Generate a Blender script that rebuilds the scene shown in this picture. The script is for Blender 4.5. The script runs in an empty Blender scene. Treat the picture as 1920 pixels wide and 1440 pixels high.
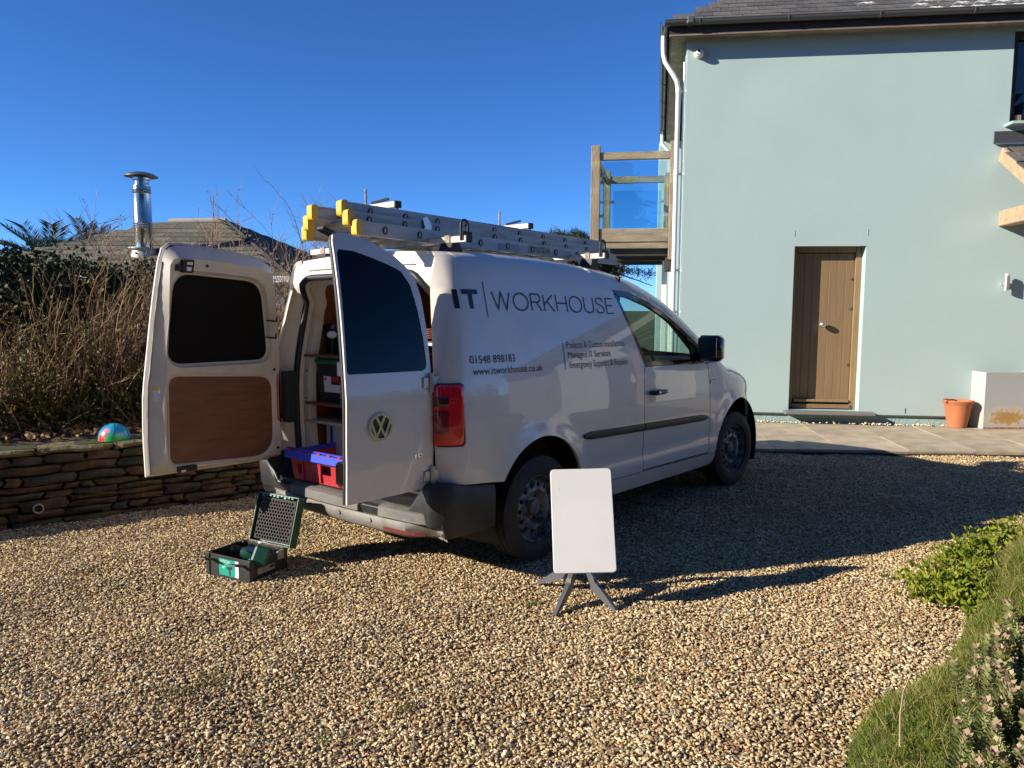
import bpy, bmesh, math, random
import numpy as np
from mathutils import Vector, Matrix, geometry
R = math.radians
rnd = random.Random(7)
nrg = np.random.default_rng(11)
scene = bpy.context.scene
COL = scene.collection

# ------------------------------------------------------------------ camera, sky, sun, exposure
cam_d = bpy.data.cameras.new('camera')
cam = bpy.data.objects.new('camera', cam_d)
COL.objects.link(cam)
cam_d.sensor_width = 36.0
cam_d.lens = 36.0 * 1436.4 / 1920
cam_d.clip_start = 0.05
cam_d.clip_end = 3000
CAM_H, PITCH, ROLL = 1.5014, R(5.555), R(0.3035)
_r = Vector((1, 0, 0)); _f = Vector((0, math.cos(PITCH), -math.sin(PITCH))); _u = Vector((0, math.sin(PITCH), math.cos(PITCH)))
_r2 = math.cos(ROLL) * _r + math.sin(ROLL) * _u
_u2 = -math.sin(ROLL) * _r + math.cos(ROLL) * _u
m = Matrix.Identity(4)
for i in range(3):
    m[i][0] = _r2[i]; m[i][1] = _u2[i]; m[i][2] = -_f[i]
m[2][3] = CAM_H
cam.matrix_world = m
scene.camera = cam

SUN_HEAD, SUN_EL = R(71.3), R(22.2)       # heading the light travels to, from +Y towards +X
world = bpy.data.worlds.new('World')
scene.world = world
world.use_nodes = True
wn = world.node_tree.nodes; wl = world.node_tree.links
bg = wn['Background']
sky = wn.new('ShaderNodeTexSky')
sky.sky_type = 'NISHITA'
sky.sun_disc = False
sky.sun_elevation = SUN_EL
sky.sun_rotation = SUN_HEAD + math.pi
sky.altitude = 30
sky.air_density = 0.55
sky.dust_density = 0.0
sky.ozone_density = 9.0
hsv = wn.new('ShaderNodeHueSaturation')
hsv.inputs['Saturation'].default_value = 1.03
wl.new(sky.outputs[0], hsv.inputs['Color'])
wl.new(hsv.outputs[0], bg.inputs['Color'])
bg.inputs['Strength'].default_value = 0.112

sun_d = bpy.data.lights.new('sun', 'SUN')
sun_d.energy = 5.0
sun_d.angle = R(0.53)
sun_d.color = (1.0, 0.89, 0.74)
sun = bpy.data.objects.new('sun', sun_d)
COL.objects.link(sun)
SUN_DIR = Vector((math.sin(SUN_HEAD) * math.cos(SUN_EL), math.cos(SUN_HEAD) * math.cos(SUN_EL), -math.sin(SUN_EL)))
sun.rotation_euler = SUN_DIR.to_track_quat('-Z', 'Y').to_euler()
sun.location = (-20, -10, 15)

vs = scene.view_settings
vs.view_transform = 'Standard'
vs.look = 'None'
vs.exposure = 0.80
vs.gamma = 1.0
vs.use_curve_mapping = False
scene.cycles.max_bounces = 8
scene.cycles.transparent_max_bounces = 16
try:
    scene.cycles.use_denoising = True
except Exception:
    pass

# ------------------------------------------------------------------ materials
MATS = {}
def mat(name, col, rough=0.5, metal=0.0, coat=0.0, coat_rough=0.03, col2=None, nscale=8.0, namt=1.0, ramp=(0.35, 0.65), detail=5.0,
        bump=0.0, bscale=60.0, spec=0.5, stretch=None, island=0.0, rough2=None, coords='Object', bdist=0.02, col3=None, n3scale=2.0, ramp3=(0.55, 0.7)):
    if name in MATS:
        return MATS[name]
    mt = bpy.data.materials.new(name)
    mt.use_nodes = True
    nt = mt.node_tree; n = nt.nodes; l = nt.links
    b = n['Principled BSDF']
    b.inputs['Base Color'].default_value = (*col, 1)
    b.inputs['Roughness'].default_value = rough
    b.inputs['Metallic'].default_value = metal
    b.inputs['Coat Weight'].default_value = coat
    b.inputs['Coat Roughness'].default_value = coat_rough
    b.inputs['Specular IOR Level'].default_value = spec
    tc = n.new('ShaderNodeTexCoord')
    vec = tc.outputs[coords]
    if stretch:
        mp = n.new('ShaderNodeMapping')
        mp.inputs['Scale'].default_value = stretch
        l.new(vec, mp.inputs['Vector']); vec = mp.outputs[0]
    out = None
    if col2 is not None:
        nz = n.new('ShaderNodeTexNoise')
        nz.inputs['Scale'].default_value = nscale
        nz.inputs['Detail'].default_value = detail
        nz.inputs['Roughness'].default_value = 0.6
        l.new(vec, nz.inputs['Vector'])
        mr = n.new('ShaderNodeMapRange')
        mr.inputs[1].default_value = ramp[0]; mr.inputs[2].default_value = ramp[1]
        mr.inputs[3].default_value = 0.0; mr.inputs[4].default_value = namt
        l.new(nz.outputs['Fac'], mr.inputs[0])
        mx = n.new('ShaderNodeMix'); mx.data_type = 'RGBA'
        mx.inputs[6].default_value = (*col, 1); mx.inputs[7].default_value = (*col2, 1)
        l.new(mr.outputs[0], mx.inputs[0])
        out = mx.outputs[2]
        if rough2 is not None:
            rr = n.new('ShaderNodeMapRange')
            rr.inputs[3].default_value = rough; rr.inputs[4].default_value = rough2
            l.new(mr.outputs[0], rr.inputs[0]); l.new(rr.outputs[0], b.inputs['Roughness'])
    if col3 is not None:
        nz = n.new('ShaderNodeTexNoise')
        nz.inputs['Scale'].default_value = n3scale; nz.inputs['Detail'].default_value = 6.0
        l.new(tc.outputs[coords], nz.inputs['Vector'])
        mr = n.new('ShaderNodeMapRange')
        mr.inputs[1].default_value = ramp3[0]; mr.inputs[2].default_value = ramp3[1]
        l.new(nz.outputs['Fac'], mr.inputs[0])
        mx = n.new('ShaderNodeMix'); mx.data_type = 'RGBA'
        mx.inputs[6].default_value = (*col, 1)
        if out is not None:
            l.new(out, mx.inputs[6])
        mx.inputs[7].default_value = (*col3, 1)
        l.new(mr.outputs[0], mx.inputs[0]); out = mx.outputs[2]
    if island > 0:
        ge = n.new('ShaderNodeNewGeometry')
        hs = n.new('ShaderNodeHueSaturation')
        mr = n.new('ShaderNodeMapRange')
        mr.inputs[3].default_value = 1 - island; mr.inputs[4].default_value = 1 + island
        l.new(ge.outputs['Random Per Island'], mr.inputs[0])
        l.new(mr.outputs[0], hs.inputs['Value'])
        mr2 = n.new('ShaderNodeMapRange')
        mr2.inputs[3].default_value = 0.5 - 0.06 * island; mr2.inputs[4].default_value = 0.5 + 0.04 * island
        l.new(ge.outputs['Random Per Island'], mr2.inputs[0]); l.new(mr2.outputs[0], hs.inputs['Hue'])
        hs.inputs['Color'].default_value = (*col, 1)
        if out is not None:
            l.new(out, hs.inputs['Color'])
        out = hs.outputs[0]
    if out is not None:
        l.new(out, b.inputs['Base Color'])
    if bump > 0:
        nb = n.new('ShaderNodeTexNoise')
        nb.inputs['Scale'].default_value = bscale; nb.inputs['Detail'].default_value = 6.0
        l.new(vec, nb.inputs['Vector'])
        bp = n.new('ShaderNodeBump')
        bp.inputs['Strength'].default_value = bump; bp.inputs['Distance'].default_value = bdist
        l.new(nb.outputs['Fac'], bp.inputs['Height']); l.new(bp.outputs[0], b.inputs['Normal'])
    MATS[name] = mt
    return mt

def random_mat(name, cols, rough=0.6, bump=0.3, bscale=40, var=0.25, patch=None):
    """colour picked per object or instance, with fine grain"""
    mt = bpy.data.materials.new(name); mt.use_nodes = True
    nt = mt.node_tree; n = nt.nodes; l = nt.links
    b = n['Principled BSDF']; b.inputs['Roughness'].default_value = rough
    oi = n.new('ShaderNodeObjectInfo'); cr = n.new('ShaderNodeValToRGB')
    el = cr.color_ramp.elements
    cr.color_ramp.interpolation = 'CONSTANT'
    while len(el) < len(cols):
        el.new(0.5)
    for i, c in enumerate(cols):
        el[i].position = i / len(cols); el[i].color = (*c, 1)
    l.new(oi.outputs['Random'], cr.inputs[0])
    tc = n.new('ShaderNodeTexCoord'); nz = n.new('ShaderNodeTexNoise')
    nz.inputs['Scale'].default_value = bscale; nz.inputs['Detail'].default_value = 5
    l.new(tc.outputs['Object'], nz.inputs['Vector'])
    mr = n.new('ShaderNodeMapRange'); mr.inputs[1].default_value = 0.3; mr.inputs[2].default_value = 0.7
    mr.inputs[3].default_value = 1 - var; mr.inputs[4].default_value = 1 + var
    l.new(nz.outputs['Fac'], mr.inputs[0])
    hs = n.new('ShaderNodeHueSaturation')
    l.new(cr.outputs[0], hs.inputs['Color']); l.new(mr.outputs[0], hs.inputs['Value'])
    last = hs.outputs[0]
    if patch is not None:
        nl = n.new('ShaderNodeTexNoise'); nl.inputs['Scale'].default_value = patch[0]; nl.inputs['Detail'].default_value = 5.0
        l.new(oi.outputs['Location'], nl.inputs['Vector'])
        mp = n.new('ShaderNodeMapRange'); mp.inputs[1].default_value = 0.46; mp.inputs[2].default_value = 0.70; mp.inputs[4].default_value = patch[2]
        l.new(nl.outputs['Fac'], mp.inputs[0])
        mx = n.new('ShaderNodeMix'); mx.data_type = 'RGBA'; mx.inputs[7].default_value = (*patch[1], 1)
        l.new(mp.outputs[0], mx.inputs[0]); l.new(last, mx.inputs[6]); last = mx.outputs[2]
    l.new(last, b.inputs['Base Color'])
    if bump > 0:
        bp = n.new('ShaderNodeBump'); bp.inputs['Strength'].default_value = bump; bp.inputs['Distance'].default_value = 0.02
        l.new(nz.outputs['Fac'], bp.inputs['Height']); l.new(bp.outputs[0], b.inputs['Normal'])
    MATS[name] = mt
    return mt

def glass_mat(name, tint=(0.8, 0.9, 0.88), ior=1.5, rough=0.0):
    mt = bpy.data.materials.new(name); mt.use_nodes = True
    nt = mt.node_tree; n = nt.nodes; l = nt.links
    n.remove(n['Principled BSDF'])
    o = n['Material Output']
    lw = n.new('ShaderNodeLayerWeight'); lw.inputs['Blend'].default_value = 0.5
    pw = n.new('ShaderNodeMath'); pw.operation = 'POWER'; pw.inputs[1].default_value = 5.0
    fr = n.new('ShaderNodeMath'); fr.operation = 'MULTIPLY_ADD'; fr.inputs[1].default_value = 0.92; fr.inputs[2].default_value = 0.07
    l.new(lw.outputs['Facing'], pw.inputs[0]); l.new(pw.outputs[0], fr.inputs[0])
    tr = n.new('ShaderNodeBsdfTransparent'); tr.inputs[0].default_value = (*tint, 1)
    gl = n.new('ShaderNodeBsdfGlossy'); gl.inputs['Roughness'].default_value = rough
    mx = n.new('ShaderNodeMixShader')
    l.new(fr.outputs[0], mx.inputs[0]); l.new(tr.outputs[0], mx.inputs[1]); l.new(gl.outputs[0], mx.inputs[2])
    l.new(mx.outputs[0], o.inputs[0])
    MATS[name] = mt
    return mt

def leaf_mat(name, c1, c2, rough=0.45, trans=0.25, var=0.35):
    mt = bpy.data.materials.new(name); mt.use_nodes = True
    nt = mt.node_tree; n = nt.nodes; l = nt.links
    b = n['Principled BSDF']; o = n['Material Output']
    b.inputs['Roughness'].default_value = max(rough, 0.55); b.inputs['Specular IOR Level'].default_value = 0.22
    ge = n.new('ShaderNodeNewGeometry')
    cr = n.new('ShaderNodeMix'); cr.data_type = 'RGBA'
    cr.inputs[6].default_value = (*c1, 1); cr.inputs[7].default_value = (*c2, 1)
    l.new(ge.outputs['Random Per Island'], cr.inputs[0])
    l.new(cr.outputs[2], b.inputs['Base Color'])
    t = n.new('ShaderNodeBsdfTranslucent'); l.new(cr.outputs[2], t.inputs[0])
    mx = n.new('ShaderNodeMixShader'); mx.inputs[0].default_value = trans
    l.new(b.outputs[0], mx.inputs[1]); l.new(t.outputs[0], mx.inputs[2]); l.new(mx.outputs[0], o.inputs[0])
    MATS[name] = mt
    return mt

PAINT = mat('van_white_paint', (0.76, 0.72, 0.645), 0.32, coat=1.0, coat_rough=0.015, col2=(0.66, 0.61, 0.53), nscale=3.0, ramp=(0.5, 0.85))
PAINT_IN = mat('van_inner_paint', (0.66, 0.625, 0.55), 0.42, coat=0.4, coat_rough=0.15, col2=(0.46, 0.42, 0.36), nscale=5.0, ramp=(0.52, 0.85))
PLASTIC = mat('dark_plastic', (0.016, 0.0165, 0.018), 0.5, col2=(0.030, 0.029, 0.028), nscale=9, bump=0.1, bscale=400, bdist=0.002)
PLASTIC_W = mat('weathered_grey_plastic', (0.080, 0.079, 0.076), 0.62, col2=(0.15, 0.145, 0.13), nscale=14, stretch=(1, 0.25, 1), bump=0.15, bscale=250, bdist=0.003)
BUMP_LOW = mat('dirty_bumper_skirt', (0.20, 0.19, 0.172), 0.65, col2=(0.105, 0.09, 0.07), nscale=6, ramp=(0.42, 0.7))
BLACK = mat('black_rubber', (0.012, 0.012, 0.013), 0.55)
BLACKG = mat('black_gloss', (0.006, 0.006, 0.007), 0.12, coat=0.6)
TYRE = mat('tyre_rubber', (0.022, 0.021, 0.021), 0.75, col2=(0.06, 0.052, 0.043), nscale=6, ramp=(0.45, 0.75), bump=0.2, bscale=80, bdist=0.004)
RIM = mat('steel_rim', (0.23, 0.235, 0.245), 0.45, metal=0.5, col2=(0.05, 0.04, 0.032), nscale=14, ramp=(0.42, 0.62), rough2=0.85)
CHROME = mat('chrome', (0.72, 0.76, 0.82), 0.12, metal=1.0)
STEEL = mat('galvanised_steel', (0.62, 0.62, 0.60), 0.38, metal=0.9, col2=(0.45, 0.44, 0.42), nscale=25)
RUSTY = mat('rusty_bolt', (0.20, 0.09, 0.045), 0.8, col2=(0.4, 0.36, 0.32), nscale=60)
BARPAINT = mat('roof_bar_white', (0.62, 0.60, 0.56), 0.45, metal=0.25, col2=(0.45, 0.41, 0.36), nscale=12)
ALU = mat('ladder_aluminium', (0.49, 0.475, 0.45), 0.5, metal=0.3, col2=(0.38, 0.365, 0.34), nscale=7, stretch=(0.4, 3, 3), rough2=0.6)
ALU_IN = mat('rung_end_dark', (0.05, 0.05, 0.055), 0.5, metal=0.4)
YELLOW = mat('yellow_plastic', (0.72, 0.47, 0.035), 0.45, col2=(0.58, 0.36, 0.03), nscale=30)
RED_LENS = mat('red_lens', (0.72, 0.012, 0.020), 0.09, coat=1.0, coat_rough=0.02)
RED_DARK = mat('dark_red_lens', (0.07, 0.006, 0.010), 0.15, coat=1.0)
ORANGE = mat('orange_lens', (0.40, 0.07, 0.012), 0.2, coat=1.0)
PLY = mat('plywood', (0.215, 0.082, 0.033), 0.5, col2=(0.140, 0.050, 0.022), nscale=5, stretch=(0.8, 0.8, 9), ramp=(0.35, 0.7), col3=(0.26, 0.11, 0.05), n3scale=2.2)
PLY_PALE = mat('pale_board', (0.50, 0.41, 0.29), 0.6, col2=(0.42, 0.33, 0.22), nscale=6, stretch=(1, 8, 8))
CARPET = mat('dark_lining', (0.10, 0.05, 0.03), 0.8, col2=(0.07, 0.035, 0.02), nscale=6)
TINT = mat('tinted_glass', (0.002, 0.002, 0.004), 0.01, spec=0.22)
WINDOW = glass_mat('cab_glass', (0.62, 0.74, 0.70))
BALC_GLASS = glass_mat('balcony_glass', (0.80, 0.93, 0.96), 1.45)
NAVY = mat('vinyl_navy', (0.012, 0.014, 0.035), 0.35)
GREYVINYL = mat('vinyl_grey', (0.10, 0.105, 0.12), 0.35)
WHITE_PL = mat('white_plastic', (0.80, 0.80, 0.80), 0.45)
GREY_PL = mat('grey_plastic', (0.34, 0.35, 0.36), 0.5)
SLATEGREY = mat('stand_grey_metal', (0.105, 0.11, 0.12), 0.42, metal=0.2)
RED_PL = mat('red_crate_plastic', (0.42, 0.022, 0.030), 0.45, col2=(0.33, 0.02, 0.03), nscale=10)
BLUE_PL = mat('blue_plastic', (0.030, 0.065, 0.55), 0.4)
GREEN_PL = mat('green_plastic', (0.006, 0.16, 0.095), 0.45)
GREEN_DK = mat('dark_green_plastic', (0.010, 0.075, 0.048), 0.4)
CARD = mat('white_carton', (0.66, 0.64, 0.60), 0.7)
PAPER = mat('paper_label', (0.70, 0.70, 0.68), 0.6)
LABEL_GREEN = mat('green_label', (0.0, 0.30, 0.21), 0.5)
LABEL_RED = mat('red_label', (0.55, 0.02, 0.03), 0.5)
LABEL_YEL = mat('yellow_label', (0.75, 0.65, 0.02), 0.5)
FOAM = mat('foam_grey', (0.055, 0.05, 0.046), 0.95, bump=0.4, bscale=300, bdist=0.003)
FOAM_BLK = mat('foam_hole_black', (0.006, 0.006, 0.006), 0.95)
RENDER = mat('wall_render_sage', (0.375, 0.492, 0.495), 0.85, col2=(0.345, 0.455, 0.455), nscale=0.9, ramp=(0.3, 0.75), bump=0.22, bscale=70, bdist=0.010, col3=(0.395, 0.512, 0.512), n3scale=0.5)
PLINTH = mat('wall_plinth_sage', (0.34, 0.475, 0.47), 0.85, col2=(0.30, 0.42, 0.41), nscale=3.0, bump=0.7, bscale=30, bdist=0.015)
SLATE = random_mat('roof_slate', [(0.115, 0.112, 0.105), (0.095, 0.093, 0.09), (0.13, 0.124, 0.112), (0.105, 0.108, 0.108), (0.085, 0.082, 0.078), (0.12, 0.112, 0.095)], 0.65, 0.35, 14)
SLATE_DK = mat('slate_underlay', (0.04, 0.04, 0.04), 0.8)
LICHEN = mat('slate_with_white_lichen', (0.11, 0.108, 0.10), 0.75, col2=(0.62, 0.62, 0.60), nscale=9, ramp=(0.50, 0.56), bump=0.4, bscale=30)
SLATE_MOSS = random_mat('mossy_slate', [(0.120, 0.115, 0.075), (0.100, 0.098, 0.068), (0.135, 0.122, 0.085), (0.09, 0.092, 0.065), (0.15, 0.135, 0.10)], 0.9, 0.5, 10, 0.35)
GUTTER = mat('gutter_grey_plastic', (0.085, 0.088, 0.09), 0.35)
DARKWOOD = mat('dark_fascia', (0.030, 0.022, 0.018), 0.6, col2=(0.05, 0.036, 0.028), nscale=4, stretch=(1, 10, 10))
PALEWOOD = mat('fascia_bottom_bare_wood', (0.24, 0.18, 0.13), 0.7, col2=(0.14, 0.10, 0.08), nscale=3)
OAK = mat('weathered_oak', (0.30, 0.235, 0.160), 0.8, col2=(0.175, 0.135, 0.095), nscale=4, stretch=(3, 3, 0.5), ramp=(0.35, 0.7), bump=0.5, bscale=22, col3=(0.36, 0.34, 0.20), n3scale=3.0)
OAK_H = mat('weathered_oak_rail', (0.30, 0.24, 0.165), 0.8, col2=(0.15, 0.12, 0.09), nscale=4, stretch=(0.5, 3, 3), ramp=(0.35, 0.7), bump=0.5, bscale=22, col3=(0.34, 0.35, 0.16), n3scale=3.0, ramp3=(0.58, 0.7))
OAK_P = mat('pale_oak_board', (0.46, 0.34, 0.22), 0.75, col2=(0.34, 0.24, 0.15), nscale=4, stretch=(0.6, 5, 5), bump=0.3, bscale=20)
DOORWOOD = mat('door_oak', (0.245, 0.165, 0.085), 0.6, col2=(0.185, 0.122, 0.062), nscale=5, stretch=(9, 9, 0.35), ramp=(0.3, 0.7))
FRAMEWOOD = mat('door_frame_oak', (0.28, 0.19, 0.095), 0.6, col2=(0.21, 0.14, 0.07), nscale=5, stretch=(7, 7, 0.5))
WHITE_PIPE = mat('white_downpipe', (0.78, 0.78, 0.76), 0.4)
LEAD = mat('lead_flashing', (0.075, 0.08, 0.09), 0.45, metal=0.3)
SILL = mat('slate_sill', (0.16, 0.165, 0.16), 0.6)
PAVE = random_mat('sandstone_slab', [(0.44, 0.365, 0.265), (0.41, 0.345, 0.255), (0.46, 0.385, 0.285), (0.40, 0.335, 0.24)], 0.8, 0.25, 5, 0.22)
TERRA = mat('terracotta', (0.46, 0.155, 0.065), 0.75, col2=(0.40, 0.13, 0.055), nscale=6, bump=0.1, bscale=60)
ZINC = mat('zinc_planter', (0.47, 0.475, 0.48), 0.55, metal=0.15, col2=(0.42, 0.42, 0.42), nscale=4, col3=(0.50, 0.24, 0.075), n3scale=2.1, ramp3=(0.655, 0.70))
RUSTEDGE = mat('rusty_edge', (0.22, 0.09, 0.05), 0.85, col2=(0.36, 0.26, 0.2), nscale=30)
SOIL = mat('soil', (0.050, 0.032, 0.020), 0.95, col2=(0.10, 0.066, 0.040), nscale=18, bump=0.8, bscale=30)
GRAVELBASE = mat('gravel_bed', (0.30, 0.22, 0.125), 0.9, col2=(0.15, 0.105, 0.06), nscale=90, ramp=(0.4, 0.6), bump=1.0, bscale=70)
GRASSF = mat('far_grass', (0.07, 0.10, 0.03), 0.9, col2=(0.10, 0.10, 0.04), nscale=0.3)
MORTAR = mat('mortar_dark', (0.030, 0.026, 0.018), 0.95, col2=(0.04, 0.05, 0.015), nscale=6, bump=0.7, bscale=30)
STONEM = random_mat('wall_stone', [(0.068, 0.043, 0.023), (0.050, 0.038, 0.024), (0.085, 0.050, 0.024), (0.044, 0.040, 0.029), (0.062, 0.049, 0.030), (0.080, 0.042, 0.019), (0.050, 0.048, 0.022), (0.072, 0.058, 0.018)], 0.95, 1.0, 11, 0.55)
STONE_MOSS = mat('mossy_coping', (0.13, 0.105, 0.060), 0.95, col2=(0.150, 0.150, 0.028), nscale=7, ramp=(0.46, 0.6), bump=1.0, bscale=22, col3=(0.20, 0.17, 0.11), n3scale=4.0)
GRAVELSTONE = random_mat('gravel_stone', [(0.58, 0.44, 0.225), (0.47, 0.33, 0.155), (0.66, 0.53, 0.31), (0.37, 0.235, 0.11), (0.56, 0.42, 0.21), (0.26, 0.17, 0.095), (0.74, 0.64, 0.44), (0.60, 0.48, 0.26),
    (0.30, 0.25, 0.185), (0.52, 0.385, 0.19), (0.40, 0.20, 0.085), (0.62, 0.49, 0.265), (0.19, 0.14, 0.09), (0.58, 0.50, 0.36), (0.69, 0.56, 0.32), (0.46, 0.355, 0.20)], 0.8, 0.15, 1.2, 0.2, patch=(1.3, (0.27, 0.18, 0.09), 0.40))
STEM = mat('bare_stem', (0.25, 0.155, 0.085), 0.8, island=0.5)
STEM_DK = mat('dark_stem', (0.10, 0.065, 0.040), 0.85, island=0.4)
STEM_TALL = mat('sapling_bark', (0.28, 0.19, 0.13), 0.8, island=0.35)
LEAF_IVY = leaf_mat('ivy_leaf', (0.014, 0.028, 0.010), (0.040, 0.062, 0.018), 0.28, 0.10)
LEAF_SHRUB = leaf_mat('shrub_leaf', (0.060, 0.075, 0.016), (0.165, 0.150, 0.036), 0.45, 0.25)
LEAF_BROWN = leaf_mat('dead_leaf', (0.16, 0.085, 0.035), (0.30, 0.19, 0.09), 0.7, 0.2)
LEAF_LIME = leaf_mat('lime_leaf', (0.13, 0.20, 0.022), (0.34, 0.36, 0.045), 0.4, 0.35)
LEAF_PALM = leaf_mat('palm_leaf', (0.045, 0.062, 0.030), (0.090, 0.105, 0.055), 0.4, 0.15)
LEAF_PINE = leaf_mat('pine_needles', (0.028, 0.042, 0.018), (0.070, 0.085, 0.035), 0.6, 0.1)
LEAF_MAT = leaf_mat('mat_foliage', (0.075, 0.135, 0.018), (0.255, 0.285, 0.055), 0.5, 0.35)
LEAF_DRY = leaf_mat('dry_blade', (0.36, 0.28, 0.14), (0.28, 0.22, 0.08), 0.7, 0.2)
LEAF_SUCC = leaf_mat('succulent_leaf', (0.15, 0.19, 0.060), (0.38, 0.39, 0.16), 0.45, 0.1)
LEAF_PINK = leaf_mat('succulent_tip', (0.36, 0.20, 0.17), (0.36, 0.32, 0.18), 0.45, 0.15)
LEAF_GRASS = leaf_mat('weed_grass', (0.09, 0.12, 0.02), (0.17, 0.17, 0.035), 0.5, 0.35)

# ------------------------------------------------------------------ mesh helpers
class MB:
    def __init__(s):
        s.v = []; s.f = []; s.mi = []; s.cur = 0
    def add(s, vs, fs):
        o = len(s.v)
        s.v.extend([tuple(map(float, p)) for p in vs])
        s.f.extend([tuple(i + o for i in f) for f in fs])
        s.mi.extend([s.cur] * len(fs))
        return s
    def box(s, c, size, bev=0.0, rot=None):
        a, b, d = size[0] / 2, size[1] / 2, size[2] / 2
        e = min(bev, a * 0.49, b * 0.49, d * 0.49)
        vs = []; fs = []
        S = (-1, 1)
        if e <= 0:
            for x in S:
                for y in S:
                    for z in S:
                        vs.append((x * a, y * b, z * d))
            fs = [(0, 1, 3, 2), (4, 6, 7, 5), (0, 4, 5, 1), (2, 3, 7, 6), (0, 2, 6, 4), (1, 5, 7, 3)]
        else:
            idx = {}
            for x in S:
                for y in S:
                    for z in S:
                        idx[(x, y, z)] = len(vs)
                        vs += [(x * a, y * (b - e), z * (d - e)), (x * (a - e), y * b, z * (d - e)), (x * (a - e), y * (b - e), z * d)]
            g = lambda x, y, z, k: idx[(x, y, z)] + k
            for q in S:
                fs.append((g(q, -1, -1, 0), g(q, 1, -1, 0), g(q, 1, 1, 0), g(q, -1, 1, 0)))
                fs.append((g(-1, q, -1, 1), g(1, q, -1, 1), g(1, q, 1, 1), g(-1, q, 1, 1)))
                fs.append((g(-1, -1, q, 2), g(1, -1, q, 2), g(1, 1, q, 2), g(-1, 1, q, 2)))
                for p in S:
                    fs.append((g(q, p, -1, 0), g(q, p, 1, 0), g(q, p, 1, 1), g(q, p, -1, 1)))
                    fs.append((g(q, -1, p, 0), g(q, 1, p, 0), g(q, 1, p, 2), g(q, -1, p, 2)))
                    fs.append((g(-1, q, p, 1), g(1, q, p, 1), g(1, q, p, 2), g(-1, q, p, 2)))
                    for t in S:
                        fs.append((g(q, p, t, 0), g(q, p, t, 1), g(q, p, t, 2)))
        M = rot if rot is not None else Matrix.Identity(3)
        c = Vector(c)
        return s.add([tuple(M @ Vector(p) + c) for p in vs], fs)
    def beam(s, a, b, w, h, bev=0.0, up=(0, 0, 1)):
        """box from a to b; w across, h along up"""
        a = Vector(a); b = Vector(b); d = b - a; L = d.length; x = d.normalized()
        u = Vector(up); y = u.cross(x).normalized(); z = x.cross(y)
        M = Matrix((x, y, z)).transposed()
        return s.box((a + b) / 2, (L, w, h), bev, M)
    def tube(s, path, r, n=8, cap=True, r_end=None):
        P = [Vector(p) for p in path]
        k = len(P); vs = []; fs = []
        up = Vector((0, 0, 1))
        t0 = (P[1] - P[0]).normalized()
        if abs(t0.dot(up)) > 0.95: up = Vector((1, 0, 0))
        nrm = (up - t0 * up.dot(t0)).normalized()
        for i in range(k):
            t = ((P[min(i + 1, k - 1)] - P[max(i - 1, 0)])).normalized()
            nrm = nrm - t * nrm.dot(t)
            if nrm.length < 1e-6: nrm = t.orthogonal()
            nrm.normalize(); bn = t.cross(nrm)
            rr = (r[i] if hasattr(r, '__len__') else (r if r_end is None else r + (r_end - r) * i / (k - 1)))
            for j in range(n):
                a = 2 * math.pi * j / n
                vs.append(tuple(P[i] + (nrm * math.cos(a) + bn * math.sin(a)) * rr))
        for i in range(k - 1):
            for j in range(n):
                j2 = (j + 1) % n
                fs.append((i * n + j, i * n + j2, (i + 1) * n + j2, (i + 1) * n + j))
        if cap:
            fs.append(tuple(range(n - 1, -1, -1))); fs.append(tuple((k - 1) * n + j for j in range(n)))
        return s.add(vs, fs)
    def cyl(s, a, b, r, n=16, r2=None):
        return s.tube([a, b], [r, r if r2 is None else r2], n)
    def lathe(s, prof, n=24, center=(0, 0, 0), axis='Z', closed=False, a0=0, a1=2 * math.pi):
        """prof: list of (r, h)"""
        c = Vector(center); vs = []; fs = []; full = abs(a1 - a0 - 2 * math.pi) < 1e-6
        m_ = n if full else n + 1
        for (r, h) in prof:
            for j in range(m_):
                a = a0 + (a1 - a0) * j / n
                x, y = r * math.cos(a), r * math.sin(a)
                p = (x, y, h) if axis == 'Z' else ((x, h, y) if axis == 'Y' else (h, x, y))
                vs.append(tuple(Vector(p) + c))
        k = len(prof)
        for i in range(k - 1 if not closed else k):
            i2 = (i + 1) % k
            for j in range(n):
                j2 = (j + 1) % m_
                fs.append((i * m_ + j, i * m_ + j2, i2 * m_ + j2, i2 * m_ + j))
        return s.add(vs, fs)
    def prism(s, poly, a, b, fmap=None):
        """extrude 2D polygon between depth a and b; fmap(p, d)->xyz, default (x,d,z)"""
        fmap = fmap or (lambda p, d: (p[0], d, p[1]))
        n = len(poly)
        vs = [fmap(p, a) for p in poly] + [fmap(p, b) for p in poly]
        fs = [tuple(range(n - 1, -1, -1)), tuple(range(n, 2 * n))]
        fs += [(i, (i + 1) % n, n + (i + 1) % n, n + i) for i in range(n)]
        return s.add(vs, fs)
    def sphere(s, c, r, n=16, k=10, squash=(1, 1, 1)):
        vs = []; fs = []
        for i in range(k + 1):
            t = math.pi * i / k
            for j in range(n):
                a = 2 * math.pi * j / n
                vs.append((c[0] + r * squash[0] * math.sin(t) * math.cos(a), c[1] + r * squash[1] * math.sin(t) * math.sin(a), c[2] + r * squash[2] * math.cos(t)))
        for i in range(k):
            for j in range(n):
                j2 = (j + 1) % n
                fs.append((i * n + j, (i + 1) * n + j, (i + 1) * n + j2, i * n + j2))
        return s.add(vs, fs)
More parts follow.
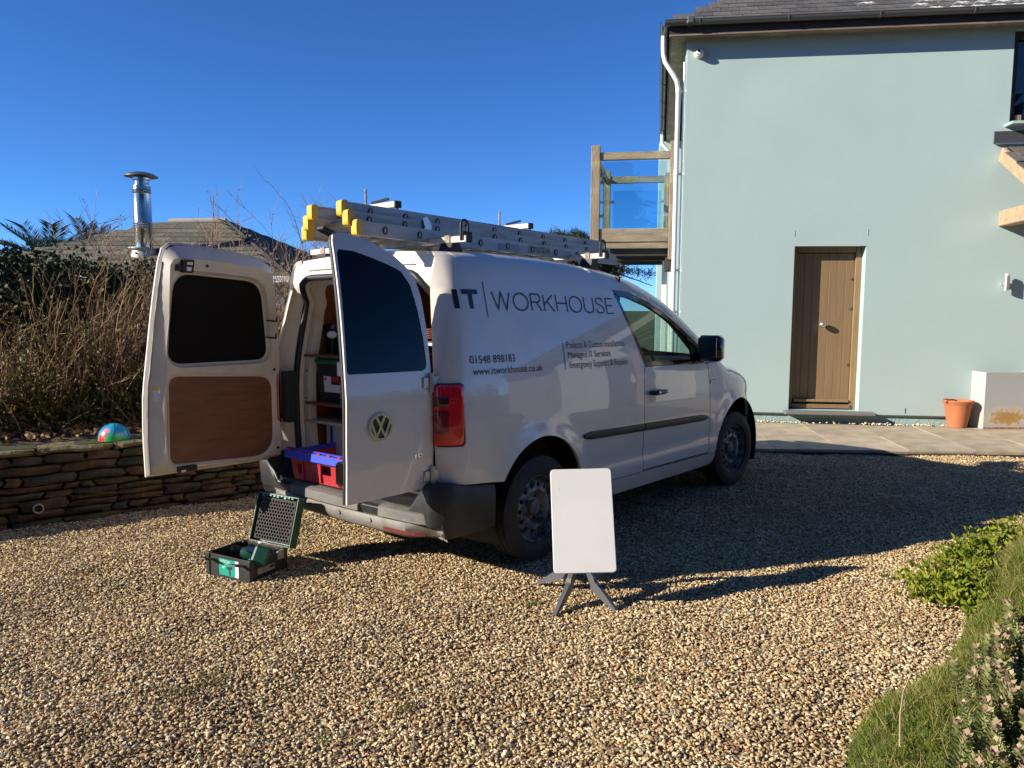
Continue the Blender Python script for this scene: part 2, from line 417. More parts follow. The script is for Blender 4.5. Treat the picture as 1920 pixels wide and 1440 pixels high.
    def mesh(s, name, mats, smooth=30, recalc=True):
        me = bpy.data.meshes.new(name)
        me.from_pydata(s.v, [], s.f)
        if not isinstance(mats, (list, tuple)): mats = [mats]
        for q in mats: me.materials.append(q)
        if len(mats) > 1: me.polygons.foreach_set('material_index', s.mi)
        if recalc:
            bm = bmesh.new(); bm.from_mesh(me)
            bmesh.ops.remove_doubles(bm, verts=bm.verts, dist=1e-6)
            bmesh.ops.recalc_face_normals(bm, faces=bm.faces)
            bm.to_mesh(me); bm.free()
        if smooth:
            me.shade_smooth(); me.set_sharp_from_angle(angle=R(smooth))
        me.update()
        return me
    def build(s, name, mats, parent=None, smooth=30, recalc=True, loc=None, rz=None):
        return link(name, s.mesh(name, mats, smooth, recalc), parent, loc, rz)

def link(name, me, parent=None, loc=None, rz=None):
    o = bpy.data.objects.new(name, me)
    COL.objects.link(o)
    if parent is not None: o.parent = parent
    if loc is not None: o.location = loc
    if rz is not None: o.rotation_euler = (0, 0, rz)
    return o
def empty(name, loc=(0, 0, 0), rz=0.0, rot=None):
    o = bpy.data.objects.new(name, None)
    COL.objects.link(o); o.location = loc
    o.rotation_euler = rot if rot is not None else (0, 0, rz)
    o.empty_display_size = 0.1
    return o
def tag(o, label=None, cat=None, group=None, kind=None):
    if label: o['label'] = label
    if cat: o['category'] = cat
    if group: o['group'] = group
    if kind: o['kind'] = kind
    return o
def np_mesh(name, V, F, mats, smooth=False):
    me = bpy.data.meshes.new(name)
    V = np.asarray(V, dtype=np.float32); F = np.asarray(F, dtype=np.int32)
    k = F.shape[1]
    me.vertices.add(len(V)); me.vertices.foreach_set('co', V.ravel())
    me.loops.add(F.size); me.loops.foreach_set('vertex_index', F.ravel())
    me.polygons.add(len(F)); me.polygons.foreach_set('loop_start', np.arange(0, F.size, k, dtype=np.int32))
    if not isinstance(mats, (list, tuple)): mats = [mats]
    for q in mats: me.materials.append(q)
    me.update(calc_edges=True); me.validate()
    if smooth: me.shade_smooth()
    return me

# --- 2D polygon panels mapped to curved surfaces
def resample(poly, step, closed=True):
    out = []; n = len(poly)
    for i in range(n if closed else n - 1):
        a = np.array(poly[i], float); b = np.array(poly[(i + 1) % n], float)
        k = max(1, int(math.ceil(np.linalg.norm(b - a) / step)))
        for j in range(k):
            out.append(tuple(a + (b - a) * j / k))
    if not closed: out.append(tuple(poly[-1]))
    return out
def inside(P, poly):
    P = np.asarray(P, float); poly = np.asarray(poly, float)
    x, y = P[:, 0][:, None], P[:, 1][:, None]
    x0, y0 = poly[:, 0][None], poly[:, 1][None]
    x1, y1 = np.roll(poly[:, 0], -1)[None], np.roll(poly[:, 1], -1)[None]
    c = ((y0 > y) != (y1 > y)) & (x < (x1 - x0) * (y - y0) / (y1 - y0 + 1e-15) + x0)
    return c.sum(1) % 2 == 1
def edge_dist(P, poly):
    P = np.asarray(P, float); a = np.asarray(poly, float); b = np.roll(a, -1, 0); d = b - a
    out = np.full(len(P), 1e9)
    for i in range(len(a)):
        L2 = (d[i] ** 2).sum() + 1e-15
        t = np.clip(((P - a[i]) @ d[i]) / L2, 0, 1)
        out = np.minimum(out, np.linalg.norm(P - a[i] - t[:, None] * d[i], axis=1))
    return out
def round_poly(poly, r, n=5):
    """round each corner by radius r (number or list)"""
    out = []; N = len(poly)
    for i in range(N):
        p = Vector(poly[i]); a = (Vector(poly[i - 1]) - p); b = (Vector(poly[(i + 1) % N]) - p)
        rr = r[i] if hasattr(r, '__len__') else r
        if rr <= 0:
            out.append(tuple(p)); continue
        k = min(rr, a.length * 0.48, b.length * 0.48)
        A = p + a.normalized() * k; B = p + b.normalized() * k
        for j in range(n + 1):
            t = j / n
            out.append(tuple(A * (1 - t) ** 2 + p * 2 * t * (1 - t) + B * t ** 2))
    return out
def inset(poly, d):
    P = np.asarray(poly, float); n = len(P)
    ar = 0.5 * np.sum(P[:, 0] * np.roll(P[:, 1], -1) - np.roll(P[:, 0], -1) * P[:, 1])
    sg = 1 if ar > 0 else -1
    out = []
    for i in range(n):
        e0 = P[i] - P[i - 1]; e1 = P[(i + 1) % n] - P[i]
        n0 = np.array([-e0[1], e0[0]]) / (np.linalg.norm(e0) + 1e-12) * sg; n1 = np.array([-e1[1], e1[0]]) / (np.linalg.norm(e1) + 1e-12) * sg
        b = n0 + n1; L = np.linalg.norm(b)
        if L < 1e-6: b = n0; L = 1
        b /= L; k = d / max(0.35, b @ n0)
        out.append(tuple(P[i] + b * k))
    return out
def panel(outline, holes, step, fmap, depth=0.012, skirt=True):
    """fmap(x, v, d)->xyz; d>0 is inwards. returns MB"""
    O = resample(outline, step); H = [resample(h, step * 0.7) for h in holes]
    pts = list(O); edges = [(i, (i + 1) % len(O)) for i in range(len(O))]
    for h in H:
        o = len(pts); pts += h; edges += [(o + i, o + (i + 1) % len(h)) for i in range(len(h))]
    A = np.array(O); lo, hi = A.min(0), A.max(0)
    gx = np.arange(lo[0] + step * 0.5, hi[0], step); gy = np.arange(lo[1] + step * 0.5, hi[1], step)
    if len(gx) and len(gy):
        G = np.stack(np.meshgrid(gx, gy), -1).reshape(-1, 2)
        G = G[inside(G, O)]
        for h in H:
            if len(G): G = G[~inside(G, h)]
        if len(G):
            dm = edge_dist(G, O)
            for h in H: dm = np.minimum(dm, edge_dist(G, h))
            G = G[dm > step * 0.4]
            pts += [tuple(g) for g in G]
    r = geometry.delaunay_2d_cdt([Vector(p) for p in pts], edges, [], 0, 1e-6)
    vv = [(p.x, p.y) for p in r[0]]; tris = [tuple(t) for t in r[2]]
    C = np.array([[sum(vv[i][0] for i in t) / 3, sum(vv[i][1] for i in t) / 3] for t in tris])
    ok = inside(C, O)
    for h in H: ok &= ~inside(C, h)
    tris = [t for t, k in zip(tris, ok) if k]
    mb = MB()
    V = [Vector(fmap(p[0], p[1], 0.0)) for p in vv]
    # orientation: outward
    sg = 0
    for t in tris[:60]:
        nn = (V[t[1]] - V[t[0]]).cross(V[t[2]] - V[t[0]])
        cx = sum(vv[i][0] for i in t) / 3; cy = sum(vv[i][1] for i in t) / 3
        sg += nn.dot(Vector(fmap(cx, cy, 0)) - Vector(fmap(cx, cy, 0.01)))
    if sg < 0: tris = [t[::-1] for t in tris]
    mb.add(V, tris)
    if skirt:
        cnt = {}
        for t in tris:
            for i in range(3):
                e = (t[i], t[(i + 1) % 3]); cnt[e] = 1
        bd = [e for e in cnt if (e[1], e[0]) not in cnt]
        base = {}
        for e in bd:
            for i in e:
                if i not in base:
                    base[i] = len(mb.v); mb.v.append(tuple(fmap(vv[i][0], vv[i][1], depth)))
        for a, b in bd:
            mb.f.append((b, a, base[a], base[b])); mb.mi.append(0)
    return mb
def smooth_fn(pts):
    xs = np.array([p[0] for p in pts], float); ys = np.array([p[1] for p in pts], float)
    d = np.gradient(ys, xs)
    def f(x):
        x = min(max(x, xs[0]), xs[-1])
        i = int(min(max(np.searchsorted(xs, x) - 1, 0), len(xs) - 2))
        h = xs[i + 1] - xs[i]; t = (x - xs[i]) / h
        return float((2 * t**3 - 3 * t**2 + 1) * ys[i] + (t**3 - 2 * t**2 + t) * h * d[i] + (-2 * t**3 + 3 * t**2) * ys[i + 1] + (t**3 - t**2) * h * d[i + 1])
    return f
def text_poly(s, w, h=None, offset=0.0):
    """flat letters as (verts2d, faces), width w; h = cap height (None keeps the proportion)"""
    cu = bpy.data.curves.new('lettering', 'FONT'); cu.body = s; cu.size = 1.0; cu.resolution_u = 3; cu.offset = offset
    ob = bpy.data.objects.new('lettering', cu)
    me = bpy.data.meshes.new_from_object(ob)
    V = np.array([v.co[:2] for v in me.vertices]); F = [tuple(p.vertices) for p in me.polygons]
    bpy.data.objects.remove(ob); bpy.data.curves.remove(cu); bpy.data.meshes.remove(me)
    V[:, 0] -= V[:, 0].min(); k = w / V[:, 0].max(); V[:, 0] *= k
    V[:, 1] *= (h / 0.70 if h else k)
    return V, F
def ribbon(mb, pl, t, fmap, closed=False):
    P = [np.array(p, float) for p in pl]; n = len(P); vs = []
    for i in range(n):
        a = P[i - 1] if (i > 0 or closed) else P[i]; b = P[(i + 1) % n] if (i < n - 1 or closed) else P[i]
        d0 = P[i] - a; d1 = b - P[i]
        if np.linalg.norm(d0) < 1e-9: d0 = d1
        if np.linalg.norm(d1) < 1e-9: d1 = d0
        d0 = d0 / np.linalg.norm(d0); d1 = d1 / np.linalg.norm(d1)
        n0 = np.array([-d0[1], d0[0]]); n1 = np.array([-d1[1], d1[0]]); b_ = n0 + n1; b_ /= max(np.linalg.norm(b_), 1e-6)
        k = min(t / 2 / max(0.3, b_ @ n0), t * 1.2)
        vs += [fmap(*(P[i] + b_ * k)), fmap(*(P[i] - b_ * k))]
    m_ = n if closed else n - 1
    mb.add(vs, [(2 * i, 2 * i + 1, (2 * i + 3) % (2 * n), (2 * i + 2) % (2 * n)) for i in range(m_)])

# --- foliage helpers
def rand_unit(n):
    v = nrg.normal(size=(n, 3)); return v / np.linalg.norm(v, axis=1)[:, None]
def leaf_quads(P, L, W, D=None, up_bias=0.0, fold=0.15):
    """kite-shaped leaves at P; returns verts, tri faces (2 per leaf)"""
    n = len(P)
    d = rand_unit(n) if D is None else D / (np.linalg.norm(D, axis=1)[:, None] + 1e-9)
    d[:, 2] += up_bias; d /= np.linalg.norm(d, axis=1)[:, None]
    s = np.cross(d, rand_unit(n)); s /= (np.linalg.norm(s, axis=1)[:, None] + 1e-9)
    nn = np.cross(d, s)
    L = (L * nrg.uniform(0.6, 1.25, n))[:, None]; W = (W * nrg.uniform(0.7, 1.2, n))[:, None]
    a = P; b = P + d * L * 0.45 + s * W * 0.5 + nn * W * fold; c = P + d * L; e = P + d * L * 0.45 - s * W * 0.5 + nn * W * fold
    V = np.stack([a, b, c, e], 1).reshape(-1, 3)
    i = np.arange(n)[:, None] * 4
    F = np.concatenate([i + np.array([[0, 1, 2]]), i + np.array([[0, 2, 3]])], 0)
    return V, F
def blades(P, H, W, lean=0.35):
    n = len(P); D = nrg.normal(size=(n, 3)) * lean; D[:, 2] = 1; D /= np.linalg.norm(D, axis=1)[:, None]
    s = np.cross(D, rand_unit(n)); s /= np.linalg.norm(s, axis=1)[:, None]
    H = (H * nrg.uniform(0.5, 1.2, n))[:, None]
    V = np.stack([P - s * W / 2, P + s * W / 2, P + D * H], 1).reshape(-1, 3)
    F = np.arange(3 * n).reshape(-1, 3)
    return V, F
def merge(parts):
    V = []; F = []; o = 0
    for v, f in parts:
        V.append(v); F.append(np.asarray(f) + o); o += len(v)
    return np.concatenate(V), np.concatenate(F)
def stem_mesh(paths, r0, r1=0.25, n=3):
    V = []; F = []; o = 0
    for k, P in enumerate(paths):
        P = np.asarray(P, float); m_ = len(P)
        r = r0[k] if hasattr(r0, '__len__') else r0
        t = np.gradient(P, axis=0); t /= (np.linalg.norm(t, axis=1)[:, None] + 1e-9)
        ref = np.array([0.31, 0.52, 0.79]); a = np.cross(t, ref); a /= (np.linalg.norm(a, axis=1)[:, None] + 1e-9); b = np.cross(t, a)
        rr = (r * np.linspace(1, r1, m_))[:, None]
        ring = [P + (a * math.cos(2 * math.pi * j / n) + b * math.sin(2 * math.pi * j / n)) * rr for j in range(n)]
        V.append(np.stack(ring, 1).reshape(-1, 3))
        for i in range(m_ - 1):
            for j in range(n):
                j2 = (j + 1) % n
                F.append((o + i * n + j, o + i * n + j2, o + (i + 1) * n + j2, o + (i + 1) * n + j))
        o += m_ * n
    return np.concatenate(V), np.array(F)
def wander(p, d, L, n, jit, grav=0.0):
    """polyline of length L starting at p in direction d"""
    P = [np.array(p, float)]; d = np.array(d, float); d /= np.linalg.norm(d)
    for i in range(n):
        d = d + nrg.normal(size=3) * jit; d[2] += grav; d /= np.linalg.norm(d)
        P.append(P[-1] + d * L / n)
    return np.array(P)

# ================================================================== SETTING
HOUSE_O = Vector((4.461, 9.913, 0.0)); HOUSE_A = R(-7.5)
HU = Vector((math.cos(HOUSE_A), math.sin(HOUSE_A), 0)); HN = Vector((-math.sin(HOUSE_A), math.cos(HOUSE_A), 0))
def hw(u, n, z): return HOUSE_O + HU * u + HN * n + Vector((0, 0, z))
PAVE_A = Vector((2.544, 8.006, 0)); PAVE_B = Vector((5.261, 7.93, 0))
pd = (PAVE_B - PAVE_A).normalized()
WALL_A = Vector((-3.453, 5.052, 0)); WD = Vector((0.8193, 0.5734, 0)); WN = Vector((-0.5734, 0.8193, 0))
def gz(x, y):
    """low heaps in the loose gravel"""
    return 0.014 * math.sin(2.1 * x + 0.7 * y + 0.4) * math.sin(1.7 * y - 0.9 * x) + 0.010 * math.sin(5.3 * x + 2.2 + 0.8 * math.sin(3 * y)) * math.sin(4.7 * y + 1.0) + 0.005 * math.sin(11.3 * x + 2 * y) * math.sin(9.7 * y - 3 * x)

mb = MB(); mb.add([(-600, -600, -0.12), (600, -600, -0.12), (600, 1500, -0.12), (-600, 1500, -0.12)], [(0, 1, 2, 3)])
tag(mb.build('ground', GRASSF, smooth=0), 'grassy ground reaching out to the horizon', kind='structure')
# gravel drive bed: gently uneven sheet
mb = MB(); nx, ny = 200, 140
for j in range(ny + 1):
    for i in range(nx + 1):
        x = -9 + 20 * i / nx; y = -3 + 13.2 * j / ny
        mb.v.append((x, y, -0.012 + gz(x, y)))
for j in range(ny):
    for i in range(nx):
        a = j * (nx + 1) + i; mb.f.append((a, a + 1, a + nx + 2, a + nx + 1)); mb.mi.append(0)
gravel_drive = tag(mb.build('gravel_drive', GRAVELBASE, smooth=60, recalc=False), 'gravel drive', kind='structure')

# loose stones on the drive
sp = 0.0118
gx, gy = np.meshgrid(np.arange(-7.2, 8.0, sp), np.arange(1.55, 9.4, sp))
P = np.stack([gx.ravel(), gy.ravel()], 1) + nrg.uniform(-0.5, 0.5, (gx.size, 2)) * sp * 1.5
keep = np.abs(P[:, 0]) < 0.70 * P[:, 1] + 0.55
keep &= (P @ np.array([WN.x, WN.y]) - WALL_A.dot(WN)) < 0.02
keep &= ((P[:, 0] - PAVE_A.x) * -pd.y + (P[:, 1] - PAVE_A.y) * pd.x) < -0.01
far = P[:, 1] > 5.0
keep &= ~(far & (nrg.random(len(P)) < 0.35))
keep &= ~((P[:, 1] > 6.4) & (P[:, 0] < 0.0) & (nrg.random(len(P)) < 0.5))
P = P[keep]
Z = np.array([gz(x, y) for x, y in P]) + nrg.uniform(-0.006, 0.006, len(P)) - 0.004
PV = np.column_stack([P, Z])
me = bpy.data.meshes.new('loose_gravel'); me.vertices.add(len(PV)); me.vertices.foreach_set('co', PV.astype(np.float32).ravel()); me.update()
gravel = link('loose_gravel', me)
tag(gravel, 'loose tan and cream gravel stones covering the drive', kind='stuff')
ng = bpy.data.node_groups.new('stone_scatter', 'GeometryNodeTree')
ng.interface.new_socket('Geometry', in_out='INPUT', socket_type='NodeSocketGeometry')
ng.interface.new_socket('Geometry', in_out='OUTPUT', socket_type='NodeSocketGeometry')
N = ng.nodes; Lk = ng.links
gi = N.new('NodeGroupInput'); go = N.new('NodeGroupOutput')
jn = N.new('GeometryNodeJoinGeometry')
for k in range(6):
    ico = N.new('GeometryNodeMeshIcoSphere'); ico.inputs['Radius'].default_value = 1.0; ico.inputs['Subdivisions'].default_value = 1 if k % 2 else 2
    nz = N.new('ShaderNodeTexNoise'); nz.noise_dimensions = '4D'; nz.inputs['W'].default_value = k * 3.7 + 0.3; nz.inputs['Scale'].default_value = 0.9; nz.inputs['Detail'].default_value = 1.5
    sb = N.new('ShaderNodeVectorMath'); sb.operation = 'SUBTRACT'; sb.inputs[1].default_value = (0.5, 0.5, 0.5)
    sc = N.new('ShaderNodeVectorMath'); sc.operation = 'SCALE'; sc.inputs['Scale'].default_value = 2.3
    stp = N.new('GeometryNodeSetPosition'); sm = N.new('GeometryNodeSetMaterial'); sm.inputs['Material'].default_value = GRAVELSTONE
    g2i = N.new('GeometryNodeGeometryToInstance')
    Lk.new(nz.outputs['Color'], sb.inputs[0]); Lk.new(sb.outputs[0], sc.inputs[0]); Lk.new(sc.outputs[0], stp.inputs['Offset'])
    Lk.new(ico.outputs['Mesh'], stp.inputs['Geometry']); Lk.new(stp.outputs[0], sm.inputs['Geometry'])
    Lk.new(sm.outputs[0], g2i.inputs[0]); Lk.new(g2i.outputs[0], jn.inputs[0])
iop = N.new('GeometryNodeInstanceOnPoints'); iop.inputs['Pick Instance'].default_value = True
ri = N.new('FunctionNodeRandomValue'); ri.data_type = 'INT'
for s_ in ri.inputs:
    if s_.type == 'INT' and s_.name == 'Max': s_.default_value = 5
rr = N.new('FunctionNodeRandomValue'); rr.data_type = 'FLOAT_VECTOR'; rr.inputs[0].default_value = (-0.55, -0.55, 0); rr.inputs[1].default_value = (0.55, 0.55, 6.283); rr.inputs['Seed'].default_value = 3
rs = N.new('FunctionNodeRandomValue'); rs.data_type = 'FLOAT_VECTOR'; rs.inputs[0].default_value = (0.0036, 0.0030, 0.0022); rs.inputs[1].default_value = (0.0115, 0.0082, 0.0058); rs.inputs['Seed'].default_value = 5
Lk.new(gi.outputs[0], iop.inputs['Points']); Lk.new(jn.outputs[0], iop.inputs['Instance'])
Lk.new([o_ for o_ in ri.outputs if o_.type == 'INT'][0], iop.inputs['Instance Index'])
Lk.new(rr.outputs[0], iop.inputs['Rotation']); Lk.new(rs.outputs[0], iop.inputs['Scale'])
Lk.new(iop.outputs[0], go.inputs[0])
gm = gravel.modifiers.new('scatter', 'NODES'); gm.node_group = ng

# a few bigger pale stones lying in the gravel
big = []
for (x, y, s_) in [(-0.16, 3.38, 0.035), (-1.6, 5.3, 0.028), (1.75, 3.05, 0.022), (-0.9, 2.6, 0.022), (0.62, 2.75, 0.02)]:
    big.append((x, y, s_))

# paved terrace in front of the house
terrace = MB()
terrace_poly = [PAVE_A - pd * 3.2, PAVE_B + pd * 6.0, hw(7.0, 0.1, 0), hw(-4.2, 0.1, 0)]
terrace.prism([(p.x, p.y) for p in terrace_poly], -0.11, 0.026, lambda p, d: (p[0], p[1], d))
ter = tag(terrace.build('terrace', mat('slab_bedding', (0.045, 0.04, 0.03), 0.95), smooth=0), 'paved terrace', kind='structure')
sw = 0.69
slabs = {}
for r_, (n0, n1) in enumerate([(-2.75, -1.08), (-1.08, -0.16)]):
    for c_ in range(-5, 9):
        off = 0.0 if r_ == 0 else 0.34
        u0 = -1.40 + c_ * sw + off * 0; u1 = u0 + sw
        g = 0.003
        q = [hw(u0 + g, n0 + g, 0), hw(u1 - g, n0 + g, 0), hw(u1 - g, n1 - g, 0), hw(u0 + g, n1 - g, 0)]
        # clip front edge by the paving line
        cl = []
        for i in range(4):
            a, b = q[i], q[(i + 1) % 4]
            fa = (a.x - PAVE_A.x) * -pd.y + (a.y - PAVE_A.y) * pd.x - 0.0; fb = (b.x - PAVE_A.x) * -pd.y + (b.y - PAVE_A.y) * pd.x
            if fa >= 0: cl.append(a)
            if fa * fb < 0: cl.append(a + (b - a) * (fa / (fa - fb)))
        if len(cl) < 3: continue
        cx = sum(p.x for p in cl) / len(cl); cy = sum(p.y for p in cl) / len(cl)
        if cx < -0.5 or cx > 9: continue
        dz = rnd.uniform(-0.002, 0.002)
        ins = inset([(p.x - cx, p.y - cy) for p in cl], 0.002)
        b_ = MB()
        n_ = len(cl)
        vs_ = [(p.x - cx, p.y - cy, 0.012) for p in cl] + [(p.x - cx, p.y - cy, 0.047) for p in cl] + [(p[0], p[1], 0.0495) for p in ins]
        fs_ = [tuple(range(n_ - 1, -1, -1)), tuple(range(2 * n_, 3 * n_))]
        for i in range(n_):
            fs_ += [(i, (i + 1) % n_, n_ + (i + 1) % n_, n_ + i), (n_ + i, n_ + (i + 1) % n_, 2 * n_ + (i + 1) % n_, 2 * n_ + i)]
        b_.add(vs_, fs_)
        b_.build('slab', PAVE, ter, smooth=20, loc=(cx, cy, dz))
# strip of pebbles at the foot of the house wall
pb = MB()
for k in range(260):
    u = rnd.uniform(-2.2, 1.15); n_ = -0.15 + abs(rnd.gauss(0, 0.035)) * rnd.choice((-0.6, 1)) + 0.06
    if rnd.random() > (0.9 if (-1.3 < u < -0.6 or 0.05 < u < 0.9) else 0.35): continue
    s_ = rnd.uniform(0.008, 0.017); p = hw(u, n_ - 0.02, 0.05)
    pb.sphere((p.x, p.y, 0.05 + s_ * rnd.uniform(0.2, 1.1)), s_, 6, 4, (1.2, 0.9, 0.7))
tag(pb.build('pebble_strip', mat('pebble_pale', (0.56, 0.47, 0.32), 0.7, island=0.4), smooth=60), 'pale pebbles along the foot of the house wall', kind='stuff')

# ------------------------------------------------------------------ retaining wall of rough stones (left)
wall = empty('stone_retaining_wall', WALL_A, math.atan2(WD.y, WD.x))
tag(wall, 'low retaining wall of rough brown stones with mossy coping', 'wall')
WL0, WL1, WH = -1.9, 5.2, 0.485
core = MB().box(((WL0 + WL1) / 2, 0.20, 0.20), (WL1 - WL0, 0.30, 0.66), 0.0)
core.build('mortar_core', MORTAR, wall)
def rough_stone(L, H, D, seed):
    rg = random.Random(seed)
    nx_, nz_ = max(3, min(7, int(L / 0.045))), 3
    def prof(i, n): return -1 + 2 * i / n
    mbs = MB(); idx = {}
    ph = [rg.uniform(0, 6.28) for _ in range(8)]
    def pt(a, b):
        x = a * L / 2 * (1 - 0.03 * abs(b) ** 3 * (1 + math.sin(ph[0] + b))) ; z = b * H / 2 * (1 - 0.10 * abs(a) ** 7 * (1 + 0.8 * math.sin(ph[1] + a * 2)))
        x += 0.012 * math.sin(ph[2] + b * 2.5); z += 0.075 * H * math.sin(ph[3] + a * 2.6) + 0.03 * H * math.sin(ph[6] + a * 7)
        edge = max(abs(a) ** 10, abs(b) ** 10)
        y = -D * (0.5 - 0.13 * edge) + 0.006 * math.sin(ph[4] + a * 3 + b * 2) + 0.010 * b * math.sin(ph[5]) + rg.uniform(-0.006, 0.006)
        return x, y, z
    for i in range(nx_ + 1):
        for j in range(nz_ + 1):
            idx[i, j] = len(mbs.v); mbs.v.append(pt(prof(i, nx_), prof(j, nz_)))
    for i in range(nx_):
        for j in range(nz_):
            mbs.f.append((idx[i, j], idx[i + 1, j], idx[i + 1, j + 1], idx[i, j + 1])); mbs.mi.append(0)
    ring = [(i, 0) for i in range(nx_)] + [(nx_, j) for j in range(nz_)] + [(i, nz_) for i in range(nx_, 0, -1)] + [(0, j) for j in range(nz_, 0, -1)]
    bk = {}
    for q in ring:
        x, y, z = mbs.v[idx[q]]; bk[q] = len(mbs.v); mbs.v.append((x * 0.97, D * 0.5, z * 0.95))
    for i in range(len(ring)):
        a, b = ring[i], ring[(i + 1) % len(ring)]
        mbs.f.append((idx[b], idx[a], bk[a], bk[b])); mbs.mi.append(0)
    return mbs
z = -0.02; row = 0; nst = 0
while z < WH - 0.035:
    h = rnd.choice([0.048, 0.062, 0.085, 0.07, 0.095, 0.055])
    if z + h > WH - 0.02: h = WH - z
    x = WL0 + rnd.uniform(0, 0.1)
    while x < WL1 - 0.1:
        L_ = rnd.choice([0.09, 0.14, 0.2, 0.26, 0.33, 0.17, 0.30, 0.40]) * rnd.uniform(0.85, 1.2)
        if x + L_ > WL1: L_ = WL1 - x
        hh = h
        split = h > 0.078 and rnd.random() < 0.38
        if not (abs(x + L_ / 2 - 0.22) < 0.06 + L_ / 2 and abs(z + h / 2 - 0.125) < 0.045 + h / 2 and L_ < 0.0):
            if split:
                for q in (0.25, 0.76):
                    o_ = rough_stone(L_ - 0.010, h * (0.44 if q < 0.5 else 0.46), 0.10, nst).build('stone', STONEM, wall, smooth=24)
                    o_.location = (x + L_ / 2, 0.035 + rnd.uniform(-0.012, 0.01), z + h * q); nst += 1
            else:
                o_ = rough_stone(L_ - 0.010, (h - 0.009) * rnd.uniform(0.9, 1.0), 0.11, nst).build('stone', STONEM, wall, smooth=24)
                o_.location = (x + L_ / 2, 0.035 + rnd.uniform(-0.014, 0.012), z + h / 2); o_.rotation_euler = (0, rnd.uniform(-0.02, 0.02), 0); nst += 1
        x += L_ + 0.006
    z += h; row += 1
x = WL0
while x < WL1:
    L_ = rnd.uniform(0.32, 0.62)
    o_ = rough_stone(L_ - 0.010, 0.046 * rnd.uniform(0.8, 1.2), 0.24, 900 + nst).build('coping_stone', STONE_MOSS, wall, smooth=24)
    o_.location = (x + L_ / 2, 0.10 + rnd.uniform(-0.01, 0.01), WH + 0.022 + rnd.uniform(-0.004, 0.004)); o_.rotation_euler = (rnd.uniform(-0.03, 0.03), rnd.uniform(-0.015, 0.015), 0)
    x += L_; nst += 1
pp = MB().lathe([(0.033, -0.035), (0.033, 0.05), (0.027, 0.05), (0.027, -0.035)], 20, (0, 0, 0), 'Y', closed=True)
pp.cyl((0, 0.045, 0), (0, 0.05, 0), 0.027, 20)
o_ = pp.build('drain_pipe', [mat('pipe_grey', (0.45, 0.45, 0.42), 0.5)], wall); o_.location = (0.225, -0.02, 0.125)
o2 = MB().cyl((0, 0.03, 0), (0, 0.044, 0), 0.0265, 20).build('pipe_bore', BLACK, o_)
# raised bed of soil behind it
mb = MB(); nx, ny = 60, 30
for j in range(ny + 1):
    for i in range(nx + 1):
        a = WL0 + (WL1 - WL0 + 1.0) * i / nx; b = 0.18 + 4.8 * j / ny
        p = WALL_A + WD * a + WN * b
        mb.v.append((p.x, p.y, 0.50 + 0.06 * min(1, b / 1.0) + 0.02 * math.sin(a * 5) * math.sin(b * 6) + rnd.uniform(-0.012, 0.012)))
for j in range(ny):
    for i in range(nx):
        a = j * (nx + 1) + i; mb.f.append((a, a + 1, a + nx + 2, a + nx + 1)); mb.mi.append(0)
tag(mb.build('raised_bed', SOIL, smooth=40, recalc=False), 'bare soil of the raised bed', kind='structure')

# ================================================================== MAIN HOUSE
house = empty('rendered_house', HOUSE_O, HOUSE_A)
tag(house, 'two-storey sage green rendered house with grey slate hipped roof', 'house')
UL, UR, EZ, DEP = -2.25, 6.2, 4.955, 6.0      # left corner, right end, wall head, depth
# front wall as a panel with door and window openings
DOOR = [(-0.826, 0.205), (0.055, 0.205), (0.055, 2.335), (-0.826, 2.335)]
WIN = [(1.655, 3.815), (3.4, 3.815), (3.4, 4.93), (1.655, 4.93)]
w_ = panel([(UL, 0.165), (UR, 0.165), (UR, EZ), (UL, EZ)], [DOOR, WIN], 0.5, lambda x, v, d: (x, d, v), depth=0.30)
w_.build('front_wall', RENDER, house, smooth=0)
MB().box(((UL + UR) / 2 + 0.02, 0.16, 0.06), (UR - UL - 0.06, 0.28, 0.20)).build('plinth', PLINTH, house, smooth=0)
bead = MB(); bead.box(((UL - 0.897) / 2, -0.008, 0.158), (-0.897 - UL, 0.02, 0.012)); bead.box(((0.227 + UR) / 2, -0.008, 0.158), (UR - 0.227, 0.02, 0.012))
bead.build('render_bead', GUTTER, house, smooth=0)
SK = 0.058      # the side wall is not quite square to the front
MB().prism([(UL + 0.028, 0.302), (UL + 0.33, 0.302), (UL + 0.30 + 0.095 * DEP, DEP), (UL + 0.095 * DEP, DEP)], 0.1, EZ, lambda p, d: (p[0], p[1], d)).build('side_wall', RENDER, house, smooth=0)
MB().box(((UL + UR) / 2, DEP + 0.15, EZ / 2), (UR - UL, 0.3, EZ)).build('rear_wall', RENDER, house, smooth=0)
for (u, z0, z1) in [(-0.835, 2.46, 2.53), (0.065, 2.465, 2.55), (0.63, 0.19, 0.26)]:
    MB().box((u, -0.002, (z0 + z1) / 2), (0.006, 0.006, z1 - z0)).build('movement_joint', GUTTER if z0 < 1 else RENDER, house, smooth=0)
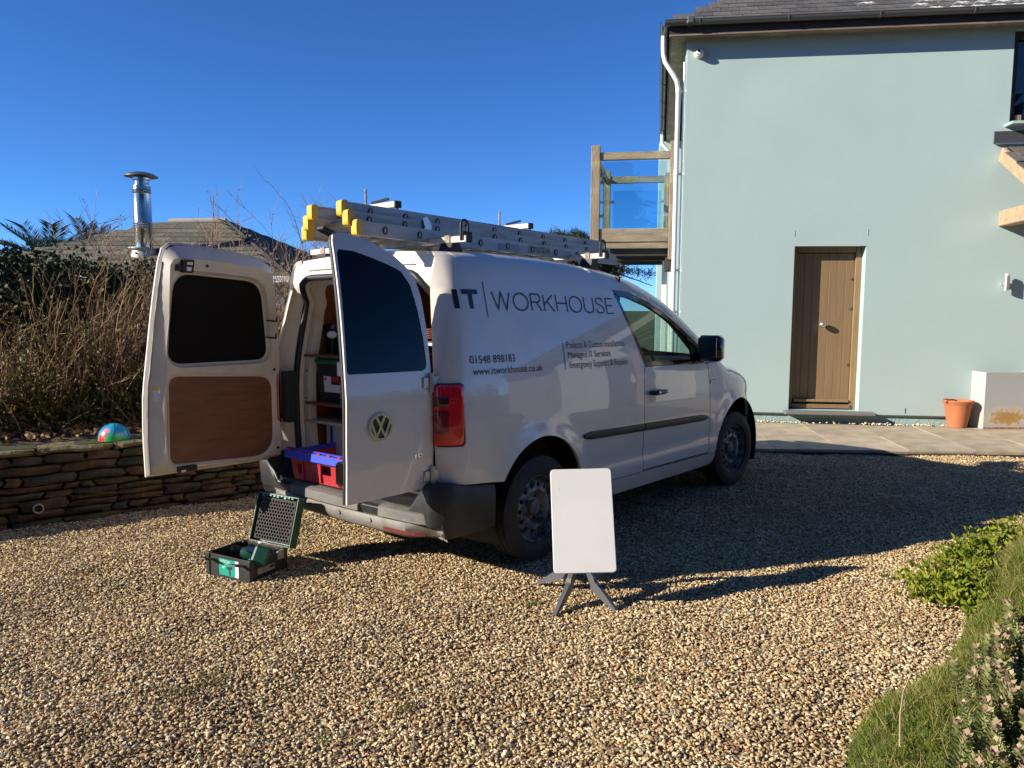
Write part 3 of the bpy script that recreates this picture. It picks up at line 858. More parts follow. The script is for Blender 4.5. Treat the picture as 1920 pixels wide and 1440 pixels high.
# --- front door
fr = 0.20
dr = MB().box((-0.79, fr, 1.27), (0.07, 0.10, 2.13), 0.004)
dr.box((0.018, fr, 1.27), (0.075, 0.10, 2.13), 0.004); dr.box((-0.386, fr, 2.30), (0.72, 0.10, 0.07), 0.004)
door = dr.build('door', FRAMEWOOD, house); door['label'] = 'closed oak plank door set back in the wall'
x0, x1 = -0.752, -0.022; npl = 7; pw = (x1 - x0) / npl
for k in range(npl):
    MB().box((x0 + pw * (k + 0.5), fr + 0.012, 1.28), (pw - 0.002, 0.045, 1.95), 0.003).build('plank', DOORWOOD, door, smooth=20)
MB().box((-0.386, fr + 0.02, 1.27), (0.74, 0.02, 2.1)).build('door_backing', BLACK, door, smooth=0)
MB().box((-0.386, fr - 0.03, 0.318), (0.70, 0.09, 0.035), 0.006).build('weather_bar', FRAMEWOOD, door)
MB().box((-0.386, fr - 0.012, 0.245), (0.74, 0.12, 0.055), 0.005).build('threshold', DOORWOOD, door)
kn = MB().lathe([(0.0, -0.105), (0.02, -0.103), (0.036, -0.09), (0.042, -0.068), (0.036, -0.046), (0.02, -0.033), (0.012, -0.03), (0.012, -0.006), (0.03, -0.004), (0.03, 0.0)], 24, (-0.405, fr - 0.012, 1.325), 'Y')
kn.build('knob', mat('brushed_steel', (0.62, 0.62, 0.60), 0.30, metal=0.9), door, smooth=50)
MB().cyl((-0.06, fr - 0.022, 1.545), (-0.06, fr - 0.008, 1.545), 0.024, 20).build('lock', mat('lock_grey', (0.30, 0.32, 0.32), 0.35, metal=0.7), door)
for z in (1.92, 0.80):
    MB().cyl((-0.05, fr - 0.018, z), (-0.05, fr - 0.008, z), 0.016, 14).build('stud', mat('bronze', (0.18, 0.10, 0.06), 0.5, metal=0.5), door)
MB().box((-0.335, 0.03, 0.182), (1.125, 0.38, 0.042), 0.008).build('door_sill', SILL, house)
# --- upstairs window
wf = MB(); wy = 0.13
wf.box((1.70, wy, 4.37), (0.09, 0.09, 1.11), 0.004); wf.box((2.53, wy, 4.37), (0.09, 0.09, 1.11), 0.004); wf.box((3.355, wy, 4.37), (0.09, 0.09, 1.11), 0.004)
for (a, b) in ((1.745, 2.485), (2.575, 3.31)):
    wf.box(((a + b) / 2, wy, 3.86), (b - a, 0.09, 0.09), 0.004); wf.box(((a + b) / 2, wy, 4.88), (b - a, 0.09, 0.09), 0.004)
win = wf.build('window', DARKWOOD, house)
for (a, b) in ((1.745, 2.485), (2.575, 3.31)):
    MB().box(((a + b) / 2, wy, 4.37), (b - a, 0.02, 0.93)).build('pane', mat('window_glass_dark', (0.010, 0.012, 0.016), 0.02, coat=1.0, coat_rough=0.0), win, smooth=0)
MB().box((1.78, wy - 0.06, 3.875), (0.07, 0.03, 0.10), 0.003).build('block', OAK, win)
MB().box((2.55, -0.02, 3.785), (1.90, 0.34, 0.035), 0.004).build('window_sill', RENDER, house)
# --- eaves: soffit, fascia, gutter; hipped roof
ov, GZ = 0.22, 5.03
eu0, eu1, en0, en1 = UL - ov, UR + ov, -ov, DEP + 0.3 + ov
sf = MB()
sf.box(((eu0 + eu1) / 2, -ov / 2, EZ + 0.006), (eu1 - eu0, ov - 0.01, 0.02)); sf.prism([(UL - ov + 0.005, 0.0), (UL, 0.0), (UL + SK * en1, en1), (UL - ov + SK * en1, en1)], EZ - 0.004, EZ + 0.016, lambda p, d: (p[0], p[1], d))
sf.build('soffit', OAK, house, smooth=0)
fa = MB(); fa.box(((eu0 + eu1) / 2, en0 - 0.012, EZ + 0.055), (eu1 - eu0 + 0.05, 0.024, 0.13)); fa.beam((eu0 - 0.012, en0 + 0.012, EZ + 0.055), (eu0 - 0.012 + SK * (en1 - en0), en1, EZ + 0.055), 0.024, 0.13)
fa.build('fascia', DARKWOOD, house, smooth=0)
MB().box(((eu0 + eu1) / 2, en0 - 0.014, EZ - 0.022), (eu1 - eu0 + 0.05, 0.03, 0.022), 0.003).build('fascia_edge', PALEWOOD, house)
def gutter(a, b, out, name='gutter'):
    a = Vector(a); b = Vector(b); out = Vector(out); g_ = MB()
    prof = [(math.cos(t), math.sin(t)) for t in [math.pi + math.pi * i / 10 for i in range(11)]]
    rr_ = 0.058
    vs_ = []
    for p in (a, b):
        for (cx, cz) in prof: vs_.append(p + out * (cx * rr_) + Vector((0, 0, cz * rr_)))
        for (cx, cz) in reversed(prof): vs_.append(p + out * (cx * (rr_ - 0.004)) + Vector((0, 0, cz * (rr_ - 0.004))))
    k = 22
    g_.add(vs_, [(i, (i + 1) % k, k + (i + 1) % k, k + i) for i in range(k)] + [tuple(range(k)), tuple(range(2 * k - 1, k - 1, -1))])
    g_.tube([a + out * 0.058, b + out * 0.058], 0.006, 6)
    g = g_.build(name, GUTTER, house, smooth=50)
    L_ = (b - a).length; d = (b - a).normalized()
    k = int(L_ / 1.0)
    for i in range(k + 1):
        p = a + d * (0.42 + i * (L_ - 0.5) / max(1, k)); br = MB()
        br.tube([p + out * (math.cos(t) * 0.0625) + Vector((0, 0, math.sin(t) * 0.0625)) for t in [math.pi * (1.0 + i_ / 10) for i_ in range(11)]], 0.007, 5)
        br.build('bracket', GUTTER, g, smooth=50)
    return g
gutter((eu0 - 0.09, en0 - 0.085, GZ + 0.055), (eu1, en0 - 0.085, GZ + 0.055), (0, -1, 0))
gutter((eu0 - 0.085, en0 - 0.09, GZ + 0.050), (eu0 - 0.085 + SK * (en1 - en0), en1, GZ + 0.050), (-1, 0, 0))
MB().box((eu0 + 0.22, en0 - 0.085, GZ + 0.045), (0.10, 0.128, 0.10), 0.02).build('gutter_union', GUTTER, house)
# downpipes
def pipe(path, r, name='downpipe', m_=WHITE_PIPE):
    return MB().tube(path, r, 14).build(name, m_, house, smooth=50)
cx = eu0 - 0.075
pn = 0.03
pp_ = [(cx - 0.01, pn, 5.02), (cx - 0.01, pn, 4.90), (cx - 0.005, pn, 4.80), (cx + 0.02, pn, 4.70), (cx + 0.07, pn, 4.62), (cx + 0.125, pn, 4.54), (cx + 0.175, pn, 4.45), (cx + 0.195, pn, 4.34), (cx + 0.195, pn, 2.4), (cx + 0.195, pn, 0.06)]
dp_ = pipe(pp_, 0.031)
for z in (4.30, 3.25, 2.0, 1.45):
    MB().cyl((cx + 0.195, pn, z), (cx + 0.195, pn, z + 0.07), 0.035, 16).build('pipe_collar', WHITE_PIPE, dp_)
    MB().box((cx + 0.255, pn + 0.01, z + 0.03), (0.09, 0.02, 0.03)).build('pipe_clip', WHITE_PIPE, dp_)
pipe([(UL - 0.028, 0.06, 0.1), (UL - 0.028, 0.06, 4.7)], 0.012, 'cable_conduit')
pipe([(eu0 + 0.245, 5.7, 5.02), (eu0 + 0.245, 5.7, 4.85), (UL + 0.27, 5.75, 4.6), (UL + 0.27, 5.75, 0.1)], 0.036)
post = MB().box((UL - 0.02, 3.2, 1.15), (0.085, 0.085, 2.5), 0.006).build('balcony_support', WHITE_PIPE, house)
# slates: hip roof, one slate mesh shared by all
PIT = R(33.5)
MB_roof = MB()
ez = GZ + 0.085
rid = (en1 - en0) / 2; rz_ = ez + rid * math.tan(PIT)
A0 = (eu0 - 0.07, en0 - 0.05, ez - 0.05); B0 = (eu1, en0 - 0.05, ez - 0.05); C0 = (eu1, en1, ez - 0.05); D0 = (eu0 - 0.07 + SK * (en1 - en0), en1, ez - 0.05)
E0 = (eu0 + rid, en0 + rid, rz_ - 0.05); F0 = (eu1 - rid, en0 + rid, rz_ - 0.05)
MB_roof.add([A0, B0, C0, D0, E0, F0], [(0, 1, 5, 4), (1, 2, 5), (2, 3, 4, 5), (3, 0, 4)])
roof = MB_roof.build('roof', SLATE_DK, house, smooth=0)
def slate_mesh(w, h, t=0.009):
    return MB().box((0, 0, 0), (w - 0.006, h, t), 0.0).mesh('slate', [SLATE], 0)
def lay_slates(parent, org, ux, up, width_fn, rows, w, gauge, length, mat_fn, limit=300, off0=0.0):
    """org: eave point; ux unit along eave; up unit up the slope; width_fn(dist up)->(u0,u1)"""
    org = Vector(org); ux = Vector(ux).normalized(); up = Vector(up).normalized(); nn = ux.cross(up).normalized()
    tilt = 0.011 / gauge
    meshes = {}; k = 0; rest = MB()
    for r_ in range(rows):
        d = r_ * gauge
        u0, u1 = width_fn(d + gauge * 0.5)
        s = u0 - (0.5 * w if r_ % 2 else 0.0)
        s = math.floor(u0 / w) * w + (0.5 * w if r_ % 2 else 0)
        while s < u1:
            a, b = max(s, u0), min(s + w, u1)
            s += w
            if b - a < 0.03: continue
            ww = round((b - a), 2)
            mt = mat_fn((a + b) / 2, r_)
            key = (ww, mt.name)
            if key not in meshes:
                meshes[key] = MB().box((0, 0, 0), (ww - 0.006, length, 0.009), 0.0).mesh('slate', [mt], 0)
            y_ = (up - nn * tilt + nn * 0).normalized()
            c_ = org + ux * ((a + b) / 2) + up * (d + length / 2 + rnd.uniform(-0.006, 0.006)) + nn * (0.012 + rnd.uniform(0, 0.003))
            y2 = (up * 1.0 - nn * 0.045 * (1 + rnd.uniform(-0.15, 0.15))).normalized()
            z2 = ux.cross(y2).normalized()
            M = Matrix((ux, y2, z2)).transposed().to_4x4(); M.translation = c_
            if k < limit:
                o = bpy.data.objects.new('slate', meshes[key]); COL.objects.link(o); o.parent = parent; o.matrix_local = M
            else:
                me_ = meshes[key]
                rest.add([M @ v.co for v in me_.vertices], [tuple(p.vertices) for p in me_.polygons])
            k += 1
    if rest.v:
        o = rest.build('slate_field', mat_fn(0, 0), parent, smooth=0); o['kind'] = 'stuff'
up_f = (0, math.cos(PIT), math.sin(PIT))
def lich(u, r_):
    return LICHEN if (u > 2.3 and r_ < 5 and rnd.random() < 0.12 + 0.30 * (u - 2.3)) or (u > 3.0 and r_ < 3 and rnd.random() < 0.85) else SLATE
lay_slates(roof, (eu0 - 0.07, en0 - 0.055, ez - 0.042), (1, 0, 0), up_f, lambda d: (d * math.cos(PIT) + 0.02, 6.9), 13, 0.235, 0.185, 0.36, lich)
hip = MB()   # side slope slates are out of sight; the cut edge of the hip is covered
# --- security camera
sc_ = empty('security_camera', hw(-2.105, 0.0, 4.775), HOUSE_A)
tag(sc_, 'white dome security camera high on the wall below the eaves', 'camera')
MB().lathe([(0.062, 0.0), (0.062, -0.028), (0.055, -0.034)], 24, (0, 0, 0), 'Y').build('mount', WHITE_PIPE, sc_, smooth=40)
hd = MB().sphere((0, -0.065, -0.012), 0.052, 20, 12).build('camera_head', WHITE_PIPE, sc_, smooth=60)
MB().cyl((-0.012, -0.108, 0.006), (-0.014, -0.121, 0.008), 0.020, 16).build('lens', BLACKG, hd)
for (a, b) in ((-0.026, -0.030), (0.022, -0.028)):
    MB().cyl((a, -0.100, b), (a, -0.113, b), 0.007, 10).build('sensor', BLACK, hd)
# --- wall lamp
lp = empty('wall_lamp', hw(1.71, 0.0, 1.86), HOUSE_A)
tag(lp, 'small brushed steel up-and-down wall light right of the door', 'wall lamp')
MB().cyl((0, -0.085, -0.09), (0, -0.085, 0.09), 0.032, 20).build('lamp_tube', mat('lamp_steel', (0.60, 0.59, 0.56), 0.35, metal=0.8), lp, smooth=50)
MB().cyl((0, -0.085, 0.055), (0, -0.085, 0.115), 0.024, 16).build('lamp_glass', mat('frosted', (0.75, 0.73, 0.68), 0.3), lp, smooth=50)
MB().box((0, -0.03, 0.0), (0.045, 0.06, 0.06), 0.005).build('bracket', STEEL, lp)
# --- balcony on the left side wall
bal = empty('timber_balcony', hw(UL - 0.045, 0, 0), HOUSE_A - math.atan(0.040))
tag(bal, 'weathered oak balcony with glass panels on the side of the house', 'balcony')
b0, b1 = -1.20, -0.06; f0, f1 = 1.45, 4.05
bz0, bz1 = 2.33, 3.88
def oak_post(x, y, z0, z1, s=0.115):
    o = MB().box((0, 0, (z1 - z0) / 2), (s, s, z1 - z0), 0.008).build('post', OAK, bal); o.location = (x, y, z0); return o
oak_post(b0, f0, 2.52, 3.96, 0.135); oak_post(b1 + 0.01, f0, 2.26, 4.0, 0.10); oak_post(b0 + 0.05, f1, 2.6, 4.04); oak_post(b1 - 0.02, f1, 2.6, 3.98, 0.09)
MB().beam((b0 + 0.07, f0, 3.80), (b1 - 0.04, f0, 3.80), 0.07, 0.115, 0.008).build('rail', OAK_H, bal)
MB().beam((b0 + 0.10, f1, 3.875), (b1 - 0.06, f1, 3.875), 0.07, 0.125, 0.008).build('rail', OAK_H, bal)
MB().beam((b0 + 0.0, f0 + 0.07, 3.80), (b0 + 0.03, f1 - 0.06, 3.86), 0.07, 0.10, 0.008).build('rail', OAK_H, bal)
MB().beam((b0 + 0.07, f0, 2.625), (b1 - 0.04, f0, 2.625), 0.08, 0.20, 0.008).build('floor_beam', OAK_H, bal)
MB().beam((b0 + 0.12, f0 + 0.02, 2.475), (b1 - 0.04, f0 + 0.02, 2.475), 0.08, 0.095, 0.008).build('floor_beam', OAK_H, bal)
MB().beam((b0 + 0.02, f1 - 0.02, 2.60), (b1, f1 - 0.02, 2.60), 0.08, 0.26, 0.008).build('floor_beam', OAK_H, bal)
for i in range(9):
    x = b0 + 0.10 + i * 0.125
    MB().beam((x, f0 + 0.09, 2.50), (x, f1 - 0.07, 2.50), 0.118, 0.03, 0.003).build('deck_board', DARKWOOD, bal)
for y in (f0 + 0.12, f1 - 0.12, (f0 + f1) / 2):
    MB().box(((b0 + b1) / 2 + 0.05, y, 2.40), (b1 - b0 - 0.1, 0.08, 0.15), 0.004).build('joist', DARKWOOD, bal)
MB().box((b1 - 0.01, 1.70, 2.20), (0.13, 0.5, 0.20), 0.004).build('bracket_block', DARKWOOD, bal)
def pane(x0, y0, x1, y1, z0, z1):
    p = MB().beam((x0, y0, (z0 + z1) / 2), (x1, y1, (z0 + z1) / 2), 0.010, z1 - z0).build('glass_panel', BALC_GLASS, bal, smooth=0)
    d = Vector((x1 - x0, y1 - y0, 0)).normalized()
    for (q, s) in ((Vector((x0, y0, 0)), -1), (Vector((x1, y1, 0)), 1)):
        for z in (z0 + 0.18, z1 - 0.20):
            MB().beam(tuple(q - d * s * 0.03 + Vector((0, 0, z))), tuple(q + d * s * 0.045 + Vector((0, 0, z))), 0.03, 0.045, 0.003).build('clip', STEEL, p)
pane(b0 + 0.115, f0, b1 - 0.085, f0, 2.74, 3.72)
pane(b0 + 0.16, f1, b1 - 0.11, f1, 2.74, 3.68)
pane(b0 + 0.01, f0 + 0.16, b0 + 0.035, f1 - 0.14, 2.72, 3.70)
# --- lean-to porch at the right, carried on oak
PX0, PX1 = 1.56, 4.9; PD = 1.5
porch = empty('lean_to_porch', hw(0, 0, 0), HOUSE_A)
tag(porch, 'slate lean-to porch on oak beams at the right end of the wall', 'porch')
pz0 = 3.53; sl = R(31)
MB().beam((PX0 + 0.03, -0.01, pz0 - 0.085), (PX0 + 0.03, -PD, pz0 - 0.085 - (PD) * math.tan(sl)), 0.05, 0.165, 0.006).build('verge_board', OAK_P, porch)
MB().beam((PX0 + 0.12, 0.0, 2.66), (PX0 + 0.12, -PD, 2.66), 0.16, 0.19, 0.010).build('tie_beam', OAK_P, porch)
MB().beam((PX0 + 0.05, -PD + 0.08, 2.47), (PX1, -PD + 0.08, 2.47), 0.15, 0.18, 0.01).build('plate_beam', OAK_P, porch)
for u in (PX0 + 0.14, PX1 - 0.1):
    o = MB().box((0, 0, 1.19), (0.16, 0.16, 2.38), 0.01).build('post', OAK, porch); o.location = (u, -PD + 0.08, 0.05)
pr = MB(); pz1 = pz0 - PD * math.tan(sl)
pr.add([(PX0 + 0.06, 0, pz0 - 0.01), (PX1, 0, pz0 - 0.01), (PX1, -PD - 0.1, pz1 - 0.06), (PX0 + 0.06, -PD - 0.1, pz1 - 0.06),
        (PX0 + 0.06, 0, pz0 - 0.05), (PX1, 0, pz0 - 0.05), (PX1, -PD - 0.1, pz1 - 0.10), (PX0 + 0.06, -PD - 0.1, pz1 - 0.10)],
       [(0, 1, 2, 3), (7, 6, 5, 4), (0, 3, 7, 4), (1, 5, 6, 2), (3, 2, 6, 7)])
prf = pr.build('porch_roof', SLATE_DK, porch, smooth=0)
upp = Vector((0, math.cos(sl), math.sin(sl)))
lay_slates(prf, (PX0 - 0.03, -PD - 0.14, pz1 - 0.075), (1, 0, 0), upp, lambda d: (0.0, PX1 - PX0), 10, 0.235, 0.17, 0.33, lambda u, r_: SLATE)
MB().box(((PX0 - 0.05 + PX1) / 2, -0.006, pz0 + 0.115), (PX1 - PX0 + 0.1, 0.014, 0.15), 0.002).build('lead_flashing', LEAD, porch)
MB().beam((PX0 - 0.05, -0.012, pz0 + 0.035), (PX0 - 0.05 + 3.4, -0.012, pz0 + 0.035), 0.05, 0.016).build('flashing_lip', STEEL, porch)
# --- lower wing of the house beyond the right edge of the picture (it shows in the van's paint)
wing = empty('house_wing', hw(5.3, 0, 0), HOUSE_A)
tag(wing, 'low pale rendered wing with a sloping slate roof beyond the porch', 'house')
wp = MB().prism([(-2.75, 0.0), (-0.02, 0.0), (-0.02, 3.95), (-2.75, 2.30)], 0.0, 4.0, lambda p, d: (d, p[0], p[1]))
wp.build('wall', mat('wing_render', (0.50, 0.50, 0.46), 0.85, col2=(0.46, 0.46, 0.42), nscale=1.0), wing, smooth=0)
wr = MB().prism([(-3.1, 2.10), (-0.02, 3.97), (-0.02, 4.12), (-3.1, 2.25)], -0.30, 4.3, lambda p, d: (d, p[0], p[1]))
wr.build('roof', SLATE_DK, wing, smooth=0)
dd_ = MB().box((-0.012, -1.35, 1.05), (0.05, 0.95, 2.1), 0.006).build('door', DARKWOOD, wing)

# ================================================================== POTS BY THE HOUSE
pot = empty('terracotta_pot', hw(1.20, -0.16, 0.051))
tag(pot, 'orange terracotta flower pot beside the metal planter', 'flower pot')
MB().lathe([(0.0, 0.0), (0.105, 0.0), (0.112, 0.006), (0.152, 0.275), (0.158, 0.29), (0.176, 0.315), (0.182, 0.335), (0.172, 0.345), (0.158, 0.338), (0.145, 0.30), (0.12, 0.08), (0.0, 0.07)], 40).build('pot', TERRA, pot, smooth=40)
MB().lathe([(0.0, 0.235), (0.06, 0.242), (0.137, 0.24)], 30).build('soil', SOIL, pot)
MB().tube([(-0.09 + 0.08 * math.cos(t) - 0.02, -0.06, 0.30 + 0.055 * math.sin(t)) for t in np.linspace(0.1, 3.0, 9)], 0.007, 6).build('hose_end', BLACK, pot, smooth=50)
def stain_mat():
    mt = bpy.data.materials.new('zinc_with_rust_stain'); mt.use_nodes = True
    n = mt.node_tree.nodes; l = mt.node_tree.links; b = n['Principled BSDF']; b.inputs['Roughness'].default_value = 0.6
    tc = n.new('ShaderNodeTexCoord'); mp = n.new('ShaderNodeMapping'); mp.inputs['Location'].default_value = (-0.30 / 0.17, 0, -0.145 / 0.075); mp.inputs['Scale'].default_value = (1 / 0.17, 0.0, 1 / 0.075)
    ln = n.new('ShaderNodeVectorMath'); ln.operation = 'LENGTH'; nz = n.new('ShaderNodeTexNoise'); nz.inputs['Scale'].default_value = 17; nz.inputs['Detail'].default_value = 9; nz.inputs['Roughness'].default_value = 0.7
    ad = n.new('ShaderNodeMath'); ad.operation = 'MULTIPLY_ADD'; ad.inputs[1].default_value = 3.4
    cr = n.new('ShaderNodeValToRGB'); el = cr.color_ramp.elements
    el[0].position = 0.0; el[0].color = (0.36, 0.17, 0.05, 1); el[1].position = 1.0; el[1].color = (0.40, 0.405, 0.405, 1)
    for (p_, c_) in ((0.50, (0.42, 0.26, 0.11, 1)), (0.62, (0.50, 0.45, 0.37, 1)), (0.80, (0.41, 0.41, 0.40, 1))):
        e = el.new(p_); e.color = c_
    mr = n.new('ShaderNodeMapRange'); mr.inputs[1].default_value = 1.1; mr.inputs[2].default_value = 4.3
    l.new(tc.outputs['Object'], mp.inputs[0]); l.new(mp.outputs[0], ln.inputs[0]); l.new(tc.outputs['Object'], nz.inputs['Vector'])
    l.new(nz.outputs['Fac'], ad.inputs[0]); l.new(ln.outputs['Value'], ad.inputs[2]); l.new(ad.outputs[0], mr.inputs[0]); l.new(mr.outputs[0], cr.inputs[0]); l.new(cr.outputs[0], b.inputs['Base Color'])
    return mt
ZINC_ST = stain_mat()
pl = empty('metal_planter', hw(1.455, -0.28, 0.051), HOUSE_A + R(9))
tag(pl, 'square grey zinc planter with rust stains', 'planter')
pm = MB(); W_, D_, H_ = 0.62, 0.36, 0.70
for (c_, s_) in [((0.004, D_ / 2, H_ / 2), (0.008, D_, H_)), ((W_ - 0.004, D_ / 2, H_ / 2), (0.008, D_, H_)), ((W_ / 2, 0.004, H_ / 2), (W_ - 0.017, 0.008, H_)), ((W_ / 2, D_ - 0.004, H_ / 2), (W_ - 0.017, 0.008, H_))]:
    pm.box(c_, s_, 0.0)
pm.build('planter_body', ZINC_ST, pl, smooth=0)
rim_ = MB()
for (a, b) in (((0.0, 0.022), (W_, 0.022)), ((0, D_ - 0.022), (W_, D_ - 0.022))): rim_.box(((a[0] + b[0]) / 2, a[1], H_ + 0.003), (W_, 0.045, 0.006))
for x in (0.022, W_ - 0.022): rim_.box((x, D_ / 2, H_ + 0.0025), (0.045, D_ - 0.09, 0.006))
rim_.build('rim', ZINC, pl, smooth=0)
MB().box((W_ / 2, D_ / 2, 0.50), (W_ - 0.03, D_ - 0.03, 0.02)).build('soil', SOIL, pl)
re = MB().box((W_ / 2, -0.002, 0.012), (W_ + 0.006, 0.008, 0.024), 0.002); re.box((W_ / 2, D_ / 2, H_ + 0.008), (0.01, 0.01, 0.002))
re.build('rusted_foot', RUSTEDGE, pl)

# ================================================================== THE VAN  (local: x forward from rear axle, y left, z up)
VAN_LOC = (-0.474, 5.039, 0.0); VAN_RZ = R(90 - 40.754)
van = empty('panel_van', VAN_LOC, VAN_RZ)
van.rotation_euler = (R(-0.5), 0, VAN_RZ)
tag(van, 'white panel van with dark blue lettering, both rear doors open', 'van')
yprof = smooth_fn([(0.18, .79), (0.26, .83), (0.33, .856), (0.40, .868), (0.47, .872), (0.56, .880), (0.75, .888), (0.95, .884), (1.08, .875), (1.25, .852), (1.40, .825), (1.55, .793), (1.66, .768), (1.76, .742), (1.95, .70)])
ztop = smooth_fn([(-.90, 1.778), (-.69, 1.790), (-.36, 1.801), (.1, 1.800), (.66, 1.773), (1.15, 1.714), (1.40, 1.650), (1.60, 1.578), (1.80, 1.480), (1.98, 1.374), (2.18, 1.250), (2.40, 1.118), (2.52, 1.062), (2.66, 1.032), (2.82, 1.000), (3.0, .955), (3.2, .90), (3.4, .82), (3.56, .70)])
def lean(z):
    t = max(z - 1.05, 0); return 0.10 * t + 0.10 * t ** 3 + 0.06 * max(0, 0.75 - z)
def xrear(z): return -0.765 + lean(z)
RC, RB = 0.20, 0.105
WR, WF = (-0.015, 0.355, 0.402), (2.672, 0.345, 0.415)
def yhalf(x, z):
    y = yprof(z)
    if x > 2.35:
        t = min((x - 2.35) / 1.2, 0.9995); y *= math.sqrt(max(0, 1 - t ** 2.85))
    if x < -0.3: y -= 0.022 * ((-0.3 - x) / 0.47) ** 2
    for (cx, cz, cr) in (WR, WF):
        r = math.hypot(x - cx, z - cz)
        if z > 0.25: y += 0.020 * math.exp(-((r - cr) / 0.065) ** 2) * (1 if r > cr else 1)
    # shallow swage below the glass and a step above the sill
    y += 0.004 * math.exp(-((z - 1.03) / 0.03) ** 2) * (1 if x > 1.0 else 0)
    if 0.38 < x < 2.25: y += 0.010 / (1 + math.exp((z - 0.455) / 0.008))
    xr = xrear(z)
    e = xr + RC - x
    if e > 0: y -= RB * (1 - math.sqrt(max(0, 1 - (min(e, RC) / RC) ** 2.3)))
    return y
def section(x, v):
    """point (y>0, z) of the body section at station x"""
    zt = ztop(x); ze = zt - 0.125
    if v <= ze: return yhalf(x, v), v
    Y0 = yhalf(x, ze); s0 = (yhalf(x, ze) - yhalf(x, ze - 0.02)) / 0.02
    yi = max(0.02, min(0.60, Y0 - 0.13)); zi = zt + 0.018
    t = (v - ze) / 0.17
    if t <= 1:
        P0 = (Y0, ze); P1 = (Y0 + s0 * 0.10, ze + 0.10); P2 = (yi + 0.10, zi - 0.004); P3 = (yi, zi)
        a, b, c, d = (1 - t) ** 3, 3 * t * (1 - t) ** 2, 3 * t * t * (1 - t), t ** 3
        return a * P0[0] + b * P1[0] + c * P2[0] + d * P3[0], a * P0[1] + b * P1[1] + c * P2[1] + d * P3[1]
    k = (v - ze - 0.17) / 0.60
    y = yi * (1 - k)
    return y, zi + 0.022 * (1 - (y / yi) ** 2)
def body(sg):
    """returns fmap for side sg (-1 right, +1 left)"""
    def P(x, v):
        y, z = section(x, v); return Vector((x, sg * y, z))
    def f(x, v, d):
        p = P(x, v)
        if d == 0: return p
        e = 0.004
        n = (P(x + e, v) - P(x - e, v)).cross(P(x, v + e) - P(x, v - e))
        if n.length < 1e-9: return p
        n.normalize()
        if n.y * sg < 0 and abs(n.y) > 0.05: n = -n
        elif n.z < 0 and abs(n.y) <= 0.05: n = -n
        return p - n * d
    return f
def arc(cx, cz, r, a0, a1, n=28):
    return [(cx + r * math.cos(a0 + (a1 - a0) * i / n), cz + r * math.sin(a0 + (a1 - a0) * i / n)) for i in range(n + 1)]
VE = lambda x: ztop(x) - 0.125
def rear_x(v):
    x = -0.68
    for _ in range(4): x = xrear(section(x, v)[1])
    return x
vtop = lambda x: VE(x) + 0.17
# window opening (x, z)
WINO = [(0.865, 1.632), (1.06, 1.615), (1.30, 1.556), (1.50, 1.478), (1.66, 1.400), (1.82, 1.312), (1.975, 1.222), (2.02, 1.165), (2.045, 1.088), (1.60, 1.094), (1.165, 1.104)]
GAP = 0.005
# --- body side panels
def side_outline():
    o = []
    zs = [0.575, 0.70, 0.775]
    o += [(xrear(z), z) for z in zs]
    o += [(xrear(0.775), 0.775), (-0.655, 0.775), (-0.645, 0.79), (-0.650, 1.095), (-0.665, 1.11), (xrear(1.11), 1.11)]
    o += [(rear_x(v), v) for v in np.linspace(1.14, VE(-0.67) + 0.17, 22)]
    xs = np.linspace(-0.55, 2.40, 40)
    o += [(x, vtop(x)) for x in xs]
    o += [(2.40, 1.12), (2.28, 1.098), (2.10, 1.085)]
    o += [(2.045 + 0.02, 1.088)]
    o += list(reversed(WINO))[2:][::-1][::-1] if False else []
    return o
so = side_outline()
# walk round the window: bottom-front corner up over the top, down the B post, then the door seam
so += [(2.045, 1.088), (2.02, 1.165), (1.975, 1.222), (1.82, 1.312), (1.66, 1.400), (1.50, 1.478), (1.30, 1.556), (1.06, 1.615), (0.865, 1.632)]
so += [(1.150, 1.104), (1.128, 1.06), (1.122, 0.90), (1.122, 0.60), (1.132, 0.42), (1.136, 0.362), (0.95, 0.362), (0.40, 0.372)]
aR = [p for p in arc(WR[0], WR[1], WR[2], R(-2), R(152), 30)]
so += aR
so += [(-0.50, 0.556), (-0.62, 0.566)]
uniq = []
for p in so:
    if not uniq or (abs(p[0] - uniq[-1][0]) + abs(p[1] - uniq[-1][1])) > 1e-4: uniq.append(p)
so = uniq
DOORF = [(1.127, 0.362 + GAP * 0), (1.1275, 0.60), (1.1275, 0.90), (1.134, 1.06), (1.157, 1.100), (1.60, 1.090), (2.05, 1.083), (2.083, 1.07), (2.112, 0.95), (2.128, 0.75), (2.138, 0.55), (2.142, 0.345), (1.6, 0.352), (1.141, 0.357)]
DOORF = [(1.141, 0.372), (1.137, 0.42), (1.1275, 0.60), (1.1275, 0.90), (1.133, 1.055), (1.155, 1.098), (1.60, 1.090), (2.045, 1.082), (2.083, 1.07), (2.112, 0.95), (2.128, 0.75), (2.138, 0.55), (2.142, 0.36), (1.6, 0.366)]
wing_o = [(2.147, 0.345), (2.143, 0.55), (2.133, 0.75), (2.117, 0.95), (2.090, 1.075), (2.28, 1.094), (2.40, 1.114)] + [(x, vtop(x)) for x in np.linspace(2.405, 3.0, 12)] + [(3.02, 0.95), (2.98, 0.86), (2.97, 0.72), (3.03, 0.66), (3.06, 0.56)]
wing_o += arc(WF[0], WF[1], WF[2], R(32), R(180), 26) + [(2.25, 0.345)]
nose_o = [(3.065, 0.555), (3.035, 0.655), (3.48, 0.655), (3.49, 0.20), (3.06, 0.20), (WF[0] + WF[2] * math.cos(R(-10)), WF[1] - 0.07)] + arc(WF[0], WF[1], WF[2], R(0), R(30), 8)
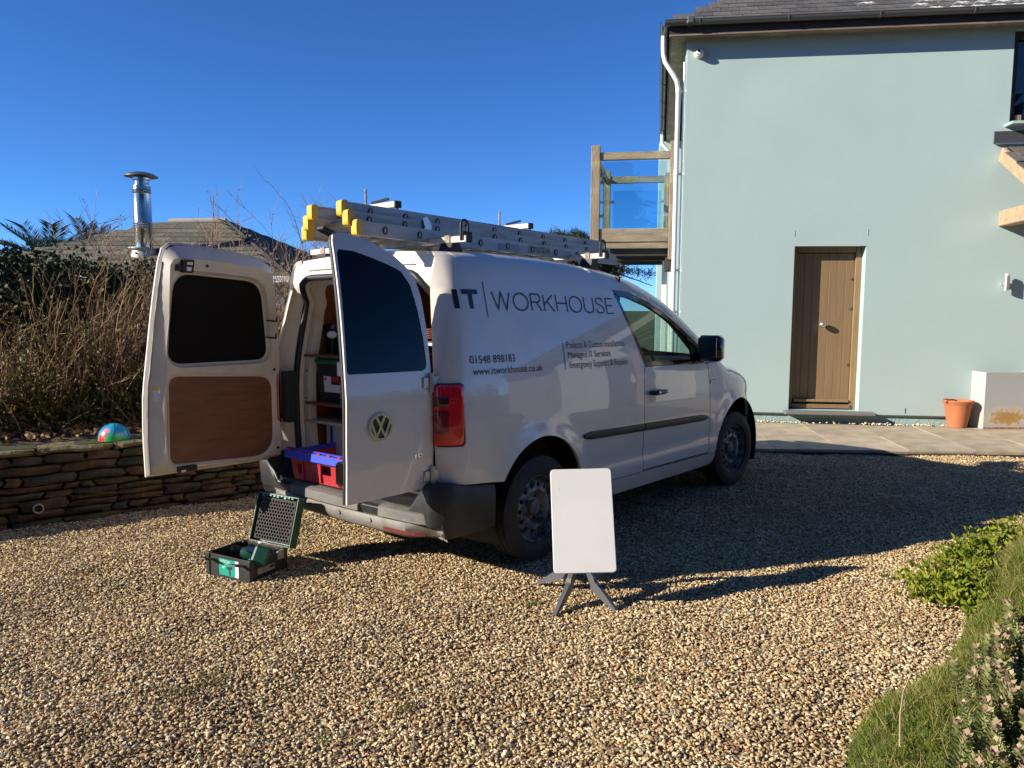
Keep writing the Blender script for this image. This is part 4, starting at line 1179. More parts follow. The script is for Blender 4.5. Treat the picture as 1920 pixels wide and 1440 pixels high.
lamp_o = [(2.975, 0.725), (2.985, 0.86), (3.025, 0.945), (3.20, 0.86), (3.40, 0.74), (3.44, 0.67), (3.035, 0.66)]
sill_o = [(0.345, 0.355), (0.40, 0.366), (0.95, 0.356), (1.136, 0.356), (2.142, 0.342), (2.245, 0.338), (2.24, 0.235), (0.36, 0.245)]
for sg in (-1, 1):
    f = body(sg)
    p = panel(so, [], 0.035 if sg < 0 else 0.08, f, 0.02).build('side_panel', PAINT, van, smooth=40, recalc=False)
    if sg < 0: p['label'] = 'white side panel with dark blue company lettering'
    d_ = panel(DOORF, [], 0.035 if sg < 0 else 0.08, f, 0.02).build('front_door', PAINT, van, smooth=40, recalc=False)
    sm_ = resample(DOORF[:6], 0.04, False); MB().tube([f(x, v, 0.002) for x, v in [(q[0] - 0.0025, q[1]) for q in sm_]], 0.0035, 5).build('shut_line', BLACK, d_, smooth=50)
    sm_ = resample(DOORF[8:], 0.04, False); MB().tube([f(x, v, 0.002) for x, v in [(q[0] + 0.0025, q[1] - (0.005 if q[1] < 0.37 else 0)) for q in sm_]], 0.0035, 5).build('shut_line', BLACK, d_, smooth=50)
    panel(wing_o, [], 0.035 if sg < 0 else 0.08, f, 0.02).build('front_wing', PAINT, van, smooth=40, recalc=False)
    panel(nose_o, [], 0.04 if sg < 0 else 0.09, f, 0.02).build('front_bumper', PAINT, van, smooth=40, recalc=False)
    panel(lamp_o, [], 0.04, f, 0.02).build('headlight', mat('headlight_glass', (0.35, 0.36, 0.38), 0.05, coat=1.0), van, smooth=40, recalc=False)
    panel(sill_o, [], 0.05, f, 0.02).build('sill', PAINT, van, smooth=40, recalc=False)
    # window: black surround then glass
    wo = round_poly(WINO, 0.015, 2)
    gi_ = inset(wo, 0.032)
    fr_ = panel(wo, [gi_], 0.03, lambda x, v, d, f=f: f(x, v, d + 0.004), 0.02).build('window_frame', BLACKG, d_, smooth=40, recalc=False)
    g_ = panel(inset(wo, 0.026), [], 0.05, lambda x, v, d, f=f: f(x, v, d + 0.012), 0.004).build('side_window', WINDOW, d_, smooth=40, recalc=False)
    q_ = MB(); q_.add([f(1.80, 1.295, 0.002), f(1.835, 1.29, 0.002), f(1.86, 1.11, 0.002), f(1.825, 1.11, 0.002)], [(0, 1, 2, 3)])
    q_.build('quarter_bar', BLACKG, g_, smooth=0)
    # rub strip in two lengths
    for (xa, xb) in ((0.395, 1.119), (1.130, 2.085)):
        za, zb = (0.700, 0.678) if xa < 1 else (0.678, 0.650)
        zs = lambda x: za + (zb - za) * (x - xa) / (xb - xa)
        n_ = 16; mb = MB()
        for i in range(n_ + 1):
            x = xa + (xb - xa) * i / n_
            tp = 1.0
            if xa < 1 and i < 2: tp = (0.45, 0.85)[i]
            if xb > 2 and i > n_ - 2: tp = (0.85, 0.5)[i - n_ + 1]
            for (dz, dd) in ((-0.027, 0.003), (-0.024, -0.010), (0.0, -0.015), (0.024, -0.010), (0.027, 0.003)):
                mb.v.append(tuple(f(x, zs(x) + dz * tp, dd)))
        for i in range(n_):
            for j in range(4):
                a = i * 5 + j; mb.f.append((a, a + 5, a + 6, a + 1)); mb.mi.append(0)
        mb.f += [(0, 1, 2, 3, 4), tuple(n_ * 5 + j for j in (4, 3, 2, 1, 0))]; mb.mi += [0, 0]
        mb.build('rub_strip', PLASTIC, p if xa < 1 else d_, smooth=30)
    # door handle
    h_ = MB()
    path = [f(x, 0.912, dd) for x, dd in ((1.20, 0.0), (1.205, -0.03), (1.23, -0.042), (1.32, -0.044), (1.365, -0.038), (1.375, 0.0))]
    h_.tube(path, [0.014, 0.017, 0.018, 0.017, 0.016, 0.012], 10)
    hh = h_.build('door_handle', BLACKG, d_, smooth=50)
    MB().cyl(f(1.235, 0.915, -0.054), f(1.235, 0.915, -0.064), 0.011, 12).build('lock', STEEL, hh)
    dish_ = MB().sphere(tuple(f(1.30, 0.905, 0.01)), 0.05, 16, 10, (1.3, 0.12, 0.75)); dish_.build('handle_recess', PAINT_IN, d_, smooth=60)
    # side repeater on the wing
    rp = MB(); rp.add([f(2.118, .945, -.003), f(2.115, .915, -.003), f(2.20, .915, -.003), f(2.225, .945, -.003)], [(0, 1, 2, 3)])
    rp = rp.build('side_repeater', BLACKG, van, smooth=0)
    r2 = MB(); r2.add([f(2.130, .941, -.005), f(2.128, .920, -.005), f(2.195, .920, -.005), f(2.212, .941, -.005)], [(0, 1, 2, 3)])
    r2.build('repeater_lens', mat('clear_lens', (0.55, 0.55, 0.55), 0.15, coat=1.0), rp, smooth=0)
    # wheel arch liner
    for (cx, cz, cr) in (WR, WF):
        lm = MB().lathe([(cr + 0.012, sg * 0.865), (cr + 0.03, sg * 0.5), (0.0, sg * 0.5)], 40, (cx, 0, cz), 'Y', a0=R(-25), a1=R(205))
        lm.build('arch_liner', BLACK, van, smooth=50, recalc=False)
# roof, windscreen, bonnet
def roof_strip(x0, x1, nx_, name, m_, k0=0.0, off=0.0):
    mb = MB(); ny_ = 12
    for i in range(nx_ + 1):
        for j in range(2 * ny_ + 1):
            s = (j - ny_) / ny_
            xa = rear_x(VE(-0.66) + 0.17 + 0.60 * (1 - abs(s))) if x0 < -0.5 else x0
            x = xa + (x1 - xa) * i / nx_
            y, z = section(x, VE(x) + 0.17 + 0.60 * (1 - abs(s)))
            mb.v.append((x, math.copysign(y, s) if y else 0, z + off))
    w = 2 * ny_ + 1
    for i in range(nx_):
        for j in range(2 * ny_):
            a = i * w + j; mb.f.append((a, a + w, a + w + 1, a + 1)); mb.mi.append(0)
    return mb.build(name, m_, van, smooth=40, recalc=False)
roof_strip(-0.665, 1.52, 40, 'roof', PAINT)
roof_strip(1.52, 2.42, 16, 'windscreen', WINDOW)
roof_strip(2.42, 3.54, 16, 'bonnet', PAINT)
# underside
ub = MB().box((1.35, 0, 0.33), (3.9, 1.06, 0.24), 0.02); ub.box((1.3, 0, 0.40), (1.75, 1.62, 0.2), 0.02)
ub.build('underbody', BLACK, van)
MB().tube([(-0.70, 0.32, 0.26), (-0.3, 0.34, 0.25), (0.6, 0.3, 0.22)], 0.03, 10).build('exhaust_pipe', RUSTY, van, smooth=50)
MB().box((-0.45, 0.0, 0.36), (0.5, 1.0, 0.16), 0.03).build('spare_carrier', BLACK, van)
# --- rear bumper: plan path swept with a section
def bumper_path():
    pts = []
    for i in range(9): pts.append((-0.44 - 0.24 * i / 8, -0.893 + 0.010 * (i / 8) ** 2))
    cx_, cy_ = -0.70, -0.76
    for i in range(1, 10):
        a = R(-90 - 90 * i / 10 * 0.93); pts.append((cx_ - 0.02 + 0.135 * math.cos(a), cy_ + 0.125 * math.sin(a)))
    for i in range(13):
        y = -0.74 + 0.74 * i / 12; pts.append((-0.838 - 0.035 * (1 - (y / 0.74) ** 2), y))
    full = pts + [(x, -y) for x, y in reversed(pts[:-1])]
    return full
BP = bumper_path()
def sweep(path, prof_fn, name, m_, parent, closed_caps=True):
    mb = MB(); n_ = len(path); rows = []
    for i, (x, y) in enumerate(path):
        a = path[max(i - 1, 0)]; b = path[min(i + 1, n_ - 1)]
        t = Vector((b[0] - a[0], b[1] - a[1], 0)).normalized(); nrm = Vector((-t.y, t.x, 0))   # path runs right -> left round the back: outward
        if nrm.dot(Vector((x - 0.3, y, 0))) < 0: nrm = -nrm
        pr_ = prof_fn(i, x, y); rows.append(len(pr_))
        for (o, z) in pr_: mb.v.append((x + nrm.x * o, y + nrm.y * o, z))
    k = rows[0]
    for i in range(n_ - 1):
        for j in range(k):
            j2 = (j + 1) % k; a = i * k
            mb.f.append((a + j, a + k + j, a + k + j2, a + j2)); mb.mi.append(0)
    mb.f += [tuple(range(k)), tuple((n_ - 1) * k + j for j in range(k - 1, -1, -1))]; mb.mi += [0, 0]
    return mb.build(name, m_, parent, smooth=35)
def prof_dark(i, x, y):
    back = max(0, min(1, (abs(y) - 0.60) / 0.16)) if x < -0.72 else 1.0
    s = back * back * (3 - 2 * back)
    zt = 0.418 + (0.142 + 0.03 * max(0, min(1, (-0.42 - x) / 0.3))) * s if x < -0.70 else (0.545 + 0.035 * max(0, min(1, (-0.44 - x) / 0.3)))
    zb = 0.300 if x > -0.80 and abs(y) > 0.72 else 0.362
    return [(-0.16, zt - 0.012), (-0.03, zt), (-0.008, zt - 0.008), (0.0, zt - 0.025), (0.004, (zt + zb) / 2 + 0.02), (-0.004, zb + 0.02), (-0.012, zb), (-0.16, zb - 0.002)]
rb = sweep(BP, prof_dark, 'rear_bumper', PLASTIC, van)
sub = [p for p in BP if abs(p[1]) <= 0.80 and p[0] < -0.74]
def prof_low(i, x, y):
    t = max(0, min(1, (abs(y) - 0.60) / 0.14)); k = -0.10 * t * t * (3 - 2 * t)
    return [(-0.12, 0.360), (0.002 + k, 0.360), (0.010 + k, 0.346), (0.008 + k, 0.318), (-0.006 + k, 0.290), (-0.03 + k, 0.272), (-0.12, 0.266)]
bl = sweep(sub, prof_low, 'bumper_skirt', BUMP_LOW, rb)
def bump_pt(y, o):
    x = -0.838 - 0.035 * (1 - min(1, (y / 0.74) ** 2)); return x - o
for (ya, yb) in ((-0.80, -0.42), (-0.25, 0.42)):
    mb = MB(); n_ = 14
    for i in range(n_ + 1):
        y = ya + (yb - ya) * i / n_; x = bump_pt(y, 0) + (0.0 if abs(y) < 0.7 else 0.04 * ((abs(y) - 0.7) / 0.1) ** 2)
        for (dx, z) in ((0.13, 0.432), (0.012, 0.436), (-0.012, 0.424), (-0.016, 0.372), (0.02, 0.366)):
            mb.v.append((x + dx, y, z))
    for i in range(n_):
        for j in range(4):
            a = i * 5 + j; mb.f.append((a, a + 5, a + 6, a + 1)); mb.mi.append(0)
    mb.f += [(0, 1, 2, 3, 4), tuple(n_ * 5 + j for j in (4, 3, 2, 1, 0))]; mb.mi += [0, 0]
    mb.build('bumper_step', PLASTIC_W, rb, smooth=30)
for sg in (-1, 1):
    mb = MB(); n_ = 6
    for i in range(n_ + 1):
        y = sg * (0.46 + 0.27 * i / n_); x = bump_pt(y, 0.013)
        for z in (0.300, 0.319): mb.v.append((x + (0.03 * (max(0, abs(y) - 0.62) / 0.1) ** 2), y, z))
    for i in range(n_): mb.f.append((2 * i, 2 * i + 1, 2 * i + 3, 2 * i + 2)); mb.mi.append(0)
    mb.build('reflector', mat('reflector_red', (0.14, 0.025, 0.025), 0.35), rb, smooth=0, recalc=False)
for y in (-0.35, -0.08, 0.2):
    MB().cyl((bump_pt(y, 0.006), y, 0.335), (bump_pt(y, 0.016), y, 0.335), 0.012, 12).build('parking_sensor', BUMP_LOW, bl)
# --- tail lights
for sg in (-1, 1):
    xs_ = [-0.650 + (xrear(0.94) + 0.650) * q_ for q_ in (0, 0.2, 0.4, 0.6, 0.78, 0.9, 0.97, 1.0)]
    plan = [(x, yhalf(x, 0.94)) for x in xs_] + ([(xrear(0.94) - 0.004, 0.765)] if sg < 0 else [(xrear(0.94) - 0.016, 0.735), (xrear(0.94) - 0.026, 0.690), (xrear(0.94) - 0.022, 0.660)])
    NP = len(plan)
    def lamp(prf, z0, z1, o, name, m_, par, i0=0, i1=None, rr_=0.02):
        mb = MB(); pl_ = prf[i0:i1]; zs = [z0, z0 + rr_ * 0.3, z0 + rr_, (z0 * 2 + z1) / 3, (z0 + 2 * z1) / 3, z1 - rr_, z1 - rr_ * 0.3, z1]
        for z in zs:
            sh = 0.0 if z0 + rr_ * 0.9 < z < z1 - rr_ * 0.9 else (0.005 if z0 < z < z1 else 0.012)
            for k, (x, y) in enumerate(pl_):
                ll = math.hypot(x + 0.60, y - 0.70)
                nx_, ny_ = (x + 0.60) / ll, (y - 0.70) / ll
                e = o - sh - (0.008 if k in (0, len(pl_) - 1) else 0)
                mb.v.append((x + nx_ * e + lean(z) * 0, sg * (y + ny_ * e), z))
        k = len(pl_)
        for i in range(len(zs) - 1):
            for j in range(k - 1):
                a = i * k + j; q = (a, a + 1, a + k + 1, a + k); mb.f.append(q if sg < 0 else q[::-1]); mb.mi.append(0)
        return mb.build(name, m_, par, smooth=50, recalc=False)
    plan = [(plan[i // 2][0] + (plan[i // 2 + 1][0] - plan[i // 2][0]) * 0.5 * (i % 2), plan[i // 2][1] + (plan[i // 2 + 1][1] - plan[i // 2][1]) * 0.5 * (i % 2)) for i in range(2 * NP - 2)] + [plan[-1]]
    hs = lamp(plan, 0.776, 1.110, -0.004, 'tail_light', BLACK, van)
    lamp(plan, 0.781, 1.105, 0.010, 'lens', RED_LENS, hs)
    lamp(plan, 0.985, 1.045, 0.0135, 'dark_lens', RED_DARK, hs, 6, 15, 0.006)
    lamp(plan, 0.83, 0.985, 0.0125, 'brake_lens', mat('mid_red_lens', (0.20, 0.008, 0.012), 0.12, coat=1.0), hs, 6, 15, 0.02)
    lamp(plan, 0.875, 0.915, 0.0145, 'indicator_lens', ORANGE, hs, 10, 15, 0.006)
    inn = MB().box((-0.735, sg * (0.715 if sg < 0 else 0.625), 0.943), (0.07, 0.075, 0.33), 0.01); inn.build('lamp_housing', BLACK, van)
# --- rear frame round the load opening
def ropen(r_=0.0):
    """opening contour (y,z) inset r_"""
    h = []
    for z in np.linspace(0.46, 1.42, 10): h.append((0.665 - 0.045 * max(0, (z - 1.05) / 0.4) ** 1.3 - r_, z))
    for i in range(1, 9):
        a = R(90 * i / 8); h.append((0.45 + 0.17 * math.cos(a) - r_ * 0.8, 1.45 + 0.245 * math.sin(a) - r_ * 0.8))
    return h
def ring(h): return h + [(-y, z) for y, z in reversed(h)]
ro = [(yhalf(xrear(z) + 0.0005, z) - 0.002, z) for z in np.linspace(0.46, 1.64, 14)]
for v in np.linspace(1.665, VE(-0.66) + 0.17, 9):
    y, z = section(rear_x(v) + 0.0005, v); ro.append((y, z))
for y_ in (0.8, 0.6, 0.4, 0.2, 0.0):
    v = VE(-0.66) + 0.17 + 0.60 * (1 - y_); y, z = section(rear_x(v) + 0.0005, v); ro.append((y, z))
RO = ro + [(-y, z) for y, z in reversed(ro[:-1])]
hin = ring(ropen())
def frame_x(y, z):
    yb = 0.770 - 0.07 * max(0, (z - 1.05) / 0.6)
    f_ = max(0.0, min(1.0, (yb - abs(y)) / 0.10)) * max(0.0, min(1.0, (1.66 - z) / 0.12))
    return xrear(z) + 0.002 + 0.115 * f_ + 0.012 * max(0.0, min(1.0, (z - 1.54) / 0.12))
frm = panel(RO, [hin], 0.03, lambda y, z, d: (frame_x(y, z) + d, y, z), 0.05)
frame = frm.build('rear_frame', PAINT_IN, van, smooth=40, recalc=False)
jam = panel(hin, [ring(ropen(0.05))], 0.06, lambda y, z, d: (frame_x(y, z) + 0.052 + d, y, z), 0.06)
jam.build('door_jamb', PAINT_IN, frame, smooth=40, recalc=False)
seal = [(frame_x(y, z) - 0.004, y, z) for y, z in ring(ropen(-0.002))]
MB().tube(seal, 0.020, 8).build('door_seal', BLACK, frame, smooth=60)
for z in (1.50, 1.10, 0.92):
    MB().cyl((frame_x(0.655, z) + 0.055, 0.640, z), (frame_x(0.655, z) + 0.05, 0.630, z), 0.006, 8).build('trim_hole', BLACK, frame)
MB().tube([(xrear(z) + 0.015, 0.752 - 0.10 * max(0, (z - 1.05) / 0.55) ** 1.2, z) for z in np.linspace(1.16, 1.62, 10)], 0.011, 6).build('pillar_rib', PAINT_IN, frame, smooth=60)
MB().cyl((xrear(1.55) + 0.030, 0.712, 1.555), (xrear(1.55) - 0.006, 0.712, 1.555), 0.025, 18).build('grommet', BLACK, frame)
MB().tube([(xrear(1.755) - 0.001, y, 1.755 - 0.02 * abs(y)) for y in np.linspace(-0.5, 0.5, 12)], 0.004, 5).build('seam_sealer', PAINT_IN, frame, smooth=50)
# --- load space
sh = 0.0
MB().box((0.20, 0, 0.428), (1.56, 1.30, 0.03)).build('load_floor', PLY, van, smooth=0)
MB().box((-0.70, 0, 0.424), (0.235, 1.36, 0.032), 0.006).build('sill_plate', PLASTIC, van)
for sg in (-1, 1):
    lw = MB(); pts_ = [(-0.56, 0.44, 0.652), (0.98, 0.44, 0.655), (0.98, 1.10, 0.655), (0.95, 1.66, 0.60), (-0.50, 1.66, 0.600), (-0.55, 1.10, 0.645)]
    lw.add([(x, sg * y, z) for x, z, y in pts_], [(0, 1, 2, 5), (5, 2, 3, 4)])
    lw.build('side_lining', CARPET if sg < 0 else PLY, van, smooth=0)
MB().box((1.0, 0, 1.1), (0.02, 1.5, 1.25)).build('bulkhead', CARPET, van, smooth=0)
MB().box((0.18, 0, 1.71), (1.62, 1.24, 0.015)).build('headlining', PAINT_IN, van, smooth=0)
# shelf rack on the left
MB().box((-0.20, 0.42, 0.772), (0.80, 0.46, 0.018), 0.002).build('shelf', PLY_PALE, van)
MB().box((-0.33, 0.44, 0.831), (0.012, 0.42, 0.095), 0.0).build('shelf_board', PLY, van, smooth=0)
MB().box((-0.20, 0.42, 0.890), (0.80, 0.46, 0.016), 0.002).build('shelf', PLY, van)
MB().box((-0.20, 0.42, 1.20), (0.80, 0.46, 0.016), 0.002).build('shelf', PLY, van)
# rack seen through the gap on the right
MB().box((-0.15, -0.47, 1.30), (0.8, 0.30, 0.02), 0.002).build('shelf', STEEL, van)
# cab: seats, dash, wheel
for sg in (-1, 1):
    s_ = MB(); s_.box((1.30, sg * 0.38, 0.62), (0.5, 0.48, 0.22), 0.05)
    M_ = Matrix.Rotation(R(-14), 3, 'Y'); s_.box((1.10, sg * 0.38, 0.98), (0.15, 0.46, 0.66), 0.05, M_); s_.box((1.02, sg * 0.38, 1.37), (0.10, 0.26, 0.17), 0.035, M_)
    s_.build('seat', mat('seat_fabric', (0.035, 0.037, 0.045), 0.9), van, smooth=40)
db = MB().prism([(1.95, 0.55), (1.85, 0.80), (1.92, 1.02), (2.10, 1.075), (2.45, 1.05), (2.45, 0.55)], -0.80, 0.80, lambda p, d: (p[0], d, p[1]))
db.build('dashboard', PLASTIC, van)
stw = [(1.80 + 0.07 * math.sin(t), -0.38 + 0.185 * math.cos(t), 1.02 + 0.17 * math.sin(t)) for t in np.linspace(0, 2 * math.pi, 25)]
MB().tube(stw, 0.014, 8).build('steering_wheel', BLACK, van, smooth=60)
MB().box((1.55, 0, 0.45), (1.2, 1.5, 0.06)).build('cab_floor', BLACK, van)
# --- door mirrors
for sg in (-1, 1):
    mbm = MB().box((1.925, sg * 0.985, 1.205), (0.12, 0.19, 0.20), 0.05)
    mr_ = mbm.build('door_mirror', BLACKG, van, smooth=50)
    MB().beam((1.97, sg * 0.82, 1.125), (1.95, sg * 0.93, 1.145), 0.09, 0.07, 0.02).build('mirror_arm', BLACK, mr_)
    MB().box((1.8625, sg * 0.988, 1.21), (0.006, 0.145, 0.15), 0.0).build('mirror_glass', CHROME, mr_)
    mt_ = MB(); f = body(sg); mt_.add([f(1.99, 1.215, -.006), f(2.06, 1.10, -.006), f(1.90, 1.10, -.006), f(1.88, 1.13, -.006)], [(0, 1, 2, 3)]); mt_.build('mirror_base', BLACK, mr_, smooth=0)
# --- wheels
def make_wheel():
    root_mb = MB(); w2 = 0.097; ro_ = 0.316; ri_ = 0.200
    tread = [(ri_, -w2 * 0.80), (ri_ + 0.012, -w2 * 0.94), (0.245, -w2 * 1.02), (0.285, -w2 * 0.98), (0.303, -w2 * 0.86)]
    prof = list(tread)
    for k in range(4):
        y = -w2 * 0.66 + k * w2 * 0.44
        prof += [(ro_ - 0.001, y - 0.016), (ro_, y - 0.004), (ro_ - 0.008, y - 0.003), (ro_ - 0.008, y + 0.003), (ro_, y + 0.004)]
    prof += [(r, -y) for r, y in reversed(tread)]
    tyre = MB().lathe(prof, 56, (0, 0, 0), 'Y').mesh('tyre', [TYRE], 35)
    # rim barrel + disc; outer face towards -y
    barrel = MB().lathe([(0.202, -0.083), (0.207, -0.080), (0.207, -0.074), (0.193, -0.070), (0.186, -0.05), (0.176, -0.03), (0.172, 0.05), (0.20, 0.08)], 48, (0, 0, 0), 'Y').mesh('rim', [RIM], 40)
    def zr(r):
        t = r
        if t > 0.150: return -0.048 + (t - 0.150) * 0.55
        if t > 0.105: return -0.058 + 0.010 * ((t - 0.105) / 0.045) ** 2
        if t > 0.085: return -0.058 + 0.030 * ((0.105 - t) / 0.020)
        return -0.028 - 0.004 * (t < 0.05)
    circ = lambda r, n_, cx=0, cy=0: [(cx + r * math.cos(2 * math.pi * i / n_), cy + r * math.sin(2 * math.pi * i / n_)) for i in range(n_)]
    holes = [circ(0.0135, 10, 0.140 * math.cos(2 * math.pi * k / 14), 0.140 * math.sin(2 * math.pi * k / 14)) for k in range(14)]
    disc = panel(circ(0.178, 48), holes, 0.016, lambda a, b, d: (a, zr(math.hypot(a, b)) + d, b), 0.010).mesh('wheel_disc', [RIM], 30, recalc=False)
    back = MB().lathe([(0.0, 0.0), (0.17, 0.0)], 32, (0, 0, 0), 'Y').mesh('brake_drum', [BLACK], 0)
    cap = MB().lathe([(0.0, -0.062), (0.03, -0.060), (0.046, -0.052), (0.050, -0.028)], 24, (0, 0, 0), 'Y').mesh('hub_cap', [mat('hub_dirty', (0.09, 0.08, 0.075), 0.55, col2=(0.2, 0.19, 0.18), nscale=20)], 40)
    bolt = MB().cyl((0, -0.026, 0), (0, -0.044, 0), 0.010, 6).mesh('wheel_bolt', [mat('bolt_dark', (0.06, 0.055, 0.05), 0.5, metal=0.5)], 0)
    return tyre, barrel, disc, back, cap, bolt
WM = make_wheel()
for (x, sg, st) in ((-0.0, -1, 0.0), (-0.0, 1, 0.0), (2.681, -1, R(-4)), (2.681, 1, R(-4))):
    ty = link('wheel', WM[0], van, (x, sg * 0.765, 0.312)); ty.rotation_euler = (0, R(rnd.uniform(0, 90)), st if sg < 0 else math.pi + st)
    for (nm, me_) in zip(('rim', 'wheel_disc', 'brake_drum', 'hub_cap'), WM[1:5]): link(nm, me_, ty)
    for k in range(5):
        a = 2 * math.pi * k / 5; link('wheel_bolt', WM[5], ty, (0.068 * math.cos(a), 0, 0.068 * math.sin(a)))
# --- rear doors
def rdoor(sg, L, Ltop, ang, hx, hy, name, label):
    """door frame: r from hinge 0..L, z; outer skin at depth 0, inner at d>0"""
    root = MB()
    crown = lambda r, z: 0.010 * (1 - ((r - L / 2) / (L / 2)) ** 2)
    th = R(ang); c_, s_ = math.cos(th), math.sin(th) * (-sg)
    def f(r, z, d):
        # closed position: x forward offset lean, y = towards the other side
        cx = lean(z) - crown(r, z) + d; cy = -sg * r
        return Vector((hx + cx * c_ - cy * s_, sg * hy + cx * s_ + cy * c_, z))
    return f
HX, HY = -0.772, 0.755
Z0 = 0.552
# right leaf (narrow): outside faces the camera
fr_ = rdoor(-1, 0.52, 0.5, 85, HX, HY, '', '')
RO_ = [(0.0, Z0 + 0.012), (0.52, Z0), (0.522, 0.80), (0.517, 1.05), (0.510, 1.40), (0.505, 1.70), (0.502, 1.82), (0.490, 1.858), (0.42, 1.862), (0.33, 1.842), (0.24, 1.806), (0.16, 1.762), (0.09, 1.705), (0.045, 1.64), (0.022, 1.56), (0.008, 1.40), (0.002, 1.20), (0.0, 1.0)]
RW_ = [(0.460, 1.182), (0.470, 1.192), (0.462, 1.50), (0.455, 1.76), (0.445, 1.780), (0.40, 1.776), (0.30, 1.748), (0.20, 1.715), (0.13, 1.685), (0.085, 1.62), (0.055, 1.50), (0.035, 1.35), (0.026, 1.22), (0.034, 1.19), (0.055, 1.178)]
RW_ = [(r + 0.034, z) if r > 0.43 else (r, z) for r, z in RW_]
rd = panel(RO_, [RW_], 0.035, fr_, 0.014).build('rear_door', PAINT, van, smooth=35, recalc=False)
rd['label'] = 'narrow right rear door with chrome badge, swung open'
panel(inset(RW_, -0.002), [], 0.06, lambda r, z, d: fr_(r, z, d + 0.004), 0.004).build('rear_window', TINT, rd, smooth=40, recalc=False)
inr = inset(RO_, 0.035)
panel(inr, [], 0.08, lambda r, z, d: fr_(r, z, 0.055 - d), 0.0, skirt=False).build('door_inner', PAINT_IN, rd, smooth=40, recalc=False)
eb = MB(); ro_s = resample(RO_, 0.06); ri_s = inset(ro_s, 0.03)
k = len(ro_s); eb.v = [tuple(fr_(r, z, 0.013)) for r, z in ro_s] + [tuple(fr_(r, z, 0.056)) for r, z in ri_s]
eb.f = [(i, (i + 1) % k, k + (i + 1) % k, k + i) for i in range(k)]; eb.mi = [0] * k
eb.build('door_edge', PAINT_IN, rd, smooth=40)
edge = [(r, z) for r, z in resample([(0.518, Z0 + 0.0), (0.520, 0.80), (0.515, 1.05), (0.508, 1.40), (0.503, 1.70), (0.500, 1.82), (0.480, 1.855)], 0.05, False)]
MB().tube([fr_(r - 0.004, z, 0.024) for r, z in edge], 0.014, 8).build('edge_seal', BLACK, rd, smooth=60)
MB().tube([fr_(r - 0.028, z, 0.058) for r, z in edge], 0.013, 8).build('inner_seal', BLACK, rd, smooth=60)
MB().box(tuple(fr_(0.515, 0.70, 0.055)), (0.055, 0.05, 0.115), 0.012, Matrix.Rotation(R(-5), 3, 'Z')).build('door_latch', BLACKG, rd)
MB().box(tuple(fr_(0.50, 1.865, 0.035)), (0.09, 0.06, 0.02), 0.006, Matrix.Rotation(R(20), 3, 'Y')).build('door_corner_cap', BLACK, rd)
# badge: ring with V over W
bc = (0.338, 0.918); Rb = 0.066
bdg = MB(); fb = lambda o: (lambda a, b: fr_(bc[0] - a, bc[1] + b, o))
rg = [(Rb * math.cos(2 * math.pi * i / 40), Rb * math.sin(2 * math.pi * i / 40)) for i in range(40)]
dk = MB(); ff = fb(-0.003); dk.add([ff(x, y) for x, y in rg], [tuple(range(40))])
dko = dk.build('badge_back', mat('badge_dark', (0.012, 0.014, 0.02), 0.25, coat=1.0), rd, smooth=0, recalc=False)
def extr(mb, pl, t, o0, o1, closed=False):
    m2 = MB(); ribbon(m2, pl, t, fb(o1), closed); o = len(m2.v)
    m3 = MB(); ribbon(m3, pl, t * 1.25, fb(o0), closed)
    n_ = len(m2.v) // 2
    mb.add(m2.v, m2.f); b0_ = len(mb.v) - len(m2.v); mb.add(m3.v, []); b1_ = len(mb.v) - len(m3.v)
    for i in range(n_ if closed else n_ - 1):
        i2 = (i + 1) % n_
        mb.add([], []); mb.f.append((b0_ + 2 * i, b0_ + 2 * i2, b1_ + 2 * i2, b1_ + 2 * i)); mb.f.append((b0_ + 2 * i + 1, b1_ + 2 * i + 1, b1_ + 2 * i2 + 1, b0_ + 2 * i2 + 1)); mb.mi += [0, 0]
bm_ = MB(); extr(bm_, [(x * 0.94, y * 0.94) for x, y in rg], 0.011, -0.003, -0.012, True)
extr(bm_, [(-0.026, 0.054), (0.0, 0.004), (0.026, 0.054)], 0.0125, -0.003, -0.010)
extr(bm_, [(-0.054, 0.026), (-0.026, -0.050), (0.0, 0.0), (0.026, -0.050), (0.054, 0.026)], 0.0125, -0.003, -0.010)
bm_.build('badge', CHROME, rd, smooth=25)
V_, F_ = text_poly('TDI', 0.068, 0.020, 0.01)
tm = MB(); tm.add([fr_(0.135 - x, 0.735 + y, -0.004) for x, y in V_], F_); tm.add([fr_(0.135 - x, 0.735 + y, -0.0005) for x, y in V_], [])
tm.build('engine_badge', CHROME, rd, smooth=0, recalc=False)
tm = MB(); tm.add([fr_(0.05, 0.60, -0.002), fr_(0.018, 0.602, -0.002), fr_(0.018, 0.612, -0.002), fr_(0.05, 0.610, -0.002)], [(0, 1, 2, 3)]); tm.build('small_emblem', BLACK, rd, smooth=0)
